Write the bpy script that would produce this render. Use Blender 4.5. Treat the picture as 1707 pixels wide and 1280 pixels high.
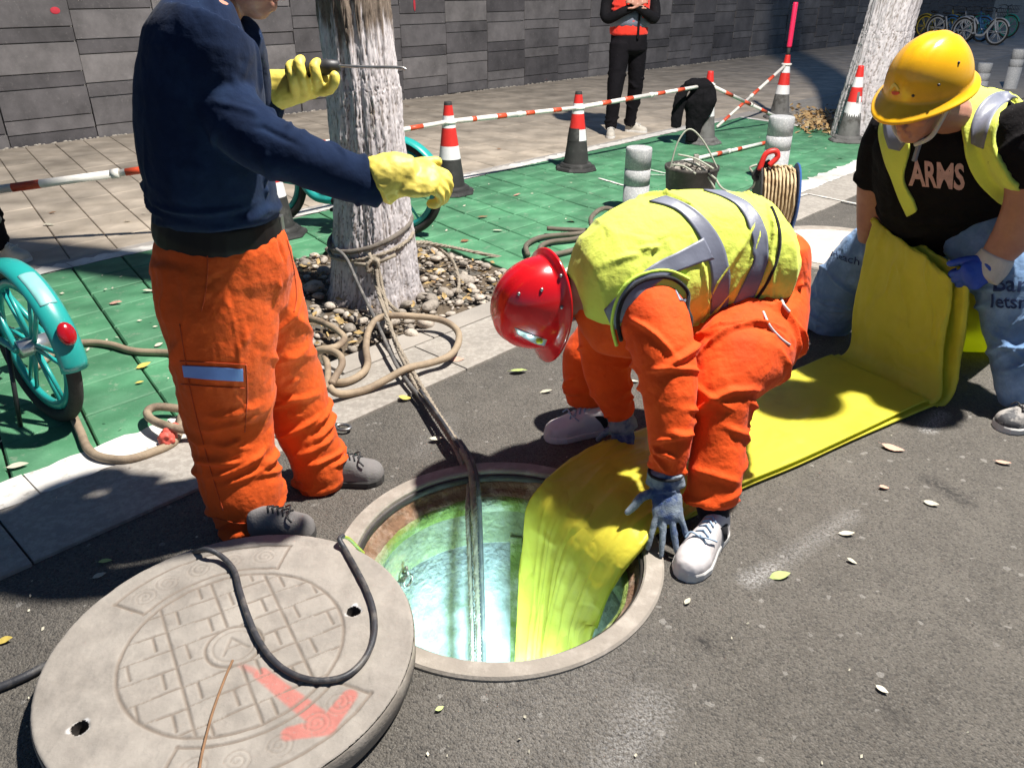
import bpy, bmesh, math, random
import numpy as np
from mathutils import Vector, Matrix
from mathutils.bvhtree import BVHTree
random.seed(7)
RNG = np.random.default_rng(7)
SC = bpy.context.scene
for o in list(bpy.data.objects):
    bpy.data.objects.remove(o)
COL = SC.collection
R = math.radians

# ------------------------------------------------------------------ camera, sky, light, exposure
CAM_H = 1.55
F_PX, CX, CY, PW, PH = 1300.0, 853.5, 640.0, 1707, 1280
PITCH = math.atan((CY + 22.0) / F_PX)
cam = bpy.data.cameras.new('camera')
cam.sensor_fit = 'HORIZONTAL'; cam.sensor_width = 36.0
cam.lens = 36.0 * F_PX / PW
cam.clip_start = 0.05; cam.clip_end = 400
camo = bpy.data.objects.new('camera', cam); COL.objects.link(camo)
camo.location = (0, 0, CAM_H); camo.rotation_euler = (math.pi / 2 - PITCH, 0, 0)
SC.camera = camo

world = bpy.data.worlds.new('World'); SC.world = world; world.use_nodes = True
wn = world.node_tree.nodes; wl = world.node_tree.links
sky = wn.new('ShaderNodeTexSky'); sky.sky_type = 'NISHITA'; sky.sun_disc = False
sky.sun_elevation = R(24); sky.sun_rotation = R(40); sky.altitude = 50; sky.air_density = 1.0; sky.dust_density = .0; sky.ozone_density = 6.0
bg = wn['Background']; wl.new(sky.outputs[0], bg.inputs[0]); bg.inputs[1].default_value = 0.066

LAMP = Vector((2.85, 3.10, 7.5))          # the work lamp that lights the whole site (shadows fan out from it)
ld = bpy.data.lights.new('work_lamp_light', 'POINT'); ld.energy = 7000; ld.color = (1, .955, .89); ld.shadow_soft_size = .13
lo = bpy.data.objects.new('work_lamp_light', ld); COL.objects.link(lo); lo.location = LAMP

SC.view_settings.view_transform = 'Standard'; SC.view_settings.look = 'None'
SC.view_settings.exposure = 0.0; SC.view_settings.gamma = 1.0; SC.view_settings.use_curve_mapping = False
SC.cycles.use_denoising = True
SC.cycles.max_bounces = 6; SC.cycles.diffuse_bounces = 3
SC.cycles.sample_clamp_indirect = 6

# ------------------------------------------------------------------ pixel / street helpers
cP, sP = math.cos(PITCH), math.sin(PITCH)
def ray(px, py):
    dx = (px - CX) / F_PX; dy = (py - CY) / F_PX
    return Vector((dx, cP - dy * sP, -sP - dy * cP))
CAMV = Vector((0, 0, CAM_H))
def gnd(px, py, z=0.0):
    r = ray(px, py); return CAMV + r * ((z - CAM_H) / r.z)
def at(px, py, Y):
    r = ray(px, py); return CAMV + r * (Y / r.y)
def mpp(P):                                  # metres per photo pixel at a point
    P = Vector(P) - CAMV
    return (P.y * cP - P.z * sP) / F_PX
SA = R(42.8)
U = Vector((math.sin(SA), math.cos(SA), 0)); V = Vector((-math.cos(SA), math.sin(SA), 0))
def uv(u, v, z=0.0): return U * u + V * v + Vector((0, 0, z))
SHEAR = 0.2                                   # the paving joints run a little askew to the kerb
HOLE = Vector((-0.04, 1.90, 0))

# ------------------------------------------------------------------ materials
def _n(nt, t, **kw):
    n = nt.nodes.new(t)
    for k, v in kw.items(): setattr(n, k, v)
    return n
def mat(name, col, rough=.7, var=.25, vscale=8, bump=0, bscale=60, metal=0, spec=.5, coat=0, col2=None, c2scale=3, c2lo=.5, c2hi=.62, detail=6, rnd=0, coords='Object', sheen=0, bdist=.004, trans=0):
    m = bpy.data.materials.new(name); m.use_nodes = True; nt = m.node_tree
    p = nt.nodes['Principled BSDF']
    p.inputs['Roughness'].default_value = rough; p.inputs['Metallic'].default_value = metal
    p.inputs['Specular IOR Level'].default_value = spec; p.inputs['Coat Weight'].default_value = coat
    if sheen: p.inputs['Sheen Weight'].default_value = sheen
    tc = _n(nt, 'ShaderNodeTexCoord'); src = tc.outputs[coords]
    out = None
    base = _n(nt, 'ShaderNodeRGB'); base.outputs[0].default_value = (*col, 1); out = base.outputs[0]
    if col2:
        n2 = _n(nt, 'ShaderNodeTexNoise'); n2.inputs['Scale'].default_value = c2scale; n2.inputs['Detail'].default_value = 8; n2.inputs['Roughness'].default_value = .65
        nt.links.new(src, n2.inputs['Vector'])
        rr = _n(nt, 'ShaderNodeMapRange'); rr.inputs[1].default_value = c2lo; rr.inputs[2].default_value = c2hi
        nt.links.new(n2.outputs[0], rr.inputs[0])
        mx = _n(nt, 'ShaderNodeMix', data_type='RGBA'); nt.links.new(rr.outputs[0], mx.inputs[0])
        nt.links.new(out, mx.inputs[6]); mx.inputs[7].default_value = (*col2, 1); out = mx.outputs[2]
    nz = _n(nt, 'ShaderNodeTexNoise'); nz.inputs['Scale'].default_value = vscale; nz.inputs['Detail'].default_value = detail
    nz.inputs['Roughness'].default_value = .62
    nt.links.new(src, nz.inputs['Vector'])
    mr = _n(nt, 'ShaderNodeMapRange'); mr.inputs[1].default_value = .25; mr.inputs[2].default_value = .75
    mr.inputs[3].default_value = 1 - var; mr.inputs[4].default_value = 1 + var
    nt.links.new(nz.outputs[0], mr.inputs[0]); fac = mr.outputs[0]
    if rnd:
        oi = _n(nt, 'ShaderNodeObjectInfo'); m2 = _n(nt, 'ShaderNodeMapRange'); m2.inputs[3].default_value = 1 - rnd; m2.inputs[4].default_value = 1 + rnd
        nt.links.new(oi.outputs['Random'], m2.inputs[0])
        mm = _n(nt, 'ShaderNodeMath', operation='MULTIPLY'); nt.links.new(fac, mm.inputs[0]); nt.links.new(m2.outputs[0], mm.inputs[1]); fac = mm.outputs[0]
    mul = _n(nt, 'ShaderNodeVectorMath', operation='SCALE'); nt.links.new(out, mul.inputs[0]); nt.links.new(fac, mul.inputs['Scale'])
    nt.links.new(mul.outputs[0], p.inputs['Base Color'])
    if bump:
        nb = _n(nt, 'ShaderNodeTexNoise'); nb.inputs['Scale'].default_value = bscale; nb.inputs['Detail'].default_value = 6
        nt.links.new(src, nb.inputs['Vector'])
        b = _n(nt, 'ShaderNodeBump'); b.inputs['Strength'].default_value = bump; b.inputs['Distance'].default_value = bdist
        nt.links.new(nb.outputs[0], b.inputs['Height']); nt.links.new(b.outputs[0], p.inputs['Normal'])
    if trans: p.inputs['Transmission Weight'].default_value = trans
    return m
def srgb(r, g, b, k=1.0):
    f = lambda c: ((c / 255 + .055) / 1.055) ** 2.4 if c > 10 else c / 255 / 12.92
    return (f(r) * k, f(g) * k, f(b) * k)

# ------------------------------------------------------------------ mesh building
class MB:
    def __init__(s): s.v = []; s.f = []
    def add(s, vs, fs):
        b = len(s.v); s.v += [tuple(x) for x in vs]; s.f += [tuple(i + b for i in f) for f in fs]; return s
    def box(s, c, sx, sy, sz, ax=None, bev=0):
        c = Vector(c); X, Y, Z = ax or (Vector((1, 0, 0)), Vector((0, 1, 0)), Vector((0, 0, 1)))
        if not bev:
            vs = [c + X * (i * sx / 2) + Y * (j * sy / 2) + Z * (k * sz / 2) for k in (-1, 1) for j in (-1, 1) for i in (-1, 1)]
            return s.add(vs, [(0, 2, 3, 1), (4, 5, 7, 6), (0, 1, 5, 4), (1, 3, 7, 5), (3, 2, 6, 7), (2, 0, 4, 6)])
        bm = bmesh.new(); bmesh.ops.create_cube(bm, size=1)
        for v in bm.verts: v.co = (v.co.x * sx, v.co.y * sy, v.co.z * sz)
        bmesh.ops.bevel(bm, geom=bm.edges[:] , offset=bev, segments=2, profile=.6, affect='EDGES')
        bm.verts.index_update()
        vs = [c + X * v.co.x + Y * v.co.y + Z * v.co.z for v in bm.verts]; fs = [[v.index for v in f.verts] for f in bm.faces]
        bm.free(); return s.add(vs, fs)
    def tube(s, pts, r, n=10, cap=True, closed=False):
        P = [Vector(p) for p in pts]; m = len(P)
        rs = list(r) if hasattr(r, '__len__') else [r] * m
        T = []
        for i in range(m):
            a = P[(i - 1) % m] if (closed or i > 0) else P[i]; b = P[(i + 1) % m] if (closed or i < m - 1) else P[i]
            t = b - a; T.append(t.normalized() if t.length > 1e-9 else Vector((0, 0, 1)))
        ref = Vector((0, 0, 1)) if abs(T[0].z) < .9 else Vector((1, 0, 0))
        nrm = (ref - T[0] * ref.dot(T[0])).normalized(); vs = []
        for i in range(m):
            nrm = nrm - T[i] * nrm.dot(T[i])
            nrm = nrm.normalized() if nrm.length > 1e-6 else T[i].orthogonal().normalized()
            bi = T[i].cross(nrm)
            for k in range(n):
                a = 2 * math.pi * k / n; vs.append(P[i] + (nrm * math.cos(a) + bi * math.sin(a)) * rs[i])
        fs = []
        for i in range(m if closed else m - 1):
            j = (i + 1) % m
            for k in range(n):
                k2 = (k + 1) % n; fs.append((i * n + k, i * n + k2, j * n + k2, j * n + k))
        if cap and not closed:
            fs.append(tuple(reversed(range(n)))); fs.append(tuple((m - 1) * n + k for k in range(n)))
        return s.add(vs, fs)
    def lathe(s, prof, n=32, c=(0, 0, 0), ax=None, cap=True):
        c = Vector(c); X, Y, Z = ax or (Vector((1, 0, 0)), Vector((0, 1, 0)), Vector((0, 0, 1)))
        vs = []; m = len(prof)
        for (r, z) in prof:
            for k in range(n):
                a = 2 * math.pi * k / n; vs.append(c + X * (r * math.cos(a)) + Y * (r * math.sin(a)) + Z * z)
        fs = [(i * n + k, i * n + (k + 1) % n, (i + 1) * n + (k + 1) % n, (i + 1) * n + k) for i in range(m - 1) for k in range(n)]
        if cap:
            fs.append(tuple(reversed(range(n)))); fs.append(tuple((m - 1) * n + k for k in range(n)))
        return s.add(vs, fs)
    def rings(s, rings, cap=True):
        n = len(rings[0]); m = len(rings); vs = [p for r in rings for p in r]
        fs = [(i * n + k, i * n + (k + 1) % n, (i + 1) * n + (k + 1) % n, (i + 1) * n + k) for i in range(m - 1) for k in range(n)]
        if cap:
            fs.append(tuple(reversed(range(n)))); fs.append(tuple((m - 1) * n + k for k in range(n)))
        return s.add(vs, fs)
    def ell(s, c, rx, ry, rz, ax=None, n=16, m=10):
        c = Vector(c); X, Y, Z = ax or (Vector((1, 0, 0)), Vector((0, 1, 0)), Vector((0, 0, 1)))
        vs = [c - Z * rz]; 
        for i in range(1, m):
            b = -math.pi / 2 + math.pi * i / m
            for k in range(n):
                a = 2 * math.pi * k / n
                vs.append(c + X * (rx * math.cos(b) * math.cos(a)) + Y * (ry * math.cos(b) * math.sin(a)) + Z * (rz * math.sin(b)))
        vs.append(c + Z * rz); fs = []
        for k in range(n): fs.append((0, 1 + (k + 1) % n, 1 + k))
        for i in range(m - 2):
            for k in range(n): fs.append((1 + i * n + k, 1 + i * n + (k + 1) % n, 1 + (i + 1) * n + (k + 1) % n, 1 + (i + 1) * n + k))
        L = len(vs) - 1; b = 1 + (m - 2) * n
        for k in range(n): fs.append((b + k, b + (k + 1) % n, L))
        return s.add(vs, fs)
    def grid(s, rows, closed=False):
        m = len(rows); n = len(rows[0]); vs = [p for r in rows for p in r]
        kk = n if closed else n - 1
        return s.add(vs, [(i * n + k, i * n + (k + 1) % n, (i + 1) * n + (k + 1) % n, (i + 1) * n + k) for i in range(m - 1) for k in range(kk)])
    def mesh(s, name='mesh'):
        me = bpy.data.meshes.new(name); me.from_pydata([tuple(v) for v in s.v], [], s.f); me.update(); return me

def link(name, me, m, parent=None, smooth=False, loc=None):
    o = bpy.data.objects.new(name, me); COL.objects.link(o)
    if m is not None and len(me.materials) == 0: me.materials.append(m)
    if smooth:
        me.polygons.foreach_set('use_smooth', [True] * len(me.polygons))
    if parent is not None:
        o.parent = parent
        if loc is None: o.location = -WL(parent)
    if loc is not None: o.location = loc
    return o
def WL(o):                                    # world location of an unrotated chain of parents
    l = Vector(o.location)
    while o.parent is not None:
        o = o.parent; l = l + o.location
    return l
def part(name, mb, m, parent=None, smooth=False, loc=None, kind=None, label=None):
    o = link(name, mb.mesh(name) if isinstance(mb, MB) else mb, m, parent, smooth, loc)
    if kind: o['kind'] = kind
    if label: o['label'] = label
    return o
def tag(o, label=None, cat=None, group=None, kind=None):
    if label: o['label'] = label
    if cat: o['category'] = cat
    if group: o['group'] = group
    if kind: o['kind'] = kind
    return o
def thing(name, label, cat, loc=(0, 0, 0), group=None):
    o = bpy.data.objects.new(name, None); o.empty_display_size = .1; COL.objects.link(o); o.location = loc
    return tag(o, label, cat, group)
def dup(root, loc=None, rotz=None, label=None, scale=None):
    r = root.copy(); COL.objects.link(r)
    if loc is not None: r.location = loc
    if rotz is not None: r.rotation_euler = (0, 0, rotz)
    if scale: r.scale = (scale,) * 3
    if label: r['label'] = label
    def rec(a, b):
        for ch in list(a.children):
            c = ch.copy(); COL.objects.link(c); c.parent = b; rec(ch, c)
    for ch in [c for c in root.children]:
        c = ch.copy(); COL.objects.link(c); c.parent = r
        for g in list(ch.children):
            d = g.copy(); COL.objects.link(d); d.parent = c
    return r
def smooth_path(pts, n=8, closed=False):      # Catmull-Rom
    P = [Vector(p) for p in pts]; out = []; m = len(P)
    for i in range(m if closed else m - 1):
        if closed: a, b, c, d = P[(i - 1) % m], P[i], P[(i + 1) % m], P[(i + 2) % m]
        else: a, b, c, d = P[max(i - 1, 0)], P[i], P[i + 1], P[min(i + 2, m - 1)]
        for k in range(n):
            t = k / n
            out.append(.5 * ((2 * b) + (c - a) * t + (2 * a - 5 * b + 4 * c - d) * t * t + (3 * b - a - 3 * c + d) * t ** 3))
    if not closed: out.append(P[-1])
    return out
# ------------------------------------------------------------------ numpy noise
_PERM = np.random.default_rng(3).permutation(512)
def _h(ix, iy, iz):
    return _PERM[(_PERM[(_PERM[ix & 511] + iy) & 511] + iz) & 511] / 255.5 - 1.0
def vnoise(P):
    P = np.asarray(P, float); i = np.floor(P).astype(int); f = P - i; f = f * f * f * (f * (f * 6 - 15) + 10)
    r = 0
    for a in (0, 1):
        for b in (0, 1):
            for c in (0, 1):
                w = (f[:, 0] if a else 1 - f[:, 0]) * (f[:, 1] if b else 1 - f[:, 1]) * (f[:, 2] if c else 1 - f[:, 2])
                r = r + w * _h(i[:, 0] + a, i[:, 1] + b, i[:, 2] + c)
    return r
def fbm(P, oct=4):
    r = 0; a = 1.0; P = np.asarray(P, float)
    for k in range(oct):
        r = r + a * vnoise(P + 17.3 * k); P = P * 2.03; a *= .5
    return r
def verts_np(me):
    a = np.empty(len(me.vertices) * 3); me.vertices.foreach_get('co', a); return a.reshape(-1, 3)
def normals_np(me):
    a = np.empty(len(me.vertices) * 3); me.vertices.foreach_get('normal', a); return a.reshape(-1, 3)
def set_verts(me, a):
    me.vertices.foreach_set('co', np.asarray(a, float).ravel()); me.update()
def fuse(mb, voxel=.008, smooth=4, fac=.5):   # union of overlapping closed shells into one continuous skin
    me = mb.mesh('tmp'); o = bpy.data.objects.new('tmp', me); COL.objects.link(o)
    md = o.modifiers.new('r', 'REMESH'); md.mode = 'VOXEL'; md.voxel_size = voxel; md.adaptivity = 0
    if smooth:
        ms = o.modifiers.new('s', 'SMOOTH'); ms.factor = fac; ms.iterations = smooth
    dg = bpy.context.evaluated_depsgraph_get()
    res = bpy.data.meshes.new_from_object(o.evaluated_get(dg))
    bpy.data.objects.remove(o); bpy.data.meshes.remove(me)
    res.materials.clear()
    return res
# ================================================================== SETTING
def street_box(mb, u0, u1, v0, v1, z0, z1, bev=0):
    mb.box(uv((u0 + u1) / 2, (v0 + v1) / 2, (z0 + z1) / 2), u1 - u0, v1 - v0, z1 - z0, (U, V, Vector((0, 0, 1))), bev)

# ---- asphalt road, with the round opening of the manhole
def asphalt_mat():
    m = bpy.data.materials.new('asphalt'); m.use_nodes = True; nt = m.node_tree; L = nt.links.new
    p = nt.nodes['Principled BSDF']; tc = _n(nt, 'ShaderNodeTexCoord'); src = tc.outputs['Object']
    def noise(sc, det=6, ro=.6):
        n = _n(nt, 'ShaderNodeTexNoise'); n.inputs['Scale'].default_value = sc; n.inputs['Detail'].default_value = det; n.inputs['Roughness'].default_value = ro
        L(src, n.inputs['Vector']); return n.outputs[0]
    def rng(x, a, b, c, d):
        r = _n(nt, 'ShaderNodeMapRange'); r.inputs[1].default_value = a; r.inputs[2].default_value = b; r.inputs[3].default_value = c; r.inputs[4].default_value = d
        L(x, r.inputs[0]); return r.outputs[0]
    def math_(op, a, b):
        q = _n(nt, 'ShaderNodeMath', operation=op)
        for i, x in enumerate((a, b)):
            if isinstance(x, (int, float)): q.inputs[i].default_value = x
            else: L(x, q.inputs[i])
        return q.outputs[0]
    def mix(f, a, b):
        q = _n(nt, 'ShaderNodeMix', data_type='RGBA')
        if isinstance(f, (int, float)): q.inputs[0].default_value = f
        else: L(f, q.inputs[0])
        for i, x in ((6, a), (7, b)):
            if isinstance(x, tuple): q.inputs[i].default_value = (*x, 1)
            else: L(x, q.inputs[i])
        return q.outputs[2]
    vo = _n(nt, 'ShaderNodeTexVoronoi'); vo.inputs['Scale'].default_value = 190; L(src, vo.inputs['Vector'])
    vo2 = _n(nt, 'ShaderNodeTexVoronoi'); vo2.inputs['Scale'].default_value = 75; L(src, vo2.inputs['Vector'])
    sep = _n(nt, 'ShaderNodeSeparateColor'); L(vo.outputs['Color'], sep.inputs[0])
    sep2 = _n(nt, 'ShaderNodeSeparateColor'); L(vo2.outputs['Color'], sep2.inputs[0])
    c = mix(rng(noise(1.3, 5), .35, .68, 0, 1), (.094, .084, .071), (.130, .117, .099))
    c = mix(rng(noise(7, 6), .4, .7, 0, .6), c, (.062, .055, .046))
    c = mix(rng(sep.outputs[0], .55, 1, 0, .6), c, (.165, .152, .133))           # pale grains
    c = mix(rng(sep.outputs[1], .6, 1, 0, .7), c, (.03, .028, .026))              # dark grains
    c = mix(rng(sep2.outputs[0], .992, .996, 0, .5), c, (.30, .285, .26))         # a few worn bright stones
    grit = rng(noise(42, 3), .58, .75, 0, 1)
    # sprayed chalk marks and oil stains with their own outline
    def seg(a, b, w, soft):
        A = Vector(a); B = Vector(b); d = (B - A); Ln = d.length; d = d / Ln
        s1 = _n(nt, 'ShaderNodeVectorMath', operation='SUBTRACT'); L(src, s1.inputs[0]); s1.inputs[1].default_value = A
        dt = _n(nt, 'ShaderNodeVectorMath', operation='DOT_PRODUCT'); L(s1.outputs[0], dt.inputs[0]); dt.inputs[1].default_value = d
        t = _n(nt, 'ShaderNodeClamp'); L(dt.outputs['Value'], t.inputs[0]); t.inputs[1].default_value = 0; t.inputs[2].default_value = Ln
        s2 = _n(nt, 'ShaderNodeVectorMath', operation='SCALE'); s2.inputs[0].default_value = d; L(t.outputs[0], s2.inputs['Scale'])
        s3 = _n(nt, 'ShaderNodeVectorMath', operation='DISTANCE'); L(s1.outputs[0], s3.inputs[0]); L(s2.outputs[0], s3.inputs[1])
        return rng(s3.outputs['Value'], w, w + soft, 1, 0)
    speck = rng(noise(120, 4, .7), .42, .62, 0, 1)
    for (a, b, w, so, k) in (((1255, 968), (1420, 858), .0, .05, .3), ((1248, 966), (1285, 950), .0, .05, .45), ((1030, 1270), (1085, 1180), .0, .09, .34), ((1545, 715), (1570, 690), .01, .04, .7), ((700, 752), (740, 700), .0, .09, .15), ((900, 1200), (1000, 1150), .05, .3, .12)):
        mk = math_('MULTIPLY', math_('MULTIPLY', seg(gnd(*a), gnd(*b), w, so), speck), k)
        c = mix(mk, c, (.52, .51, .5))
    for (a, b, w, so, k) in (((1550, 800), (1610, 835), .006, .05, .8), ((1168, 1070), (1178, 1074), .006, .02, .9), ((1480, 1185), (1500, 1200), .004, .03, .6), ((300, 1000), (380, 960), .0, .1, .4)):
        mk = math_('MULTIPLY', math_('MULTIPLY', seg(gnd(*a), gnd(*b), w, so), rng(noise(60, 4), .38, .55, 0, 1)), k)
        c = mix(mk, c, (.018, .016, .015))
    L(c, p.inputs['Base Color']); p.inputs['Roughness'].default_value = .82
    h = math_('ADD', math_('MULTIPLY', vo.outputs['Distance'], -.9), math_('MULTIPLY', noise(55, 5), 1.1))
    h = math_('ADD', h, math_('MULTIPLY', vo2.outputs['Distance'], -.5))
    b = _n(nt, 'ShaderNodeBump'); b.inputs['Strength'].default_value = .8; b.inputs['Distance'].default_value = .006
    L(h, b.inputs['Height']); L(b.outputs[0], p.inputs['Normal'])
    return m
M_ASPH = asphalt_mat()
hu, hv = HOLE.dot(U), HOLE.dot(V)
mb = MB(); N = 96; ring = []; sq = []
for k in range(N):
    a = 2 * math.pi * k / N; ca, sa = math.cos(a), math.sin(a)
    ring.append(uv(hu + .488 * ca, hv + .488 * sa)); q = .9 / max(abs(ca), abs(sa)); sq.append(uv(hu + q * ca, hv + q * sa))
mb.grid([ring, sq], closed=True)
KV = 2.31
def quad(mb, u0, u1, v0, v1, z=0): mb.add([uv(u0, v0, z), uv(u1, v0, z), uv(u1, v1, z), uv(u0, v1, z)], [(0, 1, 2, 3)])
quad(mb, hu - .9, hu + .9, hv + .9, KV + .05); quad(mb, hu - .9, hu + .9, -40, hv - .9)
quad(mb, -60, hu - .9, -40, KV + .05); quad(mb, hu + .9, 160, -40, KV + .05)
tag(part('road', mb, M_ASPH), kind='structure')

# ---- kerb
M_KERB = mat('kerb_granite', (.29, .262, .228), .8, .16, 5, .35, 140, col2=(.36, .33, .29), c2scale=40, c2lo=.45, c2hi=.6, rnd=.07)
kerb = thing('kerb', None, None); tag(kerb, kind='structure')
KJ = [-3.3, -2.3, -1.35, -.6, .375, 1.27, 2.19, 3.15, 4.1, 5.05, 6.0, 6.95, 7.9, 8.9, 9.9, 10.9, 11.9, 12.9, 14, 15]
for a, b in zip(KJ[:-1], KJ[1:]):
    mb = MB(); street_box(mb, a + .003, b - .003, KV + RNG.uniform(-.004, .004), 2.668, -.12, .012 + RNG.uniform(-.002, .002), .004); part('kerb_stone', mb, M_KERB, kerb)
mb = MB(); street_box(mb, 15.003, 120, KV, 2.668, -.12, .012); part('kerb_stone', mb, M_KERB, kerb)

# ---- subgrade under the paving
M_JOINT = mat('joint_sand', (.10, .09, .075), .95, .4, 20, .4, 120)
mb = MB(); street_box(mb, -40, 130, 2.671, 9.80, -.3, -.018); tag(part('paving_bed', mb, M_JOINT), kind='structure')

PIT = (1.78, 3.36, 2.815, 4.2775)
# ---- green cycle-parking tiles
def tile_mat(name, c1, c2, worn, wlo, whi, rnd=.09):
    m = mat(name, c1, .72, .12, 6, .3, 90, col2=c2, c2scale=4, c2lo=.42, c2hi=.68, rnd=rnd, coords='Object')
    nt = m.node_tree; p = nt.nodes['Principled BSDF']; L = nt.links.new
    src = p.inputs['Base Color'].links[0].from_socket
    ge = _n(nt, 'ShaderNodeNewGeometry')
    n = _n(nt, 'ShaderNodeTexNoise'); n.inputs['Scale'].default_value = 13; n.inputs['Detail'].default_value = 10; n.inputs['Roughness'].default_value = .76; L(ge.outputs['Position'], n.inputs['Vector'])
    r = _n(nt, 'ShaderNodeMapRange'); r.inputs[1].default_value = wlo; r.inputs[2].default_value = whi; r.inputs[4].default_value = .8; L(n.outputs[0], r.inputs[0])
    x = _n(nt, 'ShaderNodeMix', data_type='RGBA'); L(r.outputs[0], x.inputs[0]); L(src, x.inputs[6]); x.inputs[7].default_value = (*worn, 1)
    n2 = _n(nt, 'ShaderNodeTexNoise'); n2.inputs['Scale'].default_value = 2.6; n2.inputs['Detail'].default_value = 7; L(ge.outputs['Position'], n2.inputs['Vector'])
    r2 = _n(nt, 'ShaderNodeMapRange'); r2.inputs[1].default_value = .3; r2.inputs[2].default_value = .7; r2.inputs[3].default_value = .66; r2.inputs[4].default_value = 1.28; L(n2.outputs[0], r2.inputs[0])
    s = _n(nt, 'ShaderNodeVectorMath', operation='SCALE'); L(x.outputs[2], s.inputs[0]); L(r2.outputs[0], s.inputs['Scale']); L(s.outputs[0], p.inputs['Base Color'])
    return m
M_GREEN = tile_mat('green_paint_on_tile', (.058, .205, .098), (.10, .27, .145), (.32, .35, .27), .57, .72)
M_SLAB = tile_mat('pavement_slab', (.40, .335, .26), (.46, .39, .31), (.54, .48, .40), .6, .8, .10)
M_WHITE = tile_mat('white_line_paint', (.72, .69, .64), (.62, .59, .54), (.32, .29, .25), .56, .66, .03)
def skew_slab(du, dv, dz, bev=.006):
    bm = bmesh.new(); bmesh.ops.create_cube(bm, size=1)
    for v in bm.verts: v.co = (v.co.x * du, v.co.y * dv, v.co.z * dz)
    top = [e for e in bm.edges if all(v.co.z > 0 for v in e.verts)]
    bmesh.ops.bevel(bm, geom=top, offset=bev, segments=1, affect='EDGES')
    for v in bm.verts:
        q = uv(v.co.x + SHEAR * v.co.y, v.co.y); v.co = (q.x, q.y, v.co.z)
    me = bpy.data.meshes.new('slab'); bm.to_mesh(me); bm.free(); return me
green = thing('green_paving', None, None); tag(green, kind='structure')
TU, TV = .302, .2865
me_t = [skew_slab(TU - g, TV - .008, .05, b) for g, b in ((.009, .006), (.011, .007), (.008, .005))]
G0, G1 = 2.845, 5.135
nrow = 8
for r in range(nrow):
    vc = G0 + TV * (r + .5)
    for c in range(-3, 34):
        uc = c * TU + SHEAR * (vc - 3.0) + .06
        if uc > 9.55 + .15 * (vc - 3) or uc < -1.2: continue
        if vc < PIT[3]:
            ua, ub = uc - TU / 2, uc + TU / 2
            if ua > PIT[0] - .02 and ub < PIT[1] + .02: continue
            if ua < PIT[0] < ub or ua < PIT[1] < ub:             # cut tiles round the pit
                if ua < PIT[0]: ub = PIT[0] - .012
                else: ua = PIT[1] + .012
                if ub - ua > .04:
                    mc = skew_slab(ub - ua - .004, TV - .004, .05, .004); mc.materials.append(M_GREEN)
                    link('tile', mc, M_GREEN, green, loc=uv((ua + ub) / 2, vc, -.021 + RNG.uniform(-.002, .002)))
                continue
        me = me_t[random.randrange(3)]
        if not me.materials: me.materials.append(M_GREEN)
        o = link('tile', me, M_GREEN, green, loc=uv(uc, vc, -.021 + RNG.uniform(-.0025, .0025)))
        o.rotation_euler = (RNG.normal(0, .004), RNG.normal(0, .004), RNG.normal(0, .004))
# filler slivers at the ends of the staggered rows near the pit and the far end are part of the bed
wl_ = thing('white_line', None, None); tag(wl_, kind='structure')
def line_sheet(u0, u1, v0, v1, z, rough=.008, name='painted_line', n=None):
    n = n or max(8, int((u1 - u0) / .04)); mb = MB(); A = []; B = []
    for i in range(n + 1):
        u = u0 + (u1 - u0) * i / n
        A.append(uv(u, v0 + RNG.normal(0, rough * .5), z)); B.append(uv(u, v1 + RNG.normal(0, rough), z))
    mb.grid([B, A]); return part(name, mb, M_WHITE, wl_)
# the band of stones that carries the white line next to the kerb
M_BAND = mat('line_band_stone', (.36, .33, .30), .8, .15, 6, .3, 120)
mb = MB(); street_box(mb, -4, PIT[0] - .003, 2.671, 2.842, -.1, .0035, .003); tag(part('edge_course', mb, M_BAND), kind='structure')
mb = MB(); street_box(mb, PIT[1] + .14, 30, 2.671, 2.842, -.1, .0035, .003); tag(part('edge_course', mb, M_BAND), kind='structure')
mb = MB(); street_box(mb, -4, 30, 5.14, 5.33, -.1, .0035, .003); tag(part('edge_course', mb, M_BAND), kind='structure')
for a, b in ((-3, -1.55), (-1.545, -.75), (-.745, .01), (.016, .52), (.525, 1.05), (1.055, 1.74)): line_sheet(a, b, 2.675, 2.852, .0078)
line_sheet(3.55, 9.6, 2.675, 2.87, .0078, .012)
a0 = -2.0
for b0 in list(np.arange(-1.5, 9.9, .61)): line_sheet(a0, b0 - .006, 5.13, 5.255, .0078, .014); a0 = b0
# far end of the green bay: a cross line
mb = MB(); e0 = uv(9.52, 2.86, .0082); e1 = uv(9.98, 5.14, .0082); w = U * .085
mb.grid([[e0 + (e1 - e0) * t + w * (1 + RNG.normal(0, .08)) for t in np.linspace(0, 1, 30)], [e0 + (e1 - e0) * t for t in np.linspace(0, 1, 30)]]); part('painted_line', mb, M_WHITE, wl_)
# chalk lines on green tiles and on the road by the kerb
def chalk(p0, p1, wpx, z, name='chalk_line'):
    a, b = gnd(*p0, z), gnd(*p1, z); d = (b - a).normalized(); s = Vector((-d.y, d.x, 0)) * wpx * mpp(a) / 2; n = 16; mb = MB()
    mb.grid([[a + (b - a) * (i / n) + s * (1 + RNG.normal(0, .18)) for i in range(n + 1)], [a + (b - a) * (i / n) - s * (1 + RNG.normal(0, .18)) for i in range(n + 1)]])
    return part(name, mb, M_WHITE, wl_)
chalk((998, 297), (1040, 309), 5, .0125); chalk((1085, 283), (1110, 289), 4, .0125); chalk((1085, 291), (1108, 292), 3, .0125)
chalk((1322, 330), (1347, 323), 6, .0175); chalk((1347, 323), (1445, 343), 5, .0175)

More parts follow.
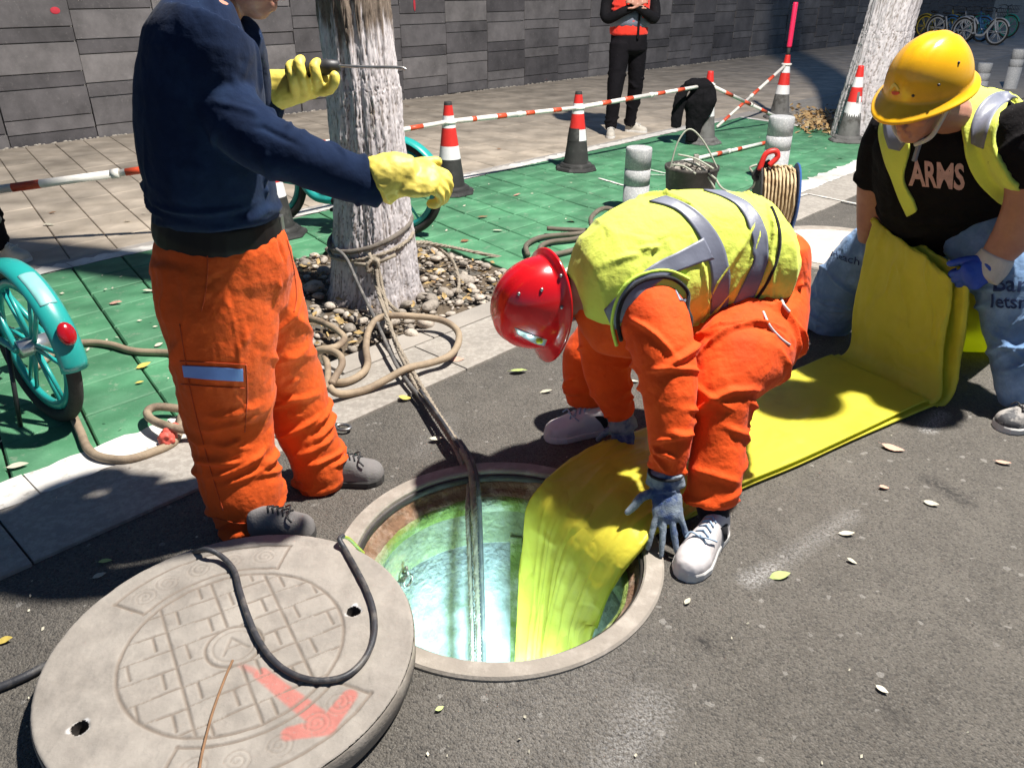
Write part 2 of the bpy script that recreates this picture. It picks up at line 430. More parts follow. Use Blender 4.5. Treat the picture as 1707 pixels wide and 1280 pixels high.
# ---- pavement slabs
walk = thing('pavement', None, None); tag(walk, kind='structure')
rows = [5.33, 5.63, 6.27, 6.9, 7.52, 8.13, 8.74, 9.34, 9.79]
cnt = 0; far = MB()
for r, (v0, v1) in enumerate(zip(rows[:-1], rows[1:])):
    me = skew_slab(.300 - .006, v1 - v0 - .005, .05, .005); me.materials.append(M_SLAB); vc = (v0 + v1) / 2
    for c in range(-6, 90):
        uc = 2.6 + c * .300 - 9.57 * SHEAR + vc * SHEAR
        if uc < .2 - (vc - 5) * .1: continue
        zz = -.021 + RNG.uniform(-.002, .002)
        if uc < 9.6 + (vc - 5.3) * .35 and cnt < 300:
            link('slab', me, M_SLAB, walk, loc=uv(uc, vc, zz)); cnt += 1
        else:
            off = uv(uc, vc, zz); b = len(far.v)
            for v in me.vertices: far.v.append(tuple(v.co + off))
            for p in me.polygons: far.f.append(tuple(i + b for i in p.vertices))
part('far_slabs', far, M_SLAB, walk, kind='stuff')
mb = MB(); quad(mb, -40, -.4, 5.34, 9.79, .0); quad(mb, 24.5, 130, 5.34, 9.79, .0); part('far_pavement_strip', mb, M_SLAB, walk)
# the paved strip beyond the green bay
mb = MB(); street_box(mb, 9.75, 120, 2.90, 5.13, -.1, .0); part('side_strip', mb, mat('side_strip_paving', (.30, .27, .23), .85, .2, 3, .3, 60), walk)
# pale kerb line along the pavement further down the street
mb = MB(); street_box(mb, 10.6, 60, 5.15, 5.30, -.05, .012); part('inner_kerb', mb, M_KERB, walk)

# ---- wall of grey blocks laid in stacked columns
WALLV = 9.85
def block_mat():
    m = bpy.data.materials.new('grey_block'); m.use_nodes = True; nt = m.node_tree; L = nt.links.new; p = nt.nodes['Principled BSDF']
    oi = _n(nt, 'ShaderNodeObjectInfo'); ge = _n(nt, 'ShaderNodeNewGeometry')
    cr = _n(nt, 'ShaderNodeValToRGB'); L(oi.outputs['Random'], cr.inputs[0])
    e = cr.color_ramp.elements; e[0].position = 0; e[0].color = (.072, .066, .069, 1); e[1].position = 1; e[1].color = (.17, .157, .155, 1)
    x = cr.color_ramp.elements.new(.45); x.color = (.118, .109, .111, 1)
    n = _n(nt, 'ShaderNodeTexNoise'); n.inputs['Scale'].default_value = 2.6; n.inputs['Detail'].default_value = 9; n.inputs['Roughness'].default_value = .68; L(ge.outputs['Position'], n.inputs['Vector'])
    r = _n(nt, 'ShaderNodeMapRange'); r.inputs[1].default_value = .3; r.inputs[2].default_value = .72; r.inputs[3].default_value = .62; r.inputs[4].default_value = 1.5; L(n.outputs[0], r.inputs[0])
    s = _n(nt, 'ShaderNodeVectorMath', operation='SCALE'); L(cr.outputs[0], s.inputs[0]); L(r.outputs[0], s.inputs['Scale'])
    n3 = _n(nt, 'ShaderNodeTexNoise'); n3.inputs['Scale'].default_value = 24; n3.inputs['Detail'].default_value = 8; n3.inputs['Roughness'].default_value = .7; L(ge.outputs['Position'], n3.inputs['Vector'])
    r3 = _n(nt, 'ShaderNodeMapRange'); r3.inputs[1].default_value = .58; r3.inputs[2].default_value = .8; r3.inputs[4].default_value = .55; L(n3.outputs[0], r3.inputs[0])
    mx = _n(nt, 'ShaderNodeMix', data_type='RGBA'); L(r3.outputs[0], mx.inputs[0]); L(s.outputs[0], mx.inputs[6]); mx.inputs[7].default_value = (.30, .28, .26, 1)
    L(mx.outputs[2], p.inputs['Base Color']); p.inputs['Roughness'].default_value = .8
    b = _n(nt, 'ShaderNodeBump'); b.inputs['Strength'].default_value = .4; b.inputs['Distance'].default_value = .008; L(n3.outputs[0], b.inputs['Height']); L(b.outputs[0], p.inputs['Normal'])
    return m
M_BLOCK = block_mat(); M_MORTAR = mat('wall_mortar', (.34, .32, .29), .95, .3, 10, .3, 60)
wall = thing('block_wall', 'long dark grey wall of large and small blocks behind the pavement', 'wall', uv(8, WALLV + .1))
mb = MB(); street_box(mb, -30, 120, WALLV + .022, WALLV + .30, -.3, 2.7); part('wall_core', mb, M_MORTAR, wall)
def block_mesh(h):
    mb = MB(); mb.box((0, 0, 0), .92 - .012, .05, h - .010, (U, V, Vector((0, 0, 1))), .005); me = mb.mesh('block'); me.materials.append(M_BLOCK); return me
BM = {.30: block_mesh(.30), .15: block_mesh(.15)}
upper = MB()
for c in range(-12, 36):
    uc = 8.18 - .46 + .918 * c; z = -.02 - (.0 if c % 2 == 0 else .14) + .012 * ((c * 7) % 5 - 2); seq = [.15, .30] if c % 2 == 0 else [.30, .15]
    k = 0
    while z < 2.65:
        h = seq[k % 2]; k += 1; dz = RNG.choice([0, .004, -.006, .01, .0, -.012])
        P = uv(uc, WALLV - dz, z + h / 2)
        if z < 1.62 and -6 <= c < 26: link('block', BM[h], M_BLOCK, wall, loc=P - WL(wall))
        else:
            b = len(upper.v)
            for v in BM[h].vertices: upper.v.append(tuple(v.co + P))
            for p in BM[h].polygons: upper.f.append(tuple(i + b for i in p.vertices))
        z += h
part('upper_blocks', upper, M_BLOCK, wall, kind='stuff')
mb = MB(); street_box(mb, -30, 120, WALLV - .06, WALLV + .34, 2.70, 2.82); part('coping', mb, M_MORTAR, wall)
M_SPR = mat('red_spray', (.5, .03, .05), .8, .2, 30)
for px, py, w_, h_ in ((92, 18, .05, .035), (691, 8, .02, .09)):
    r_ = ray(px, py); P = CAMV + r_ * ((WALLV - .04) / Vector((r_.x, r_.y, 0)).dot(V)); mb = MB(); mb.ell(P, w_, .006, h_, (U, V, Vector((0, 0, 1))), 14, 8); part('paint_mark', mb, M_SPR, wall)
# rubble and mortar crumbs along the wall foot
mb = MB()
M_CRUMB = mat('wall_foot_crumbs', (.5, .45, .38), .9, .3, 20)
for i in range(420):
    u = RNG.uniform(1.5, 20); s = RNG.uniform(.006, .022); c = uv(u, WALLV - .045 - abs(RNG.normal(0, .03)), s * .4)
    mb.ell(c, s, s * RNG.uniform(.6, 1.3), s * .5, n=6, m=4)
tag(part('wall_foot_rubble', mb, M_CRUMB), 'pale crumbs of mortar and leaf bits along the foot of the wall', 'rubble', kind='stuff')

# ---- tree pit
M_SOIL = mat('pit_soil', (.12, .09, .06), .95, .4, 9, .8, 60, bdist=.02)
M_STONE = mat('pit_edging', (.31, .28, .245), .82, .15, 5, .35, 130, rnd=.06)
pit = thing('tree_pit', None, None); tag(pit, kind='structure')
mb = MB(); gn = 26; rowsP = []
for j in range(gn + 1):
    rw = []
    for i in range(gn + 1):
        u = PIT[0] + .01 + (PIT[1] - PIT[0] - .02) * i / gn; v = PIT[2] + .008 + (PIT[3] - PIT[2] - .02) * j / gn
        rw.append((u, v))
    rowsP.append(rw)
flat = np.array([[u * 6, v * 6, 0] for r in rowsP for (u, v) in r]); zz = (-.012 + .014 * fbm(flat, 4)).reshape(gn + 1, gn + 1)
mb.grid([[uv(u, v, min(zz[j, i], .012)) for i, (u, v) in enumerate(r)] for j, r in enumerate(rowsP)]); part('soil', mb, M_SOIL, pit, smooth=True)
for a, b in ((PIT[0], 2.32), (2.32, 2.90), (2.90, PIT[1] + .14)):
    mb = MB(); street_box(mb, a + .003, b - .003, 2.672, PIT[2], -.1, .016 + RNG.uniform(-.002, .003), .004); part('edging_stone', mb, M_STONE, pit)
M_PEB = mat('pebble', (.38, .33, .275), .8, .25, 14, .3, 60, col2=(.22, .185, .15), c2scale=2.2, rnd=.38)
def pebble_me(seed):
    r = np.random.default_rng(seed); mb = MB(); mb.ell((0, 0, 0), 1, r.uniform(.6, .85), r.uniform(.42, .6), n=12, m=8)
    me = mb.mesh('pebble'); P = verts_np(me); P = P * (1 + .14 * fbm(P * 1.3 + seed * 9, 2))[:, None]; set_verts(me, P); me.materials.append(M_PEB)
    me.polygons.foreach_set('use_smooth', [True] * len(me.polygons)); return me
PEB = [pebble_me(i) for i in range(7)]
TREE1 = uv(2.56, 3.42)
placed = []
def add_pebble(u, v, s, z=None):
    P = uv(u, v, (s * .28 if z is None else z))
    o = link('pebble', PEB[random.randrange(7)], M_PEB, pit, loc=P); o.scale = (s, s, s * RNG.uniform(.7, 1.1)); o.rotation_euler = (RNG.normal(0, .25), RNG.normal(0, .25), RNG.uniform(0, 6.28))
n_try = 0
while len(placed) < 280 and n_try < 6000:
    n_try += 1
    s = float(np.clip(RNG.lognormal(math.log(.027), .45), .011, .06)); u = RNG.uniform(PIT[0] + .03, PIT[1] - .03); v = RNG.uniform(PIT[2] + s * .7, PIT[3] - .03)
    if (uv(u, v) - TREE1).length < .25 + s * .5: continue
    if any((u - a) ** 2 + (v - b) ** 2 < (.80 * (s + c)) ** 2 for a, b, c in placed): continue
    placed.append((u, v, s)); add_pebble(u, v, s)
for (px, py, s) in ((710, 545, .075), (685, 560, .05), (650, 545, .06), (720, 500, .045), (690, 490, .05), (665, 495, .042), (740, 490, .045), (775, 470, .06), (800, 500, .05)):
    P = gnd(px, py); add_pebble(P.dot(U), P.dot(V), s)
peb2 = MB()
for i in range(900):
    u = RNG.uniform(PIT[0] + .02, PIT[1] - .02); v = RNG.uniform(PIT[2] + .01, PIT[3] - .02); s = RNG.uniform(.006, .014)
    if (uv(u, v) - TREE1).length < .2: continue
    peb2.ell(uv(u, v, s * .3), s, s * .8, s * .5, n=6, m=4)
lit = MB()
for i in range(260):
    u = RNG.uniform(PIT[0] + .05, PIT[1] - .05); v = RNG.uniform(PIT[2] + .04, PIT[3] - .05); c = uv(u, v, RNG.uniform(.012, .04)); s = RNG.uniform(.012, .032); a = RNG.uniform(0, 6.28); t_ = Vector((math.cos(a), math.sin(a), RNG.normal(0, .3))); w_ = Vector((-t_.y, t_.x, RNG.normal(0, .4))) * .5
    if (uv(u, v) - TREE1).length < .26: continue
    lit.add([c - t_ * s, c + w_ * s + Vector((0, 0, .006)), c + t_ * s, c - w_ * s], [(0, 1, 2, 3)])
part('pit_litter', lit, mat('pit_dry_leaf', (.42, .29, .12), .8, .35, 12, col2=(.26, .15, .07), c2scale=8), pit, kind='stuff')
part('pea_gravel', peb2, M_PEB, pit, kind='stuff', smooth=True)
# ================================================================== MANHOLE, COVER, SHAFT
M_CONC = mat('ring_concrete', (.29, .255, .215), .85, .2, 7, .45, 110, col2=(.37, .33, .285), c2scale=14, c2lo=.5, c2hi=.7)
M_RUST = mat('rusty_seat', (.19, .105, .06), .9, .35, 18, .9, 70, col2=(.30, .21, .15), c2scale=11, bdist=.01)
M_DARKIRON = mat('dark_wet_iron', (.035, .03, .027), .55, .4, 14, .6, 60)
M_SHAFT = mat('shaft_concrete', (.42, .44, .42), .85, .45, 9, 1.0, 45, col2=(.16, .18, .11), c2scale=5, c2lo=.48, c2hi=.70, bdist=.012)
M_MOSS = mat('mossy_mortar', (.20, .27, .06), .95, .35, 14, .9, 80, col2=(.34, .36, .24), c2scale=7, c2lo=.45, c2hi=.6, bdist=.012)
ringt = thing('manhole', 'round concrete manhole frame open in the road, lit blue from inside', 'manhole', HOLE)
def wob(prof, n, seed, amp):
    """lathe with an uneven wall"""
    mb = MB(); mb.lathe(prof, n, HOLE, cap=False); me = mb.mesh(); P = verts_np(me); C = np.array(HOLE); d = P - C; d[:, 2] = 0
    q = 1 + amp * fbm(P * 9 + seed, 3); P[:, :2] = C[:2] + d[:, :2] * q[:, None]; P[:, 2] += amp * .5 * fbm(P * 8 + seed + 5, 3); set_verts(me, P); return me
mb = MB(); mb.lathe([(.50, -.10), (.50, .006), (.494, .013), (.447, .013), (.441, .007), (.438, -.075)], 96, HOLE, cap=False); part('concrete_ring', mb, M_CONC, ringt, smooth=False)
mb = MB(); mb.lathe([(.4375, -.002), (.431, -.004), (.430, -.02), (.429, -.026)], 96, HOLE, cap=False); part('iron_rim', mb, M_DARKIRON, ringt, smooth=True)
prof = [(.4365, -.024), (.428, -.028), (.424, -.040), (.416, -.052), (.405, -.058), (.397, -.066), (.392, -.08), (.388, -.10)]
part('seat_ledge', wob(prof, 128, 2, .012), M_RUST, ringt, smooth=True)
prof = [(.398, -.070), (.387, -.076), (.382, -.088), (.382, -.105), (.386, -.12), (.394, -.135)]
part('mortar_collar', wob(prof, 128, 7, .012), M_MOSS, ringt, smooth=True)
prof = [(.40, -.11), (.405, -.15), (.408, -.20), (.410, -.25), (.411, -.283), (.421, -.288), (.421, -.298), (.412, -.304), (.412, -.7), (.414, -.9), (.414, -1.02), (.424, -1.028), (.424, -1.036), (.415, -1.044), (.416, -1.5), (.416, -2.2)]
M_SHAFT2 = mat('algae_concrete', (.24, .27, .15), .9, .4, 9, .9, 50, col2=(.36, .37, .29), c2scale=5, c2lo=.45, c2hi=.65, bdist=.014)
part('upper_shaft_ring', wob(prof[:6], 160, 11, .006), M_SHAFT2, ringt, smooth=True)
part('shaft_wall', wob(prof[5:], 160, 11, .004), M_SHAFT, ringt, smooth=True)
mb = MB(); mb.lathe([(.42, -2.2), (.2, -2.22), (.02, -2.22)], 48, HOLE, cap=True); part('shaft_floor', mb, M_DARKIRON, ringt)
# a vertical joint rib down the far wall and two iron eyes
mb = MB(); a = R(82); d = Vector((math.cos(a), math.sin(a), 0)); s = Vector((-d.y, d.x, 0))
mb.box(HOLE + d * .404 + Vector((0, 0, -1.2)), .045, .012, 1.9, (s, d, Vector((0, 0, 1))), .004); part('joint_rib', mb, M_MOSS, ringt)
M_STEEL = mat('worn_steel', (.30, .29, .28), .4, .3, 30, metal=.9)
for ad, z in ((70, -.225), (146, -.30)):
    a = R(ad); d = Vector((math.cos(a), math.sin(a), 0)); s = Vector((-d.y, d.x, 0)); c = HOLE + d * .395 + Vector((0, 0, z)); mb = MB()
    mb.tube([c + s * (.022 * math.cos(t)) + Vector((0, 0, .022 * math.sin(t))) - d * .004 for t in np.linspace(0, 6.28, 20, endpoint=False)], .005, 8, closed=True)
    mb.tube([c + Vector((0, 0, .022)) + d * .02, c + Vector((0, 0, .03)) - d * .008, c + Vector((0, 0, .06)) + d * .0], .006, 8)
    part('anchor_eye', mb, M_STEEL, ringt, smooth=True)
# the lamp lowered into the shaft
LP = HOLE + Vector((.12, -.07, -.70))
lampt = thing('inspection_lamp', 'bright work lamp hanging inside the manhole shaft', 'lamp', LP)
M_LAMPG = bpy.data.materials.new('lamp_lens'); M_LAMPG.use_nodes = True
pe = M_LAMPG.node_tree.nodes['Principled BSDF']; pe.inputs['Emission Color'].default_value = (.75, .93, 1, 1); pe.inputs['Emission Strength'].default_value = 12
mb = MB(); mb.lathe([(.0, -.004), (.03, .0), (.034, .03), (.03, .06), (.012, .075), (.0, .078)], 20, LP + Vector((0, 0, .02)), cap=False); part('lamp_housing', mb, M_DARKIRON, lampt, smooth=True)
mb = MB(); mb.lathe([(.0, .0), (.026, -.002), (.028, .0)], 20, LP + Vector((0, 0, .012)), cap=False); part('lamp_lens', mb, M_LAMPG, lampt)
sl = bpy.data.lights.new('shaft_lamp_light', 'POINT'); sl.energy = 60; sl.color = (.50, .86, 1.0); sl.shadow_soft_size = .05
so = bpy.data.objects.new('shaft_lamp_light', sl); COL.objects.link(so); so.location = LP + Vector((0, .0, -.035))

# ---- the lifted concrete cover: carved top as a height field
CC = Vector((-.693, 1.436, 0)); CR = .447; CT = .088
CSHEAR = None
def cover_height(X, Y, full=True):
    """groove depth (m) at local coordinates; pattern axes X right, Y away"""
    r = np.hypot(X, Y); d = np.zeros_like(X)
    def groove(dist, w=.0045, dep=.0042):
        return dep * np.clip(1.25 - dist / w, 0, 1)
    th = R(31); cx = X * math.cos(th) + Y * math.sin(th); cy = -X * math.sin(th) + Y * math.cos(th)
    ri = .268
    d = np.maximum(d, groove(np.abs(r - ri), .005))
    inner = r < ri - .004
    # basket weave of short bars
    s = .068; gx = cx / s; gy = cy / s; ix = np.floor(gx); iy = np.floor(gy); fx = gx - ix; fy = gy - iy
    chk = ((ix + iy) % 2 == 0)
    g = np.maximum(groove(np.minimum(fx, 1 - fx) * s, .004), 0) * (ix % 2 == 0) 
    gl = groove(np.abs(fy) * s, .004)
    long1 = groove(np.minimum(np.abs(fx), np.abs(1 - fx)) * s, .0042) * ((np.floor(gx + .5) % 2) == 0)
    hor = groove(np.minimum(fy, 1 - fy) * s, .0038) * chk
    tee = groove(np.abs(fx - .5) * s, .0038) * ((ix % 2) == (iy % 2)) * (fy > .15)
    pat = np.maximum.reduce([long1, hor, tee, groove(np.minimum(fy, 1 - fy) * s, .0036) * ((iy % 2) == 0)])
    core = np.hypot(cx, cy) < .072
    d = np.where(inner & ~core, np.maximum(d, pat), d)
    d = np.maximum(d, groove(np.abs(np.hypot(cx, cy) - .068), .0045)); d = np.maximum(d, groove(np.abs(np.hypot(cx, cy) - .05), .003, .002) )
    # letter-like strokes at the hub
    for (a, b, c2, e) in ((-.03, -.02, 0, .03), (0, .03, .03, -.02), (-.018, 0, .018, 0)):
        ax, ay, bx, by = a, b, c2, e; px, py = cx - ax, cy - ay; L2 = (bx - ax) ** 2 + (by - ay) ** 2; t = np.clip((px * (bx - ax) + py * (by - ay)) / L2, 0, 1)
        d = np.maximum(d, groove(np.hypot(px - t * (bx - ax), py - t * (by - ay)), .004, .0025))
    # two framed cartouches with scrolls on opposite sides
    for sgn in (1, -1):
        ang = np.arctan2(sgn * cy, sgn * cx) - R(90); ang = (ang + np.pi) % (2 * np.pi) - np.pi
        hw = R(37); rin, rout = .292, .392
        inb = (np.abs(ang) < hw + .02) & (r > rin - .006) & (r < rout + .006)
        e = np.minimum(np.minimum(np.abs(r - rin), np.abs(r - rout)), np.minimum(np.abs(ang - hw), np.abs(ang + hw)) * r)
        d = np.where(inb, np.maximum(d, groove(e, .0045)), d)
        for q in (-.48, -.22, .04, .30, .5):
            c0 = q; rr = .343; lx = (ang - c0) * r; ly = r - rr; ro = np.hypot(lx, ly); ph = np.arctan2(ly, lx * (1 if q * 7 % 2 < 1 else -1))
            sp = np.abs(((ro - .0045 * ph / np.pi * 1.0 + .018) % .0135) - .0067)
            m = (ro < .032) & (np.abs(ang) < hw - .05) & (r > rin + .008) & (r < rout - .008)
            d = np.where(m, np.maximum(d, groove(sp + .001 * np.abs(fbm(np.column_stack([X.ravel() * 60, Y.ravel() * 60, X.ravel() * 0]), 2)).reshape(X.shape), .003, .0018)), d)
    return d
def cover_paint_mask(X, Y): pass
n = 300; xs = np.linspace(-CR, CR, n); GX, GY = np.meshgrid(xs, xs)
rr = np.hypot(GX, GY); ins = rr <= CR - .001
# map square grid cells; keep cells wholly inside, then close with a rim strip
D = cover_height(GX, GY)
flatn = np.stack([GX.ravel() * 14, GY.ravel() * 14, np.zeros(n * n)], 1)
D = D * (1 + .35 * fbm(flatn * 1.1, 3)).reshape(n, n) + np.clip(.0016 * fbm(flatn * 2.2, 4).reshape(n, n), -.0008, .003)
HL = [(-.305, -.175), (.338, .077)]                     # the two lifting holes
hole_px = [(131, 1212), (588, 1018)]
HL = [(gnd(x, y, CT) - CC) for x, y in hole_px]; HL = [(h.x, h.y) for h in HL]
for hx, hy in HL:
    hd = np.hypot(GX - hx, (GY - hy)); D = D + .004 * np.clip(1 - (hd - .019) / .006, 0, 1)
edge = np.clip((rr - (CR - .008)) / .008, 0, 1); D = D + edge ** 2 * .006
idx = -np.ones((n, n), int); vs = []; fs = []
rmax = CR - .0018
GXs = GX.copy(); GYs = GY.copy(); over = rr > rmax; sc_ = rmax / np.maximum(rr, 1e-6)
near = rr < rmax + (xs[1] - xs[0]) * .75
GXs = np.where(over, GX * sc_, GX); GYs = np.where(over, GY * sc_, GY)
for j in range(n):
    for i in range(n):
        if near[j, i]: idx[j, i] = len(vs); vs.append((GXs[j, i] + CC.x, GYs[j, i] + CC.y, CT - D[j, i]))
for j in range(n - 1):
    for i in range(n - 1):
        q = (idx[j, i], idx[j, i + 1], idx[j + 1, i + 1], idx[j + 1, i])
        if min(q) >= 0 and not any((xs[i] - hx) ** 2 + (xs[j] - hy) ** 2 < .0185 ** 2 for hx, hy in HL): fs.append(q)
me = bpy.data.meshes.new('cover_top'); me.from_pydata(vs, [], fs); me.update()
def cover_mat():
    m = mat('cover_concrete', (.305, .275, .24), .85, .2, 9, .35, 130, col2=(.22, .195, .168), c2scale=5, c2lo=.45, c2hi=.7)
    nt = m.node_tree; p = nt.nodes['Principled BSDF']; L = nt.links.new; src = p.inputs['Base Color'].links[0].from_socket
    at_ = _n(nt, 'ShaderNodeAttribute', attribute_name='mark')
    sp = _n(nt, 'ShaderNodeSeparateColor'); L(at_.outputs['Color'], sp.inputs[0])
    tc = _n(nt, 'ShaderNodeTexCoord'); nz = _n(nt, 'ShaderNodeTexNoise'); nz.inputs['Scale'].default_value = 90; nz.inputs['Detail'].default_value = 6; L(tc.outputs['Object'], nz.inputs['Vector'])
    rg = _n(nt, 'ShaderNodeMapRange'); rg.inputs[1].default_value = .12; rg.inputs[2].default_value = .42; L(nz.outputs[0], rg.inputs[0])
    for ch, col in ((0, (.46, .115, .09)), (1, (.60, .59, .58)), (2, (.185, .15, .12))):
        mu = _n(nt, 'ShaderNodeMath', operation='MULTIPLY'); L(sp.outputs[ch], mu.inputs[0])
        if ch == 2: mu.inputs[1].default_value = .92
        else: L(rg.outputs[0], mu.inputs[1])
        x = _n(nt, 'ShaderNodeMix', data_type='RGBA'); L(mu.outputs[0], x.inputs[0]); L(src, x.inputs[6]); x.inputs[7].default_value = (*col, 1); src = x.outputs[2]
    L(src, p.inputs['Base Color']); return m
M_COVER = cover_mat()
VP = np.array(vs)
def segmask(a, b, w0, w1, soft):
    A = np.array(gnd(*a, CT))[:2]; B = np.array(gnd(*b, CT))[:2]; q = VP[:, :2] - A; L2 = ((B - A) ** 2).sum(); t = np.clip((q @ (B - A)) / L2, 0, 1)
    dd = np.hypot(*(q - t[:, None] * (B - A)).T); w = w0 + (w1 - w0) * t; return np.clip((w - dd) / soft + .5, 0, 1)
wv = .003 * fbm(np.column_stack([VP[:, :2] * 40, np.zeros(len(VP))]), 3)
red = np.zeros(len(VP))
for a, b, w0, w1 in (((400, 1108), (440, 1125), .006, .010), ((435, 1122), (545, 1208), .016, .022), ((545, 1208), (582, 1160), .022, .018), ((545, 1210), (482, 1222), .022, .017)):
    red = np.maximum(red, segmask(a, b, w0, w1, .010) * (1 if a[0] > 410 else .5))
red = np.clip(red + wv * 12 * (red > .05), 0, .72)
white = np.zeros(len(VP))
for hx, hy in HL:
    hd = np.hypot(VP[:, 0] - CC.x - hx, VP[:, 1] - CC.y - hy); nzz = fbm(np.column_stack([VP[:, :2] * 60, np.ones(len(VP))]), 3)
    white = np.maximum(white, np.clip((.0245 + .006 * nzz - hd) / .006, 0, 1) * (hd > .019))
hx, hy = HL[0]; white = np.maximum(white, np.clip((.035 + .012 * fbm(np.column_stack([VP[:, :2] * 60, np.ones(len(VP))]), 3) - np.hypot((VP[:, 0] - CC.x - hx + .022) / 1.2, VP[:, 1] - CC.y - hy + .012)) / .008, 0, 1) * .0 * (np.hypot(VP[:, 0] - CC.x - hx, VP[:, 1] - CC.y - hy) > .019))
groove_tone = np.clip(cover_height(VP[:, 0] - CC.x, VP[:, 1] - CC.y) / .004, 0, 1)      # darker colour along the carved grooves, by depth
ca = me.color_attributes.new('mark', 'FLOAT_COLOR', 'POINT'); ca.data.foreach_set('color', np.column_stack([red, white, groove_tone, np.ones(len(VP))]).ravel())
cov = thing('manhole_cover', 'lifted round concrete manhole cover with carved grid and red painted arrow', 'manhole cover', CC)
part('carved_top', me, M_COVER, cov, smooth=True)
mb = MB(); mb.lathe([(CR - .03, .018), (CR - .006, .017), (CR, .022), (CR + .001, CT - .012), (CR - .001, CT - .007)], 128, CC, cap=False); part('rim', mb, M_CONC, cov, smooth=True)
mb = MB(); mb.lathe([(CR - .03, .018), (.001, .018)], 64, CC, cap=False); part('underside', mb, M_CONC, cov)

for hx, hy in HL:
    mb = MB(); mb.lathe([(.0205, -.004), (.019, -.012), (.018, -.06), (.001, -.062)], 24, CC + Vector((hx, hy, CT)), cap=False); part('lifting_hole', mb, M_DARKIRON, cov, smooth=True)  # the hole's inner shade is put into the dark lining colour
# a second cover, flush in the road beyond the bending worker
C2 = Vector((2.16, 5.02, 0)); c2 = thing('manhole_cover', 'pale closed manhole cover set flush in the road near the cable reel', 'manhole cover', C2)
n2 = 110; xs2 = np.linspace(-.43, .43, n2); g2x, g2y = np.meshgrid(xs2, xs2); D2 = cover_height(g2x, g2y); mb = MB(); ids = {}; 
for j in range(n2):
    for i in range(n2):
        if math.hypot(g2x[j, i], g2y[j, i]) < .43: ids[(j, i)] = len(mb.v); mb.v.append((C2.x + g2x[j, i], C2.y + g2y[j, i], .014 - D2[j, i]))
for j in range(n2 - 1):
    for i in range(n2 - 1):
        q = [ids.get(k) for k in ((j, i), (j, i + 1), (j + 1, i + 1), (j + 1, i))]
        if None not in q: mb.f.append(tuple(q))
M_COV2 = mat('pale_cover_concrete', (.50, .43, .37), .85, .15, 8, .35, 110)
part('carved_top', mb, M_COV2, c2, smooth=True)
mb = MB(); mb.lathe([(.52, .002), (.515, .013), (.437, .013), (.432, .004), (.428, .004), (.424, .0125)], 96, C2, cap=False); part('concrete_ring', mb, M_CONC, c2)
# ================================================================== TREES
def bark_mat(name, white):
    m = bpy.data.materials.new(name); m.use_nodes = True; nt = m.node_tree; L = nt.links.new; p = nt.nodes['Principled BSDF']; p.inputs['Roughness'].default_value = .9
    ge = _n(nt, 'ShaderNodeNewGeometry'); mp = _n(nt, 'ShaderNodeMapping'); mp.inputs['Scale'].default_value = (46, 46, 20); L(ge.outputs['Position'], mp.inputs['Vector'])
    n = _n(nt, 'ShaderNodeTexNoise'); n.inputs['Scale'].default_value = 1; n.inputs['Detail'].default_value = 9; n.inputs['Roughness'].default_value = .7; L(mp.outputs[0], n.inputs['Vector'])
    at_ = _n(nt, 'ShaderNodeAttribute', attribute_name='crack'); sp = _n(nt, 'ShaderNodeSeparateColor'); L(at_.outputs['Color'], sp.inputs[0])
    bc = _n(nt, 'ShaderNodeValToRGB'); L(n.outputs[0], bc.inputs[0]); bc.color_ramp.elements[0].position = .3; bc.color_ramp.elements[0].color = (.045, .032, .025, 1); bc.color_ramp.elements[1].position = .72; bc.color_ramp.elements[1].color = (.22, .17, .13, 1)
    wc = _n(nt, 'ShaderNodeValToRGB'); L(n.outputs[0], wc.inputs[0]); wc.color_ramp.elements[0].position = .3; wc.color_ramp.elements[0].color = (.27, .25, .26, 1); wc.color_ramp.elements[1].position = .55; wc.color_ramp.elements[1].color = (.52, .485, .49, 1)
    # limewash where the mask says, missing in the cracks
    mx = _n(nt, 'ShaderNodeMix', data_type='RGBA'); L(sp.outputs[1], mx.inputs[0]); L(bc.outputs[0], mx.inputs[6]); L(wc.outputs[0], mx.inputs[7])
    L(mx.outputs[2], p.inputs['Base Color'])
    b = _n(nt, 'ShaderNodeBump'); b.inputs['Strength'].default_value = .4; b.inputs['Distance'].default_value = .006; L(n.outputs[0], b.inputs['Height']); L(b.outputs[0], p.inputs['Normal'])
    return m
M_BARK = bark_mat('limewashed_bark', True)
M_LEAFT = mat('tree_leaf', (.07, .12, .03), .6, .4, 3, rnd=.2)
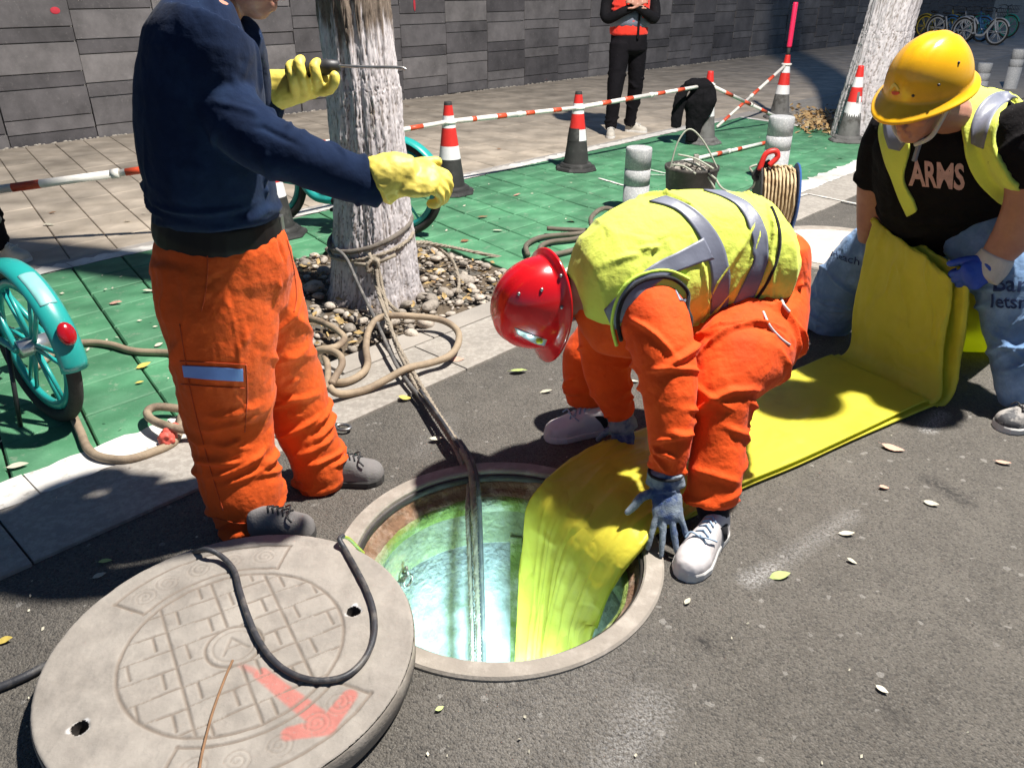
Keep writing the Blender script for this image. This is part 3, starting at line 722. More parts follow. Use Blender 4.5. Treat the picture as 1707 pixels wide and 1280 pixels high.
def trunk(path, radii, seed, lime_z, nz=300, na=150, crack=.016):
    P = smooth_path(path, 20); m = len(P); tz = (m - 1.001) * np.linspace(0, 1, nz) ** 1.9; rows = []; base = []
    rad = np.interp(np.linspace(0, len(radii) - 1, m), range(len(radii)), radii)
    for t in tz:
        i = int(t); f = t - i; c = P[i].lerp(P[i + 1], f); r = rad[i] + (rad[i + 1] - rad[i]) * f; base.append((c, r))
    A = np.linspace(0, 2 * np.pi, na, endpoint=False)
    pos = np.array([[(c.x + r * math.cos(a), c.y + r * math.sin(a), c.z) for a in A] for c, r in base]); dirs = np.array([[(math.cos(a), math.sin(a), 0) for a in A]] * nz)
    rr = np.array([b[1] for b in base])[:, None]
    q = np.stack([np.cos(A)[None, :] * 12.0 * np.ones((nz, 1)), np.sin(A)[None, :] * 12.0 * np.ones((nz, 1)), (pos[:, :, 2] * 5.0)], -1).reshape(-1, 3) + seed * 11
    q2 = q.copy(); q2[:, 2] *= 1.0
    wrp = np.stack([fbm(q * 1.1 + 31, 2), fbm(q * 1.1 + 57, 2), fbm(q + 91, 2)], 1) * .45
    ridged = 1 - np.abs(fbm(q2 * 1.45 + wrp, 3)) * 2.1                  # near 1 in the furrows
    rg = np.clip((ridged - .55) / .45, 0, 1).reshape(nz, na)
    fine = fbm(q * 5, 3).reshape(nz, na)
    pos = pos + dirs * (-(crack * rg ** 1.3) + .004 * fine + .012 * fbm(q * .5 + 7, 2).reshape(nz, na))[:, :, None]
    mb = MB(); mb.grid([[tuple(v) for v in row] for row in pos], closed=True); mb.f.append(tuple((nz - 1) * na + k for k in range(na)))
    me = mb.mesh('trunk')
    z = pos[:, :, 2]; lime = np.clip((lime_z - z + .10 * fbm(q * .8 + 3, 3).reshape(nz, na)) / .07 + .5, 0, 1)
    patch = np.clip((fbm(q * 1.0 + 77, 4).reshape(nz, na) - .62) / .2, 0, 1) * .6
    wash = lime * (1 - np.clip((rg - .55) / .35, 0, 1) * .85) * (1 - patch) * np.clip((z - .02) / .12 + .35 * fine + .55, .25, 1)
    ca = me.color_attributes.new('crack', 'FLOAT_COLOR', 'POINT')
    ca.data.foreach_set('color', np.stack([rg, wash, rg * 0, rg * 0 + 1], -1).reshape(-1, 4).astype(np.float32).ravel())
    return me, P
def crown(parent, centre, rad, nleaf, seed, trunk_top, limbs=6):
    r = np.random.default_rng(seed); mb = MB()
    for i in range(limbs):
        a = 2 * math.pi * i / limbs + r.uniform(-.3, .3); e = Vector(centre) + Vector((math.cos(a) * rad * .7, math.sin(a) * rad * .7, r.uniform(-.3, .8) * rad * .6))
        mid = Vector(trunk_top).lerp(e, .5) + Vector((0, 0, .25 * rad))
        mb.tube(smooth_path([trunk_top, mid, e], 6), list(np.linspace(.09, .02, 13)), 8)
    part('limbs', mb, M_BARK, parent, smooth=True)
    d = r.normal(size=(nleaf, 3)); d /= np.linalg.norm(d, axis=1)[:, None]; rr = rad * r.uniform(.35, 1, nleaf) ** .6
    C = np.array(centre) + d * rr[:, None] * np.array([1, 1, .75]); C += .35 * np.stack([fbm(C * .9 + k * 9, 2) for k in range(3)], 1)
    a1 = r.normal(size=(nleaf, 3)); a1 /= np.linalg.norm(a1, axis=1)[:, None]; a2 = np.cross(a1, r.normal(size=(nleaf, 3))); a2 /= np.linalg.norm(a2, axis=1)[:, None]
    s = r.uniform(.05, .1, nleaf)[:, None]
    q = np.stack([C - a1 * s, C + a2 * s * .5, C + a1 * s, C - a2 * s * .5], 1).reshape(-1, 3)
    mb = MB(); mb.v = [tuple(x) for x in q]; mb.f = [(4 * i, 4 * i + 1, 4 * i + 2, 4 * i + 3) for i in range(nleaf)]
    part('crown', mb, M_LEAFT, parent, kind='stuff')
B1 = TREE1
t1 = thing('street_tree', 'thick whitewashed tree trunk in the pebble pit, wrapped with ropes', 'tree', B1)
p1 = [at(632, 515, 4.18) + Vector((0, 0, -.12)), at(626, 470, 4.2), at(619, 330, 4.2), at(607, 160, 4.2), at(592, 20, 4.2)]
p1[0] = Vector((p1[1].x, p1[1].y, -.08))
up = (p1[4] - p1[3]).normalized(); p1 += [p1[4] + up * 3.0, p1[4] + up * 6.5 + Vector((-.05, .0, 0))]
me, P = trunk(p1, [.345, .245, .196, .186, .178, .14, .10], 1, at(600, 45, 4.2).z, nz=720, na=280, crack=.0065)
part('trunk', me, M_BARK, t1, smooth=True); crown(t1, P[-1] + Vector((-.2, .3, 1.6)), 1.7, 2600, 5, P[-1])
t2b = Vector((3.98, 9.35, 0)); t2 = thing('street_tree', 'leaning whitewashed tree trunk behind the man in the yellow helmet', 'tree', t2b)
p2 = [t2b + Vector((0, 0, -.05)), at(1452, 150, 9.35), at(1478, 60, 9.35), at(1494, 0, 9.35)]; p2 += [p2[3] + (p2[3] - p2[1]) * 3.0, p2[3] + (p2[3] - p2[1]) * 7.0 + Vector((-1.0, 0, 0))]
p2[0] = Vector((at(1437, 225, 9.35).x, 9.35, -.05))
me, P = trunk(p2, [.36, .29, .265, .25, .20, .14], 2, 2.0, nz=420, na=200, crack=.010)
part('trunk', me, M_BARK, t2, smooth=True); crown(t2, P[-1] + Vector((.2, 0, 1.6)), 1.8, 2600, 6, P[-1])
# leaf litter round the second tree
M_DRY = mat('dry_leaf', (.36, .22, .09), .8, .3, 6, rnd=.3, col2=(.5, .38, .2), c2scale=9)
mb = MB()
for i in range(420):
    c = gnd(RNG.uniform(1335, 1405), RNG.uniform(186, 222)); c += Vector((RNG.normal(0, .1), RNG.normal(0, .2), abs(RNG.normal(0, .03)) + .01)); s = RNG.uniform(.025, .06); a = RNG.uniform(0, 6.28); t = Vector((math.cos(a), math.sin(a), RNG.normal(0, .3))); w = Vector((-t.y, t.x, RNG.normal(0, .5))) * .5
    mb.add([c - t * s, c + w * s + Vector((0, 0, .008)), c + t * s, c - w * s], [(0, 1, 2, 3)])
tag(part('leaf_litter', mb, M_DRY), 'heap of dry brown leaves at the foot of the far tree', 'leaves', kind='stuff')

# ================================================================== CONES AND BARRIER POLES
M_CRED = mat('cone_red', (.62, .028, .022), .45, .12, 20, .1, 60, spec=.4); M_CWH = mat('cone_white_band', (.72, .70, .70), .5, .12, 14); M_CBLK = mat('cone_black_rubber', (.028, .027, .026), .75, .4, 9, .2, 60, col2=(.10, .095, .09), c2scale=9, c2lo=.55, c2hi=.8)
M_CGRY = mat('cone_grey_rubber', (.13, .125, .12), .8, .3, 9, .3, 60, col2=(.06, .055, .05), c2scale=7)
def cone_r(z): return .128 - .098 * (z / .70)
def make_cone(loc, label, lower, black_top=True, torn=False, tilt=None, h=.70):
    t = thing('traffic_cone', label, 'traffic cone', loc, 'red and white traffic cones around the site'); O = Vector(loc)
    mb = MB(); k = 8; sq = []
    for r0, z in ((.20, .0), (.205, .012), (.195, .03), (.165, .036), (.162, .05), (.14, .055)):
        sq.append([O + Vector((r0 * math.cos(a) * (1.0 if i % 2 else 1.0), r0 * math.sin(a), z)) for i, a in enumerate(np.linspace(R(22.5), R(22.5) + 2 * math.pi, 8, endpoint=False))])
    mb.rings(sq); part('base', mb, lower, t)
    def seg(z0, z1, m, name, grow=0.0, cap=False):
        mb = MB(); pr = [(cone_r(z0) + grow, z0 * h / .7), (cone_r((z0 + z1) / 2) + grow, (z0 + z1) / 2 * h / .7), (cone_r(z1) + grow, z1 * h / .7)]
        if cap: pr += [(cone_r(z1) - .012, z1 * h / .7 + .002), (cone_r(z1) - .014, z1 * h / .7 - .03)]
        mb.lathe(pr, 28, O, cap=False); return part(name, mb, m, t, smooth=True)
    mb = MB(); mb.lathe([(.148, .048), (.146, .06), (.135, .068), (.12, .07)], 28, O, cap=False); part('collar', mb, lower, t, smooth=True)
    seg(.05, .275, lower, 'lower_body'); seg(.275, .375, M_CWH, 'white_band', .001); seg(.375, .51, M_CRED, 'red_band'); seg(.51, .60, M_CWH, 'white_band', .001)
    seg(.60, .675, M_CRED, 'red_band'); seg(.675, .70, M_CBLK if black_top else M_CRED, 'tip', 0, True)
    if tilt:
        t.rotation_euler = tilt
    return t
c1 = gnd(752, 322); c2_ = gnd(960, 283); c3 = gnd(1172, 239); c4 = gnd(1298, 197); c5 = gnd(1412, 236); c6 = gnd(464, 392)
make_cone(c1, 'traffic cone behind the teal wheel right of the roped tree, black lower half', M_CBLK, h=.73)
make_cone(c2_, 'traffic cone with a torn white patch standing left of the stone bollards', M_CBLK)
make_cone(c3, 'traffic cone with the black jacket hung over it', M_CGRY, False, h=.745)
make_cone(c4, 'traffic cone topped with a pink light stick', M_CGRY, False, h=.77)
make_cone(c5, 'grey based traffic cone with ragged white bands before the leaning tree', M_CGRY, False, h=.79)
make_cone(c6, 'traffic cone half hidden behind the standing worker', M_CBLK)
# torn stickers
def patch_on_cone(loc, a0, a1, z0, z1, m, grow, h=.7, zig=0, name='torn_sticker', parent=None):
    mb = MB(); rows = []
    for k in range(13):
        a = R(a0 + (a1 - a0) * k / 12); za = z0 + zig * (k % 2) * RNG.uniform(.3, 1); r_ = lambda z: cone_r(z) + grow
        rows.append([Vector(loc) + Vector((r_(z) * math.cos(a), r_(z) * math.sin(a), z * h / .7)) for z in (za, (za + z1) / 2, z1)])
    mb.grid(rows); return part(name, mb, m, parent, smooth=True)
conesL = [o for o in bpy.data.objects if o.name.startswith('traffic_cone')]
def cone_at(l): return min(conesL, key=lambda o: (o.location - Vector(l)).length)
patch_on_cone(c2_, -80, -20, .275, .372, M_CWH, .003, parent=cone_at(c2_)); patch_on_cone(c2_, -200, -82, .27, .385, M_CBLK, .0025, zig=.0, parent=cone_at(c2_), name='bare_rubber'); patch_on_cone(c2_, -18, 60, .27, .385, M_CBLK, .0025, parent=cone_at(c2_), name='bare_rubber')
patch_on_cone(c5, -150, -60, .24, .28, M_CWH, .003, .79, .05, parent=cone_at(c5)); patch_on_cone(c5, -100, -75, .36, .47, M_CGRY, .0035, .79, .04, parent=cone_at(c5)); patch_on_cone(c5, -80, -55, .36, .43, M_CWH, .004, .79, .03, parent=cone_at(c5))
M_PWH = mat('pole_white', (.74, .70, .64), .5, .15, 12); M_PRED = mat('pole_red_tape', (.66, .08, .03), .45, .12, 14)
def make_pole(a, b, label, stripes, r=.02, ringa=True, ringb=True):
    a = Vector(a); b = Vector(b); t = thing('barrier_pole', label, 'barrier pole', a, 'striped poles between the cones'); d = b - a; dn = d.normalized()
    mid = a.lerp(b, .52)
    mb = MB(); mb.tube([a, mid], r, 14); part('outer_tube', mb, M_PWH, t, smooth=True); mb = MB(); mb.tube([mid, b], r * .86, 14); part('inner_tube', mb, M_PWH, t, smooth=True)
    mb = MB(); mb.tube([mid - dn * .03, mid + dn * .02], r * 1.18, 14); part('clamp_sleeve', mb, M_PWH, t, smooth=True)
    for s0, s1 in stripes:
        mb = MB(); mb.tube([a + d * s0, a + d * s1], (r if s0 < .52 else r * .86) + .0012, 14); part('red_stripe', mb, M_PRED, t, smooth=True)
    for e, on in ((a, ringa), (b, ringb)):
        if on:
            mb = MB(); mb.tube([e + Vector((.052 * math.cos(q), .052 * math.sin(q), 0)) for q in np.linspace(0, 2 * math.pi, 22, endpoint=False)], .014, 8, closed=True); part('ring', mb, M_PWH, t, smooth=True)
    return t
def ctop(c, z=.555): return Vector(c) + Vector((0, 0, z))
e12 = ctop(c1, .575); e2 = ctop(c2_, .56); e3 = ctop(c3, .61); e6 = ctop(c6, .56); e4 = ctop(c4, .66)
make_pole(e12, e2, 'striped barrier pole between the two black bottomed cones', [(.16, .19), (.34, .41), (.56, .63), (.78, .85)], .021)
make_pole(e2, e3, 'striped barrier pole passing before the legs of the bystander in black trousers', [(.155, .215), (.315, .375), (.56, .62), (.72, .78), (.9, .96)], .021, False, True)
make_pole(e6, e12, 'striped barrier pole running behind the roped tree trunk', [(.03, .09), (.2, .28), (.58, .64), (.75, .83)], .021, True, False)
make_pole(at(-90, 328, 5.0), e6, 'striped barrier pole at the left edge behind the standing worker', [(.02, .06), (.20, .285), (.55, .64), (.8, .86)], .027, False, False)
f3 = at(1310, 175, 10.4); f3.z = .03
make_pole(e3, f3, 'slanted barrier pole leaning from the jacket cone down to the right', [(.18, .27), (.42, .50), (.65, .74), (.95, .99)], .02, False, False)
f4 = gnd(1195, 212, .03)
make_pole(e4, f4, 'slanted barrier pole leaning from the light stick cone down to the left', [(.2, .28), (.42, .50), (.62, .70), (.83, .91)], .02, True, False)
make_pole(gnd(1130, 272, .03), gnd(1285, 236, .03), 'barrier pole lying on the green paving behind the bucket', [(.38, .43), (.6, .65), (.88, .93)], .021, False, False)
# light stick
M_PINK = mat('pink_plastic', (.78, .02, .09), .35, .1, 10, spec=.6)
lt = thing('light_stick', 'upright pink warning light stick on top of a cone', 'light stick', ctop(c4, .75))
zb = .77; mb = MB(); mb.tube([ctop(c4, zb - .02), ctop(c4, zb + .09)], .022, 14); part('grip', mb, M_CBLK, lt, smooth=True)
mb = MB(); mb.lathe([(.0, 0), (.03, .0), (.031, .02), (.031, .5), (.028, .515), (0, .518)], 16, ctop(c4, zb + .09), cap=False); part('tube', mb, M_PINK, lt, smooth=True)
# pole lying on the pavement behind the cones
M_TWIG = mat('dark_stick', (.05, .04, .03), .8, .3, 9)

# ================================================================== BOLLARDS
M_GRAN = mat('bollard_granite', (.34, .345, .35), .75, .22, 60, .25, 200, col2=(.50, .49, .48), c2scale=90, c2lo=.5, c2hi=.6)
def make_bollard(loc, h, r, label):
    t = thing('stone_bollard', label, 'bollard', loc, 'granite bollards along the kerb'); O = Vector(loc)
    mb = MB(); z1, z2 = h - .155, h - .275
    mb.lathe([(r, -.05), (r, z2 - .005), (r - .004, z2 - .004), (r - .004, z2 + .004), (r, z2 + .005), (r, z1 - .005), (r - .004, z1 - .004), (r - .004, z1 + .004), (r, z1 + .005), (r, h - .012), (r - .004, h - .003), (r - .012, h), (.001, h + .001)], 40, O, cap=False)
    part('shaft', mb, M_GRAN, t, smooth=False)
    for p in t.children[0].data.polygons: p.use_smooth = abs(p.normal.z) < .3
    return t
b1 = gnd(1058, 352); b2 = gnd(1288, 302)
make_bollard(b1, at(1063, 243, b1.y).z - .01, .098, 'granite bollard standing left of the debris bucket')
make_bollard(b2, at(1302, 192, b2.y).z - .01, .108, 'granite bollard behind the cable reel')
make_bollard(gnd(1683, 148), .62, .105, 'far granite bollard near the right edge of the picture'); make_bollard(gnd(1632, 150), .42, .11, 'far granite bollard behind the yellow helmet')

# ================================================================== BUCKET, REEL
M_BUCK = mat('stained_bucket', (.035, .03, .026), .7, .5, 12, .3, 60, col2=(.16, .14, .115), c2scale=5, c2lo=.56, c2hi=.72)
M_DEB = mat('debris_chunks', (.33, .30, .26), .9, .4, 30, .3, 60, rnd=.2)
M_WIRE = mat('dull_wire', (.33, .34, .27), .5, .2, 10)
bk = gnd(1145, 362); bt = thing('debris_bucket', 'dark stained bucket heaped with rubble behind the bending worker', 'bucket', bk)
hb = at(1145, 276, bk.y).z; mb = MB(); mb.lathe([(.15, 0), (.155, .01), (.19, hb - .03), (.197, hb - .028), (.199, hb), (.188, hb), (.185, hb - .04), (.15, hb - .05), (.001, hb - .04)], 36, bk, cap=False); part('pail', mb, M_BUCK, bt, smooth=True)
mb = MB()
for i in range(70):
    a = RNG.uniform(0, 6.28); q = .16 * math.sqrt(RNG.uniform(0, 1)); s = RNG.uniform(.012, .034); c = bk + Vector((q * math.cos(a), q * math.sin(a), hb - .03 + RNG.uniform(0, .05) * (1 - q / .2)))
    d = Vector(RNG.normal(size=3)).normalized(); e = d.orthogonal().normalized(); mb.box(c, s * 1.6, s, s * .8, (d, e, d.cross(e)), s * .15)
part('rubble', mb, M_DEB, bt, kind='stuff')
mb = MB(); mb.tube(smooth_path([bk + Vector((-.17, -.05, hb - .02)), bk + Vector((-.13, -.04, hb + .17)), bk + Vector((-.05, -.03, hb + .26)), bk + Vector((.06, -.04, hb + .17)), bk + Vector((.17, -.08, hb - .01))], 8), .006, 8); part('handle', mb, M_WIRE, bt, smooth=True)
mb = MB()
for (a, b) in (((1130, 258), (1190, 282)), ((1140, 268), (1195, 300)), ((1160, 272), (1192, 315)), ((1120, 275), (1160, 290))): mb.tube(smooth_path([at(*a, bk.y - .1), at((a[0] + b[0]) / 2, (a[1] + b[1]) / 2 - 5, bk.y - .15), at(*b, bk.y - .2)], 6), .007, 8)
part('rope_ends', mb, M_WIRE, bt, smooth=True)
mb = MB(); mb.box(at(1160, 268, bk.y), .035, .03, .09, None, .004); part('brick_chunk', mb, M_DEB, bt)
rl = gnd(1283, 384); rt = thing('cable_reel', 'small drum of tan cable with blue flange and red handle clamp', 'cable reel', rl)
RR = .235; rc = rl + Vector((0, 0, RR)); RX = Vector((.985, -.17, 0)); RY = Vector((0, 0, 1)); RZ = RX
axr = (Vector((.17, .985, 0)), Vector((0, 0, 1)), RX)
M_BLUE = mat('blue_flange', (.03, .09, .28), .5, .2, 10); M_TAN = mat('tan_cable', (.50, .38, .22), .6, .3, 20, col2=(.30, .2, .1), c2scale=12)
for s_, m_ in ((-1, M_CBLK), (1, M_BLUE)):
    mb = MB(); mb.lathe([(.02, -.006), (RR, -.006), (RR + .004, 0), (RR, .006), (.02, .006)], 40, rc + RX * (.125 * s_), axr); part('flange', mb, m_, rt)
mb = MB(); r2 = np.random.default_rng(4); pts = []
for i in range(18 * 30):
    a = 2 * math.pi * i / 30; x = -.108 + .216 * abs(((i / 30 / 9) % 2) - 1); rad = .195 + .012 * (i // 270) + r2.normal(0, .0018)
    pts.append(rc + axr[0] * (rad * math.cos(a)) + Vector((0, 0, rad * math.sin(a))) + RX * (x + r2.normal(0, .0018)))
mb.tube(pts, .0065, 6); part('cable_winding', mb, M_TAN, rt, smooth=True)
mb = MB(); mb.lathe([(.18, -.115), (.18, .115)], 30, rc, axr); part('drum_core', mb, M_TAN, rt)
for k in range(14):
    mb = MB(); x0 = RNG.uniform(-.09, .09); a0 = RNG.uniform(.2, 1.2); pp = []
    for q in np.linspace(0, 1, 10): a = a0 + 1.9 * q + math.pi * .3; pp.append(rc + axr[0] * (-.216 * math.cos(a)) + Vector((0, 0, .216 * math.sin(a))) + RX * (x0 + .03 * math.sin(q * 3 + k)))
    mb.tube(pp, .0065, 6); part('loose_turn', mb, M_TAN, rt, smooth=True)
mb = MB(); hp = [at(1262, 300, rl.y), at(1258, 292, rl.y), at(1268, 280, rl.y), at(1284, 270, rl.y)]; mb.tube(smooth_path(hp, 6), .022, 10); part('handle_grip', mb, M_CBLK, rt, smooth=True)
mb = MB(); hp = [at(1266, 284, rl.y - .05), at(1276, 258, rl.y - .05), at(1292, 252, rl.y - .05), at(1296, 262, rl.y - .05), at(1282, 276, rl.y - .05)]; mb.tube(smooth_path(hp, 6), .019, 10); part('red_clamp', mb, M_CRED, rt, smooth=True)
mb = MB(); hp = [at(1190, 292, 5.9), at(1205, 315, 5.8), at(1235, 322, 5.75), at(1258, 308, 5.6), at(1256, 290, 5.5), at(1250, 280, 5.5), at(1262, 275, 5.5)]
hp[1].z = max(hp[1].z, .02)
mb.tube(smooth_path(hp, 8), .008, 8); part('loose_cord', mb, M_WIRE, rt, smooth=True)
mb = MB(); c = at(1318, 333, rl.y); mb.tube([c - RX * .03, c + RX * .03], .018, 10); part('axle_knob', mb, M_CRED, rt, smooth=True)

# ================================================================== BICYCLES
M_TEAL = mat('teal_paint', (.018, .33, .30), .34, .06, 8, coat=.35, spec=.5); M_TYRE = mat('tyre_rubber', (.03, .028, .026), .85, .3, 40, .5, 200); M_BLKP = mat('black_plastic', (.022, .022, .024), .5, .2, 20)
M_REFL = mat('red_reflector', (.36, .006, .012), .18, .1, 60, coat=.5); M_SILV = mat('silver_metal', (.55, .55, .55), .35, .1, 20, metal=.85)
def make_wheel(parent, c, d, r, spokes=6, rimm=None, name='wheel', tr=.026):
    """wheel in the plane of d (forward, horizontal) and z"""
    Z = Vector((0, 0, 1)); s = d.cross(Z).normalized()
    mb = MB(); mb.tube([c + d * (r * math.cos(a)) + Z * (r * math.sin(a)) for a in np.linspace(0, 2 * math.pi, 64, endpoint=False)], tr, 12, closed=True); w = part(name, mb, M_TYRE, parent, smooth=True)
    mb = MB(); ri = r - tr * 1.2; prof = []
    for a in np.linspace(0, 2 * math.pi, 64, endpoint=False):
        e = d * math.cos(a) + Z * math.sin(a); prof.append([c + e * (ri + x) + s * y for x, y in ((0, -.013), (.006, 0), (0, .013), (-.03, .011), (-.034, 0), (-.03, -.011))])
    mb.rings(prof + [prof[0]], cap=False); part('rim', mb, rimm, w, smooth=True)
    mb = MB()
    for k in range(spokes):
        a = 2 * math.pi * k / spokes
        for q in (-.11, .11):
            e0 = d * math.cos(a + q * 2.5) + Z * math.sin(a + q * 2.5); e1 = d * math.cos(a + q) + Z * math.sin(a + q); mb.tube([c + e0 * .03, c + e1 * (ri - .03)], [.010, .008], 8)
    part('spokes', mb, rimm, w, smooth=True)
    mb = MB(); mb.tube([c - s * .055, c + s * .055], .035, 14); part('hub', mb, M_SILV, w, smooth=True)
    return w
def arc_guard(c, d, r, a0, a1, w=.034, n=26, drop=.018):
    Z = Vector((0, 0, 1)); s = d.cross(Z).normalized(); mb = MB(); rows = []
    for i in range(n + 1):
        a = R(a0 + (a1 - a0) * i / n); e = d * math.cos(a) + Z * math.sin(a); P = c + e * r
        outer = [P + s * (w * x) - e * (drop * x * x * (1 if abs(x) < .99 else 1.3)) for x in np.linspace(-1, 1, 9)]; inner = [p - e * .004 for p in reversed(outer)]
        rows.append(outer + inner)
    mb.rings(rows); return mb
def bike(O, d, label, wheel_r=.305, base=1.04, mats=None, name='bicycle', group='shared bicycles', detail=True):
    """O: ground contact of rear wheel, d: heading"""
    fm, rim = mats; Z = Vector((0, 0, 1)); s = d.cross(Z).normalized(); t = thing(name, label, 'bicycle', O, group)
    rc_ = O + Z * wheel_r; fc = rc_ + d * base
    make_wheel(t, rc_, d, wheel_r - .022, rimm=rim); make_wheel(t, fc, d, wheel_r - .022, rimm=rim)
    bb = rc_ + d * .44 - Z * .10; seat_t = bb - d * .16 + Z * .44; head_b = fc - d * .12 + Z * .33; head_t = head_b - d * .06 + Z * .18
    mb = MB(); mb.tube(smooth_path([head_b, head_b.lerp(bb, .25) - Z * .11, head_b.lerp(bb, .5) - Z * .19, head_b.lerp(bb, .75) - Z * .12, bb, bb - d * .1 + Z * .04], 8), .036, 14); mb.tube([bb, seat_t], .024, 12); mb.tube([head_b, head_t], .026, 12)
    part('frame', mb, fm, t, smooth=True)
    mb = MB()
    for k in (-1, 1): mb.tube(smooth_path([bb + s * (.04 * k), rc_ + d * .2 + s * (.055 * k) - Z * .005, rc_ + s * (.062 * k)], 6), .014, 10); mb.tube([seat_t - Z * .12 + s * (.02 * k), rc_ + s * (.06 * k)], .012, 10)
    part('rear_stays', mb, fm, t, smooth=True)
    mb = MB()
    for k in (-1, 1): mb.tube(smooth_path([head_b + s * (.03 * k), head_b + d * .03 - Z * .1 + s * (.055 * k), fc + s * (.055 * k)], 6), .016, 10)
    part('fork', mb, fm, t, smooth=True)
    part('rear_mudguard', arc_guard(rc_, d, wheel_r + .028, 60, 182, .05), fm, t, smooth=True); part('front_mudguard', arc_guard(fc, d, wheel_r + .028, 25, 140, .036), fm, t, smooth=True)
    mb = MB(); mb.ell(seat_t + Z * .10 + d * .02, .13, .075, .035, (d, s, Z)); mb.ell(seat_t + Z * .105 - d * .05, .085, .1, .04, (d, s, Z)); mb.tube([seat_t, seat_t + Z * .1], .014, 10); part('saddle', mb, M_BLKP, t, smooth=True)
    mb = MB(); mb.tube(smooth_path([head_t + Z * .12 - d * .12 - s * .30, head_t + Z * .14 - s * .18, head_t + Z * .1, head_t + Z * .14 + s * .18, head_t + Z * .12 - d * .12 + s * .30], 6), .013, 10); mb.tube([head_t, head_t + Z * .1], .016, 10); part('handlebar', mb, M_BLKP, t, smooth=True)
    mb = MB(); bc = fc + d * .02 + Z * .52
    for zz, ww in ((-.1, .14), (0, .16), (.1, .18)): mb.tube([bc + d * (ww * .7 * a) + s * (ww * b) + Z * zz for a, b in ((-1, -1), (1, -1), (1, 1), (-1, 1))], .006, 6, closed=True)
    for a in np.linspace(-1, 1, 5):
        for b in (-1, 1): mb.tube([bc + d * (.14 * .7 * a) + s * (.14 * b) - Z * .1, bc + d * (.18 * .7 * a) + s * (.18 * b) + Z * .1], .004, 5); mb.tube([bc + s * (.14 * a) + d * (.1 * b) - Z * .1, bc + s * (.18 * a) + d * (.126 * b) + Z * .1], .004, 5)
    part('basket', mb, M_BLKP, t)
    mb = MB(); mb.tube([bb - s * .1, bb + s * .1], .03, 12); mb.tube([bb + s * .08, bb + s * .085 + d * .12 - Z * .12], .012, 8); mb.tube([bb - s * .08, bb - s * .085 - d * .12 + Z * .12], .012, 8); part('crank', mb, M_BLKP, t, smooth=True)
    mb = MB(); mb.box(bb + s * .14 + d * .12 - Z * .12, .09, .09, .025, (d, s, Z), .006); mb.box(bb - s * .14 - d * .12 + Z * .12, .09, .09, .025, (d, s, Z), .006); part('pedals', mb, M_BLKP, t)
    mb = MB(); mb.tube([rc_ + d * .06 - s * .07, rc_ + d * .0 - s * .13 - Z * (wheel_r - .012)], .009, 8); part('kickstand', mb, M_BLKP, t, smooth=True)
    return t, rc_, fc, bb, s
tk = gnd(92, 694); bdir = (V * .96 - U * .10).normalized()
bk1, rc1, fc1, bb1, s1 = bike(tk, bdir, 'teal shared bicycle at the left edge with red rear reflector', .315, 1.06, (M_TEAL, M_TEAL))
Z = Vector((0, 0, 1))
mb = MB(); e = (-bdir * math.cos(R(20)) + Z * math.sin(R(20))); 
for aa, nm in ((158, 'red_reflector'),):
    e = bdir * math.cos(R(aa)) + Z * math.sin(R(aa)); tn = bdir * -math.sin(R(aa)) + Z * math.cos(R(aa)); mb.ell(rc1 + e * .356, .032, .044, .018, (s1, tn, e), 18, 8)
part('rear_reflector', mb, M_REFL, bk1, smooth=True)
M_TEALP = mat('pale_sticker', (.22, .50, .48), .4, .1, 30)
mb = arc_guard(rc1, bdir, .3455, 112, 138, .03, drop=.006); part('guard_sticker', mb, M_TEALP, bk1, smooth=True)
w2 = gnd(668, 392); hd2 = Vector((-.95, .31, 0)).normalized()
bike(w2, hd2, 'teal shared bicycle standing behind the roped tree trunk', .325, 1.04, (M_TEAL, M_TEAL))
# far row of bicycles by the wall
M_FB = mat('blue_paint', (.05, .17, .38), .4, .1, 8); M_FY = mat('yellow_paint', (.55, .42, .05), .4, .1, 8); M_FW = mat('silver_paint', (.5, .5, .5), .4, .1, 8); M_FT = mat('green_teal_paint', (.03, .28, .22), .4, .1, 8)
for i, (px, py, m_, lab) in enumerate(((1582, 52, M_FY, 'far yellow bicycle at the left of the parked row by the wall'), (1603, 56, M_FW, 'far silver bicycle in the parked row by the wall'), (1628, 56, M_FB, 'far blue bicycle in the parked row by the wall'), (1652, 62, M_FW, 'far grey white bicycle with its wheel turned, in the parked row'), (1672, 50, M_FT, 'far green bicycle at the right of the parked row by the wall'))):
    P = gnd(px, py + 14)
    d = (U * -.35 - V * .94).normalized(); bike(P - d * 1.02, d, lab, .36, 1.1, (m_, m_), 'far_bicycle', 'bicycles parked by the far wall', False)
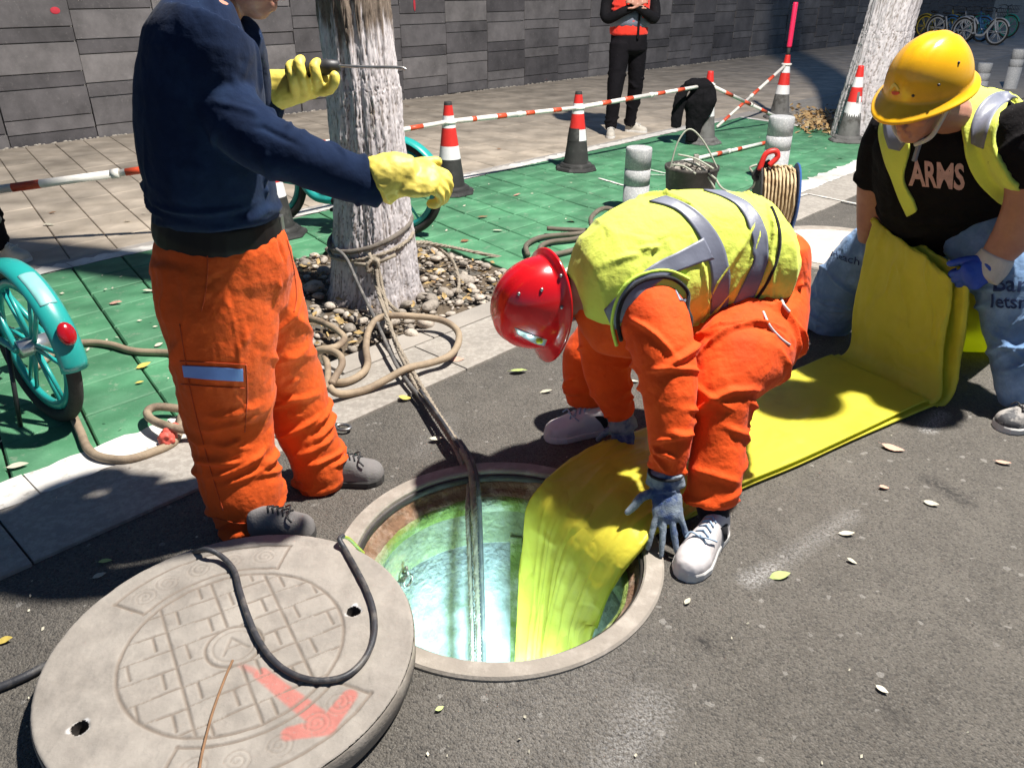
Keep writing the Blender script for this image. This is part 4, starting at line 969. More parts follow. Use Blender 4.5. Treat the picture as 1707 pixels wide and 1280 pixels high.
# ================================================================== YELLOW LINER
def liner_mat():
    m = mat('yellow_liner_film', (.86, .75, .08), .4, .09, 7, .2, 90, spec=.35, col2=(.60, .47, .04), c2scale=5, c2lo=.55, c2hi=.8, bdist=.004)
    nt = m.node_tree; p = nt.nodes['Principled BSDF']; L = nt.links.new; out = nt.nodes['Material Output']
    tr = _n(nt, 'ShaderNodeBsdfTranslucent'); tr.inputs[0].default_value = (.66, .76, .01, 1); mx = _n(nt, 'ShaderNodeMixShader'); mx.inputs[0].default_value = .34
    L(p.outputs[0], mx.inputs[1]); L(tr.outputs[0], mx.inputs[2]); L(mx.outputs[0], out.inputs[0]); return m
M_LINER = liner_mat()
LT = thing('pipe_liner', 'long yellow pipe liner dragged over the road and fed down into the manhole', 'pipe liner', gnd(1240, 740))
def zz_(p, z): return Vector((p.x, p.y, z))
def liner_edges(front):
    L = []; Rr = []
    if front:
        L += [at(1462, 400, 3.50), at(1446, 372, 3.42), at(1454, 366, 3.33), at(1438, 430, 3.33), at(1420, 520, 3.34), gnd(1412, 580, .05), gnd(1375, 600, .022)]
        Rr += [at(1588, 490, 3.02), at(1586, 462, 2.98), at(1582, 466, 2.93), at(1577, 535, 2.92), at(1568, 610, 2.90), gnd(1566, 660, .055), gnd(1535, 676, .024)]
    else:
        L += [at(1490, 440, 3.55), at(1470, 384, 3.48), at(1482, 378, 3.39), at(1470, 450, 3.38), at(1450, 520, 3.38), gnd(1430, 575, .04), gnd(1385, 598, .006)]
        Rr += [at(1640, 520, 3.05), at(1622, 468, 2.98), at(1614, 462, 2.90), at(1606, 540, 2.885), at(1592, 610, 2.87), gnd(1580, 662, .04), gnd(1548, 682, .006)]
    za = .034 if front else .010; dv = 0 if front else 9
    for x, y in ((1330, 616), (1270, 640), (1200, 665), (1130, 695)): L.append(gnd(x, y, za))
    for x, y in ((1430, 722), (1330, 768), (1235, 808), (1170, 846)): Rr.append(gnd(x, y + dv, za))
    k = 0 if front else -.012
    L += [gnd(1065, 716, .06 + k), gnd(1000, 738, .085 + k), gnd(948, 766, .085 + k), at(908, 803, 2.20), at(884, 842, 2.165), at(876, 900, 2.15), at(869, 990, 2.13), at(863, 1095, 2.10)]
    Rr += [gnd(1135, 866, .04 + k), gnd(1102, 880, .055 + k), gnd(1074, 905, .06 + k), at(1047, 936, 1.835), at(1022, 972, 1.825), at(1004, 1005, 1.815), at(992, 1035, 1.81), at(980, 1070, 1.80)]
    L += [zz_(L[-1], -.85) + Vector((.01, -.01, 0)), zz_(L[-1], -1.5) + Vector((.01, -.01, 0))]; Rr += [zz_(Rr[-1], -.75) + Vector((-.03, .0, 0)), zz_(Rr[-1], -1.5) + Vector((-.05, .0, 0))]
    return smooth_path(L, 16), smooth_path(Rr, 16)
def ply(front, seed, thick):
    L, Rr = liner_edges(front); n = len(L); m = 90; P = np.zeros((n, m, 3))
    for i in range(n):
        for j in range(m): P[i, j] = L[i].lerp(Rr[i], j / (m - 1))
    ds = np.gradient(P, axis=0); dw = np.gradient(P, axis=1); nn = np.cross(ds, dw); nn /= np.maximum(np.linalg.norm(nn, axis=2), 1e-9)[:, :, None]
    arc = np.cumsum(np.linalg.norm(np.gradient(P[:, m // 2], axis=0), axis=1)); w = np.linspace(0, 1, m)[None, :] * np.ones((n, 1)); S = arc[:, None] * np.ones((1, m))
    zc = P[:, :, 2]; i0 = 7 * 10; hang = np.clip((np.arange(n) / 1.6 - 112) / 45, 0, 1)[:, None]; stand = np.clip((62 - np.arange(n) / 1.6) / 12, 0, 1)[:, None]
    floor = (1 - hang) * (1 - stand)
    q = np.stack([S * 2.2, w * 2.2, np.full_like(S, seed)], -1).reshape(-1, 3)
    base = fbm(q * 1.3, 3).reshape(n, m)
    fine = fbm(np.stack([S * 9, w * 5, np.full_like(S, seed + 4)], -1).reshape(-1, 3), 3).reshape(n, m)
    wj = w + .05 * fbm(np.stack([S * 3, w * 2, np.full_like(S, 8)], -1).reshape(-1, 3), 2).reshape(n, m)
    pleat = 0
    for k, f in enumerate((1.15, 2.1, 3.7, 6.1)):
        pleat = pleat + (1 - np.abs(np.sin(np.pi * (f * wj + .31 * k + .25 * k * S)))) ** 2.2 / (1 + k * .8)
    d = floor * (.010 * base + .0035 * fine) + hang * (.013 * (pleat - .8) + .008 * base) + stand * (.012 * base + .004 * fine)
    qq = np.stack([S * 7, w * 4.5, np.full_like(S, seed * 3)], -1).reshape(-1, 3); qq = qq + .5 * np.stack([fbm(qq * .6 + k * 7, 2) for k in range(3)], 1)
    crs = (np.clip(1 - np.abs(vnoise(qq)) * 3.4, 0, 1) ** 1.5 * np.clip(fbm(qq * .35 + 9, 2) + .45, 0, 1)).reshape(n, m); crs2 = (np.clip(1 - np.abs(vnoise(qq * 2.1 + 3)) * 3.2, 0, 1) ** 1.5).reshape(n, m)
    d = d + (.0055 * crs - .0022 * crs2) * (floor + stand * 1.4 + .5 * hang)
    near_hole = np.exp(-((np.arange(n) / 1.6 - 112) / 14.0) ** 2)[:, None]
    d = d + near_hole * (.045 * np.sin(np.pi * w) + .009 * (pleat - .8))
    edge = np.clip(np.minimum(w, 1 - w) / .03, 0, 1); d = d - (1 - edge) ** 2 * .010 * (1 - hang)
    sgn = np.where(nn[128, m // 2, 2] > 0, 1, -1); nn = nn * sgn
    top = P + nn * d[:, :, None]
    top[:, :, 2] = np.where(floor > .6, np.maximum(top[:, :, 2], (.034 if front else .012) + thick * .3), top[:, :, 2])
    bot = top - nn * (thick * (.35 + .65 * edge))[:, :, None]
    mb = MB(); mb.grid([[tuple(v) for v in r] for r in top]); k = len(mb.v); mb.grid([[tuple(v) for v in reversed(r)] for r in bot])
    for i in range(n - 1):
        a, b = i * m, (i + 1) * m; mb.f.append((a, b, k + b + m - 1, k + a + m - 1)); mb.f.append((a + m - 1, k + a, k + b, b + m - 1))
    return mb
part('upper_ply', ply(True, 1, .020), M_LINER, LT, smooth=True); part('lower_ply', ply(False, 2, .022), M_LINER, LT, smooth=True)
# the panel that falls behind the hands to the road
mb = MB(); Lp = smooth_path([at(1480, 400, 3.58), at(1500, 470, 3.72), gnd(1520, 560, .03), gnd(1560, 540, .02)], 10); Rp = smooth_path([at(1632, 482, 3.02), at(1650, 540, 3.06), gnd(1668, 588, .02), gnd(1700, 570, .02)], 10)
rowsA = []; rowsB = []
for a, b in zip(Lp, Rp):
    r0 = [a.lerp(b, t) + Vector((0, 0, .012 * math.sin(t * 9))) for t in np.linspace(0, 1, 20)]; rowsA.append(r0)
mb.grid(rowsA); o = part('rear_fold', mb, M_LINER, LT, smooth=True); sm = o.modifiers.new('thickness', 'SOLIDIFY'); sm.thickness = .02

# ================================================================== ROPES, HOSES AND CABLES
M_HOSE = mat('tan_hose', (.32, .245, .165), .75, .25, 14, .5, 260, col2=(.22, .16, .11), c2scale=6); M_ROPE = mat('old_rope', (.28, .235, .18), .9, .35, 30, .8, 300, bdist=.003); M_CABLE = mat('black_cable', (.035, .036, .042), .5, .4, 20, .2, 90, col2=(.12, .11, .10), c2scale=18); M_TAPE = mat('red_tape', (.6, .10, .07), .6, .2, 20); M_YG = mat('yellow_green_wire', (.35, .42, .05), .5, .2, 20)
M_DUSTC = mat('dusty_cable', (.10, .095, .09), .7, .4, 20, .3, 90, col2=(.22, .20, .18), c2scale=14)
def hose(name, label, cat, pts, r, m, n=10, seg=9, group=None, twist=0):
    P = smooth_path(pts, seg); mb = MB(); O = Vector(P[0]); O.z = 0
    if twist:
        q = [Vector(p) for p in P]; L = 0
        for ph in (0, 2.09, 4.19):
            pp = []; L = 0
            for i, p in enumerate(q):
                if i: L += (q[i] - q[i - 1]).length
                t = (q[min(i + 1, len(q) - 1)] - q[max(i - 1, 0)]).normalized(); e = t.orthogonal().normalized(); f = t.cross(e); a = L * twist + ph
                pp.append(p + (e * math.cos(a) + f * math.sin(a)) * r * .5)
            mb.tube(pp, r * .62, 7)
        me = mb.mesh(name)
    else:
        mb.tube(P, r, n); me = mb.mesh(name)
    o = link(name, me, m, None, True); o.data.transform(Matrix.Translation(-O)); o.location = O
    return tag(o, label, cat, group)
def G_(l, z=.02): return [gnd(p[0], p[1], (p[2] if len(p) > 2 else z)) for p in l]
hose('hose', 'tan hose running from under the bicycle to behind the standing worker', 'hose', G_([(60, 612), (85, 592), (100, 583), (125, 573), (156, 571), (187, 575), (223, 585), (281, 588), (350, 592), (430, 580)], .022), .0165, M_HOSE)
hose('hose', 'tan hose curving over the white line from the bicycle tyre to the red tape', 'hose', G_([(95, 650), (112, 676), (125, 700), (135, 722), (146, 747), (168, 762), (211, 766), (254, 754), (289, 737), (300, 712), (305, 690), (330, 668), (380, 650), (440, 645)], .022), .0165, M_HOSE)
hose('hose', 'small hose loop with red tape left of the orange trouser leg', 'hose', G_([(440, 738, .03), (380, 735, .03), (324, 719, .05), (289, 713, .07), (254, 700, .06), (246, 686, .05), (265, 678, .05), (316, 684, .04), (400, 700, .03), (452, 742, .025)], .03), .0165, M_HOSE)
hose('hose', 'large tan hose loop lying over the kerb by the pebble pit', 'hose', G_([(450, 690, .03), (490, 655, .03), (530, 637, .03), (573, 637, .03), (602, 624, .03), (613, 606, .04), (610, 579, .06), (615, 550, .08), (631, 531, .10), (661, 526, .11), (719, 530, .09), (748, 539, .08), (764, 555, .07), (762, 577, .06), (746, 595, .06), (714, 606, .055), (679, 614, .075), (645, 632, .05), (613, 648, .03), (581, 656, .03), (560, 655, .05), (549, 645, .07)], .03), .0165, M_HOSE)
hose('hose', 'tan hose bend on the pebbles beside the orange trousers', 'hose', G_([(480, 520, .06), (512, 529, .06), (541, 539, .07), (565, 553, .07), (574, 565, .06), (560, 578, .07), (533, 583, .07), (516, 592, .06), (505, 606, .04)], .03), .016, M_HOSE)
hose('hose', 'small tan hose hook right of the knee of the standing worker', 'hose', G_([(500, 600, .04), (518, 588, .07), (546, 584, .1), (566, 592, .1), (570, 608, .08), (560, 626, .06), (552, 640, .05)], .03), .016, M_HOSE)
hose('hose', 'short frayed hose end dropping beside the small hose hook', 'hose', G_([(541, 594, .07), (546, 610, .06), (546, 630, .05), (540, 655, .04)], .03), .015, M_HOSE)
hose('cable_coil', 'dark hose coiled on the green paving above the red helmet', 'hose', G_([(880, 425), (878, 408), (905, 395), (960, 390), (1000, 386), (960, 398), (915, 404), (900, 415), (915, 425), (960, 415), (990, 395, .05), (985, 365, .12), (1005, 348, .14), (1028, 352, .08), (1040, 362, .03)], .03), .017, mat('dark_hose', (.12, .10, .075), .8, .3, 12))
hose('cable_coil', 'dark hose stub pointing left beside the bollard foot', 'hose', G_([(912, 381), (950, 383), (1000, 384), (1030, 378)], .045), .016, bpy.data.materials['dark_hose'])
mb = MB()
for k in range(3):
    c = gnd(289 - 6 * k, 716 + 8 * k, .045); mb.ell(c, .03, .022, .028, n=12, m=8)
me = fuse(mb, .005, 2); P = verts_np(me); set_verts(me, P + normals_np(me) * (.006 * fbm(P * 60, 3))[:, None])
o = link('red_tape', me, M_TAPE, None, True); tag(o, 'crumpled red tape tied round the hose loop', 'tape')
# trunk wraps and mooring ropes
def ring_round(z, tilt, rad, ph=0, turn=1.0, n=40):
    c = at(620, 400, 4.2); cen = Vector((TREE1.x + .0, 4.2, z)); cen.x = at(622, 440, 4.2).x
    return [cen + Vector((rad * math.cos(a + ph), rad * math.sin(a + ph), tilt * math.cos(a + ph - .6))) for a in np.linspace(0, 2 * math.pi * turn, int(n * turn))]
hose('rope_wrap', 'dark rope wound round the tree trunk, upper turn', 'rope', ring_round(.36, .07, .228), .013, mat('dark_rope', (.14, .12, .10), .9, .3, 30, .6, 200), seg=2)
hose('rope_wrap', 'pale rope knotted round the tree trunk, lower turn', 'rope', ring_round(.30, .05, .232, .5), .012, M_ROPE, seg=2, twist=150)
kn = at(622, 442, 3.93); mb = MB()
for k in range(7): a = k * 2.4; mb.tube(smooth_path([kn + Vector((.03 * math.cos(a + q), .02 * math.sin(2 * a + q), .03 * math.sin(a + q * 1.3))) for q in np.linspace(0, 4, 5)], 5), .010, 7)
for dx, dz in ((-.10, -.0), (.12, .05), (-.02, .06)): mb.tube([kn, kn + Vector((dx, .02, dz))], .010, 7)
o = link('rope_knot', mb.mesh(), M_ROPE, None, True); tag(o, 'knot of pale rope on the front of the tree trunk', 'rope')
hose('rope', 'pale rope stretched from the tree to the right behind the red helmet', 'rope', [at(640, 428, 4.0), at(672, 412, 4.1), at(700, 405, 4.35), at(740, 410, 4.6), at(790, 420, 4.75), at(860, 434, 4.9), at(930, 440, 5.0)], .011, M_ROPE, twist=160)
hose('rope', 'second rope tail hanging by the pit edge right of the trunk', 'rope', [at(680, 405, 4.3), at(715, 405, 4.5), at(745, 425, 4.6), at(757, 440, 4.55), gnd(765, 470, .03), gnd(762, 488, .02)], .011, M_ROPE, twist=160)
def down(x, Y, seq): return [at(px, py, Y) for px, py in seq]
HZ = [at(789, 850, 2.235), at(792, 930, 2.20), at(795, 1020, 2.17), at(797, 1100, 2.15)]
def tail(dx, dy=0):
    a = [p + Vector((dx, dy, 0)) for p in HZ]; return a + [Vector((a[-1].x, a[-1].y, -1.2)), Vector((a[-1].x, a[-1].y, -1.9))]
hose('rope', 'old rope running from the trunk knot over the kerb down into the manhole', 'rope', [at(622, 446, 3.92), at(628, 478, 3.86), gnd(650, 545, .10), gnd(672, 592, .06), gnd(700, 640, .05), gnd(730, 690, .05), gnd(762, 738, .06), at(782, 775, 2.36), at(788, 810, 2.29)] + tail(.004, -.03), .0115, M_ROPE, twist=170, seg=14)
hose('cable', 'black cable running from the trunk alongside the ropes down into the manhole', 'cable', [at(560, 415, 4.0), at(578, 432, 3.95), gnd(600, 480, .16), gnd(633, 548, .08), gnd(662, 610, .05), gnd(700, 662, .04), gnd(742, 706, .05), at(778, 752, 2.42), at(792, 785, 2.34), at(797, 815, 2.29)] + tail(.020, .03), .009, M_DUSTC, seg=10)
hose('rope', 'second rope lying close beside the first on its way into the manhole', 'rope', [at(630, 446, 3.92), at(640, 490, 3.84), gnd(660, 540, .08), gnd(690, 528, .05)] [:2] + [gnd(655, 560, .07), gnd(680, 618, .05), gnd(708, 668, .03), gnd(738, 712, .03), gnd(762, 752, .04), at(775, 785, 2.37), at(782, 815, 2.30)] + tail(-.018, -.02), .0105, M_ROPE, twist=170, seg=14)
hose('cable', 'thin dark strand hanging with the ropes inside the shaft', 'cable', [gnd(700, 650, .06), gnd(730, 692, .07), gnd(758, 735, .07), at(779, 772, 2.38), at(786, 812, 2.29)] + tail(.014, .03), .007, M_CABLE)
hose('rope', 'loose rope tail on the pebbles right of the tight ropes', 'rope', [at(628, 450, 3.9), at(632, 480, 3.85), gnd(648, 505, .08), gnd(662, 518, .05), gnd(676, 524, .05)], .010, M_ROPE, twist=170)
# cable over the cover
zc = CT + .010
hose('cable', 'black cable looping over the lifted manhole cover', 'cable', [gnd(270, 960, .01), gnd(300, 935, .02), gnd(322, 922, .08), gnd(345, 916, CT + .03), gnd(368, 926, CT + .02)] + G_([(390, 950), (400, 985), (413, 1025), (432, 1068), (462, 1106), (500, 1128), (540, 1134), (580, 1124), (610, 1094), (624, 1055), (622, 1015), (610, 980), (592, 945), (575, 915)], zc) + [gnd(566, 899, CT + .025), gnd(572, 893, CT + .02)], .0078, M_CABLE, seg=8)
hose('wire', 'yellow green wire tip at the end of the cable by the ring', 'wire', [gnd(570, 894, CT + .02), gnd(582, 898, CT + .0), gnd(596, 912, .03), gnd(606, 922, .0)], .005, M_YG)
hose('cable', 'dark cable coming in from the left edge under the cover', 'cable', G_([(-40, 1160), (0, 1145), (40, 1128), (75, 1110), (120, 1090)], .013), .011, M_CABLE)
hose('twig', 'thin brown twig lying on the manhole cover', 'twig', [gnd(388, 1100, CT + .012), gnd(375, 1130, CT + .006), gnd(355, 1185, CT + .006), gnd(338, 1250, CT + .005), gnd(331, 1290, CT + .006)], .003, mat('twig_brown', (.22, .12, .06), .8, .3, 20))
# snap hooks
def hook(px, py, ang, label, s=1.0):
    c = gnd(px, py, .018); d = Vector((math.cos(ang), math.sin(ang), 0)); e = Vector((-d.y, d.x, 0)); t = thing('snap_hook', label, 'hook', zz_(c, 0)); mb = MB()
    mb.tube([c + d * (.03 * s * math.cos(a)) + e * (.021 * s * math.sin(a)) for a in np.linspace(0, 6.28, 24, endpoint=False)], .0065 * s, 8, closed=True); part('ring', mb, M_STEEL, t, smooth=True)
    mb = MB(); mb.tube([c - d * .028 * s, c - d * .085 * s], [.013 * s, .010 * s], 10); mb.ell(c - d * .06 * s, .02 * s, .014 * s, .014 * s, (d, e, Vector((0, 0, 1)))); part('swivel', mb, M_DARKIRON, t, smooth=True)
hook(572, 712, -.3, 'steel snap hook lying on the asphalt by the orange trouser hem'); hook(533, 684, -1.2, 'steel snap hook dangling at the hose end by the trouser knee', .8)
# ================================================================== PEOPLE: TOOLS
def S(px, py, Y, r, ry):                      # a body station: photo pixel, distance, half width in px, half depth in m
    P = at(px, py, Y); return (P, r * mpp(P), ry)
def resample(st, k=5):
    P = smooth_path([s[0] for s in st], k); n = len(P); x = np.arange(len(st)); t = np.linspace(0, len(st) - 1, n)
    return [(P[i], float(np.interp(t[i], x, [s[1] for s in st])), float(np.interp(t[i], x, [s[2] for s in st]))) for i in range(n)]
def frames(st):
    out = []
    for i, (c, a, b) in enumerate(st):
        T = (st[min(i + 1, len(st) - 1)][0] - st[max(i - 1, 0)][0]).normalized(); vd = (c - CAMV).normalized(); sd = T.cross(vd)
        sd = sd.normalized() if sd.length > 1e-4 else Vector((1, 0, 0)); out.append((c, T, sd, sd.cross(T).normalized(), a, b))
    return out
def loft(mb, st, n=26, k=5, scale=1.0, pinch=.55):
    fr = frames(resample(st, k)); rings = []
    def ring(c, sd, dp, a, b): return [c + sd * (a * scale * math.cos(q)) + dp * (b * scale * math.sin(q)) for q in np.linspace(0, 2 * math.pi, n, endpoint=False)]
    c, T, sd, dp, a, b = fr[0]; rings.append(ring(c - T * min(a, b) * .35, sd, dp, a * pinch, b * pinch))
    for (c, T, sd, dp, a, b) in fr: rings.append(ring(c, sd, dp, a, b))
    c, T, sd, dp, a, b = fr[-1]; rings.append(ring(c + T * min(a, b) * .35, sd, dp, a * pinch, b * pinch))
    mb.rings(rings); return mb
def auto_folds(st, t0, t1, count, amp, width, slope, seed, arc=(1.0, 2.6)):
    fr = frames(resample(st, 6)); r = np.random.default_rng(seed); out = []; n = len(fr) - 1
    for _ in range(count):
        t = r.uniform(t0, t1) * n; a0 = r.uniform(0, 6.28); sp = r.uniform(*arc); sl = r.normal(0, slope) * n; pts = []
        for q in np.linspace(0, 1, 6):
            i = int(np.clip(t + sl * (q - .5), 0, n)); c, T, sd, dp, a, b = fr[i]; f = np.clip(t + sl * (q - .5), 0, n) - i; an = a0 + sp * q
            pts.append(np.array(c + sd * (a * math.cos(an)) + dp * (b * math.sin(an))) + np.array(T) * f * .02)
        out.append((pts, amp * r.uniform(.5, 1.1), width * r.uniform(.7, 1.4)))
    return out
def px_fold(pts, Y, amp, width): return ([np.array(at(x, y, Y)) for x, y in pts], amp, width)
CREASE = [.0055]
FA, FW = 1.75, .82                           # fold depth and width for all garments
def wrinkle(me, folds, namp=.003, nscale=14, seed=0, stretch=(1, 1, 1)):
    P = verts_np(me); N = normals_np(me); d = namp * fbm(P * nscale * np.array(stretch) + seed, 3)
    if CREASE[0]:                                # sharp little creases where cloth has been crumpled
        W_ = np.stack([fbm(P * 6 + seed + k * 13, 2) for k in range(3)], 1) * .35; q = P * np.array([10, 10, 5.5]) + W_ + seed * 3.7
        rg = np.clip(1 - np.abs(vnoise(q)) * 3.2, 0, 1) ** 1.6; ms = np.clip(fbm(P * 4.5 + seed + 40, 2) * 1.2 + .55, 0, 1)
        d += CREASE[0] * rg * ms
        rg2 = np.clip(1 - np.abs(vnoise(q * 1.9 + 5)) * 3.0, 0, 1) ** 1.6; d -= CREASE[0] * .5 * rg2 * ms
    for pts, amp, w in folds:
        amp *= FA; w *= FW
        best = np.full(len(P), 9.0); bb = np.array(pts); lo, hi = bb.min(0) - 3 * w, bb.max(0) + 3 * w; m = np.all((P > lo) & (P < hi), 1)
        if not m.any(): continue
        Q = P[m]; bd = np.full(len(Q), 9.0); tt = np.zeros(len(Q)); L = len(pts) - 1
        for i in range(L):
            A = np.array(pts[i]); B = np.array(pts[i + 1]); e = B - A; l2 = max((e ** 2).sum(), 1e-9); t = np.clip(((Q - A) @ e) / l2, 0, 1)
            dd = np.linalg.norm(Q - A - t[:, None] * e, axis=1); u = dd < bd; bd = np.where(u, dd, bd); tt = np.where(u, (i + t) / L, tt)
        x = (bd / w) ** 2; d[m] += amp * (.55 * (1 - .9 * x) * np.exp(-x) + .6 * np.exp(-1.7 * bd / w) - .12 * np.exp(-x * .25)) * np.clip(np.minimum(tt, 1 - tt) * 5, .25, 1)
    set_verts(me, P + N * d[:, None]); return me
def cloth(name, mb, m, parent, voxel=.008, sm=5, folds=(), namp=.003, nscale=14, seed=0, stretch=(1, 1, 1), post=1):
    CREASE[0] = .0012 if 'glove' in name else (.0028 if 'sweater' in name else .0042)
    me = fuse(mb, voxel, sm); wrinkle(me, folds, namp, nscale, seed, stretch)
    if post:
        bm = bmesh.new(); bm.from_mesh(me); 
        for _ in range(post): bmesh.ops.smooth_vert(bm, verts=bm.verts, factor=.3, use_axis_x=True, use_axis_y=True, use_axis_z=True)
        bm.to_mesh(me); bm.free()
    return part(name, me, m, parent, smooth=True)
def bvh(o):
    me = o.data; off = WL(o); return BVHTree.FromPolygons([tuple(v.co + off) for v in me.vertices], [tuple(p.vertices) for p in me.polygons])
def cast(bv, px, py, off=0.0):
    h = bv.ray_cast(CAMV, ray(px, py).normalized())
    if h[0] is None:
        h = bv.find_nearest(at(px, py, 2.5)); 
        best = None
        for Y in np.arange(1.6, 4.2, .04):
            q = bv.find_nearest(at(px, py, Y))
            if best is None or q[3] < best[3]: best = q
        h = best
        c, nrm = h[0], h[1]
    else: c, nrm = h[0], h[1]
    if nrm.dot(c - CAMV) > 0: nrm = -nrm
    return c + nrm * off
def band(bvs, A, B, off, nn=30, mm=8, thick=.003):
    """a fabric strip lying on a garment between two outlines"""
    PA = smooth_path([Vector((x, y, 0)) for x, y in A], 10); PB = smooth_path([Vector((x, y, 0)) for x, y in B], 10); mb = MB(); rows = []; rows2 = []
    for i in range(nn + 1):
        t = i / nn * (len(PA) - 1); i0 = min(int(t), len(PA) - 2); a = PA[i0].lerp(PA[i0 + 1], t - i0); t = i / nn * (len(PB) - 1); i0 = min(int(t), len(PB) - 2); b = PB[i0].lerp(PB[i0 + 1], t - i0); row = []
        for j in range(mm + 1):
            q = a.lerp(b, j / mm); c = None
            for bv in bvs:
                p = cast(bv, q.x, q.y, off)
                if c is None or (p - CAMV).length < (c - CAMV).length: c = p
            row.append(c)
        rows.append(row)
    # calm the strip
    Q = np.array([[tuple(p) for p in r] for r in rows])
    for _ in range(3): Q[1:-1] = .5 * Q[1:-1] + .25 * (Q[:-2] + Q[2:]); Q[:, 1:-1] = .6 * Q[:, 1:-1] + .2 * (Q[:, :-2] + Q[:, 2:])
    ds = np.gradient(Q, axis=0); dw = np.gradient(Q, axis=1); nv = np.cross(ds, dw); nv /= np.maximum(np.linalg.norm(nv, axis=2), 1e-9)[:, :, None]
    if (nv * (Q - np.array(CAMV))).sum() > 0: nv = -nv
    top = Q; bot = Q - nv * (thick + off * .8); m = mm + 1
    mb.grid([[tuple(v) for v in r] for r in top]); k = len(mb.v); mb.grid([[tuple(v) for v in reversed(r)] for r in bot])
    n1 = nn + 1
    for i in range(nn): a, b = i * m, (i + 1) * m; mb.f.append((a, b, k + b + mm, k + a + mm)); mb.f.append((a + mm, k + a, k + b, b + mm))
    for j in range(mm): mb.f.append((j, k + mm - j, k + mm - j - 1, j + 1)); b = nn * m; mb.f.append((b + j, b + j + 1, k + b + mm - j - 1, k + b + mm - j))
    return mb
def hand(W, d, n, side, curls, spread=.12, s=1.0, thumb=(.6, .35), rad=1.0, cuff=None, extra=None):
    """W wrist, d towards the knuckles, n back of the hand, side +1/-1 puts the thumb on d x n"""
    d = Vector(d).normalized(); n = Vector(n); n = (n - d * n.dot(d)).normalized(); l = d.cross(n) * side; mb = MB()
    mb.ell(W + d * .05 * s, .056 * s, .041 * s * rad, .019 * s * rad, (d, l, n), 18, 12); mb.ell(W + d * .075 * s, .034 * s, .043 * s * rad, .017 * s * rad, (d, l, n), 18, 12)
    mb.tube([W - d * .05 * s, W, W + d * .03 * s], [.031 * s * rad, .028 * s * rad, .030 * s * rad], 16)
    fl = ((.030, .044, .027, .022), (.011, .049, .031, .023), (-.010, .045, .028, .022), (-.030, .035, .022, .019))
    for k, (off, a, b, c) in enumerate(fl):
        cu = curls[k] if hasattr(curls, '__len__') else curls; dir_ = (d + l * (off / .03) * spread).normalized(); p = W + d * (.090 * s - abs(off - .006) * .25) + l * off * s; up = n; pts = [p - dir_ * .02 * s, p]; ax = dir_.cross(up).normalized()
        cur = dir_.copy()
        for q, ln in enumerate((a, b, c)):
            cur = Matrix.Rotation(-cu * (.85 if q == 0 else 1.1), 3, ax) @ cur; pts.append(pts[-1] + cur * ln * s)
        mb.tube(smooth_path(pts, 3), list(np.interp(np.linspace(0, 1, 3 * 4 + 1), [0, .3, 1], [.0105 * s * rad, .0100 * s * rad, .0078 * s * rad])), 10)
        mb.ell(pts[-1], .0083 * s * rad, .0083 * s * rad, .0083 * s * rad, None, 10, 6)
    tb = W + d * .025 * s + l * .030 * s; td = (d * thumb[0] + l * (1 - thumb[0] * .5) - n * thumb[1]).normalized(); t2 = (td + d * .55 - n * .15).normalized(); pts = [tb - td * .015, tb + td * .035 * s, tb + td * .035 * s + t2 * .032 * s, tb + td * .035 * s + t2 * .058 * s]
    mb.tube(smooth_path(pts, 4), list(np.linspace(.0145, .0092, 13) * s * rad), 10); mb.ell(pts[-1], .0095 * s * rad, .0095 * s * rad, .0095 * s * rad, None, 10, 6)
    if cuff: loft(mb, cuff, 20)
    return mb
def head_mb(C, f, u, k=1.0):
    f = Vector(f).normalized(); u = Vector(u); u = (u - f * u.dot(f)).normalized(); l = u.cross(f); mb = MB(); ax = (f, l, u)
    def P(a, b, c): return C + (f * a + l * b + u * c) * k
    def E(a, b, c, x, y, z): mb.ell(P(a, b, c), x * k, y * k, z * k, ax, 18, 12)
    E(-.012, 0, .035, .095, .076, .085); E(.028, 0, -.03, .066, .062, .078); E(.052, 0, -.082, .036, .036, .026); E(.015, 0, -.065, .06, .055, .034)
    for s in (-1, 1):
        E(.062, .036 * s, -.018, .028, .026, .020); E(.0, .076 * s, -.008, .018, .009, .032); E(-.004, .079 * s, .008, .012, .008, .02); E(.085, .013 * s, -.036, .012, .010, .008)
        E(.072, .030 * s, .012, .022, .024, .010)
    mb.tube([P(.088, 0, .018), P(.102, 0, -.012), P(.112, 0, -.034)], [.010 * k, .012 * k, .014 * k], 10); E(.106, 0, -.036, .014, .013, .010)
    mb.tube([P(.086, -.022, -.062), P(.097, 0, -.058), P(.086, .022, -.062)], .0065 * k, 8); mb.tube([P(.084, -.02, -.071), P(.095, 0, -.071), P(.084, .02, -.071)], .007 * k, 8)
    mb.tube([P(.076, -.04, .026), P(.094, -.015, .026), P(.094, .015, .026), P(.076, .04, .026)], .009 * k, 8)
    return mb, P, ax
M_EYE = mat('eye_white', (.6, .58, .55), .3, .02, 5); M_IRIS = mat('iris_dark', (.02, .014, .01), .2, .02, 5)
def eyes(parent, P, ax, k=1.0):
    for s in (-1, 1):
        mb = MB(); mb.ell(P(.080, .030 * s, -.002), .0125 * k, .0135 * k, .0085 * k, ax, 12, 8); e = part('eye', mb, M_EYE, parent, smooth=True)
        mb = MB(); mb.ell(P(.0895, .030 * s, -.003), .004 * k, .0058 * k, .0058 * k, ax, 10, 6); part('iris', mb, M_IRIS, e, smooth=True)
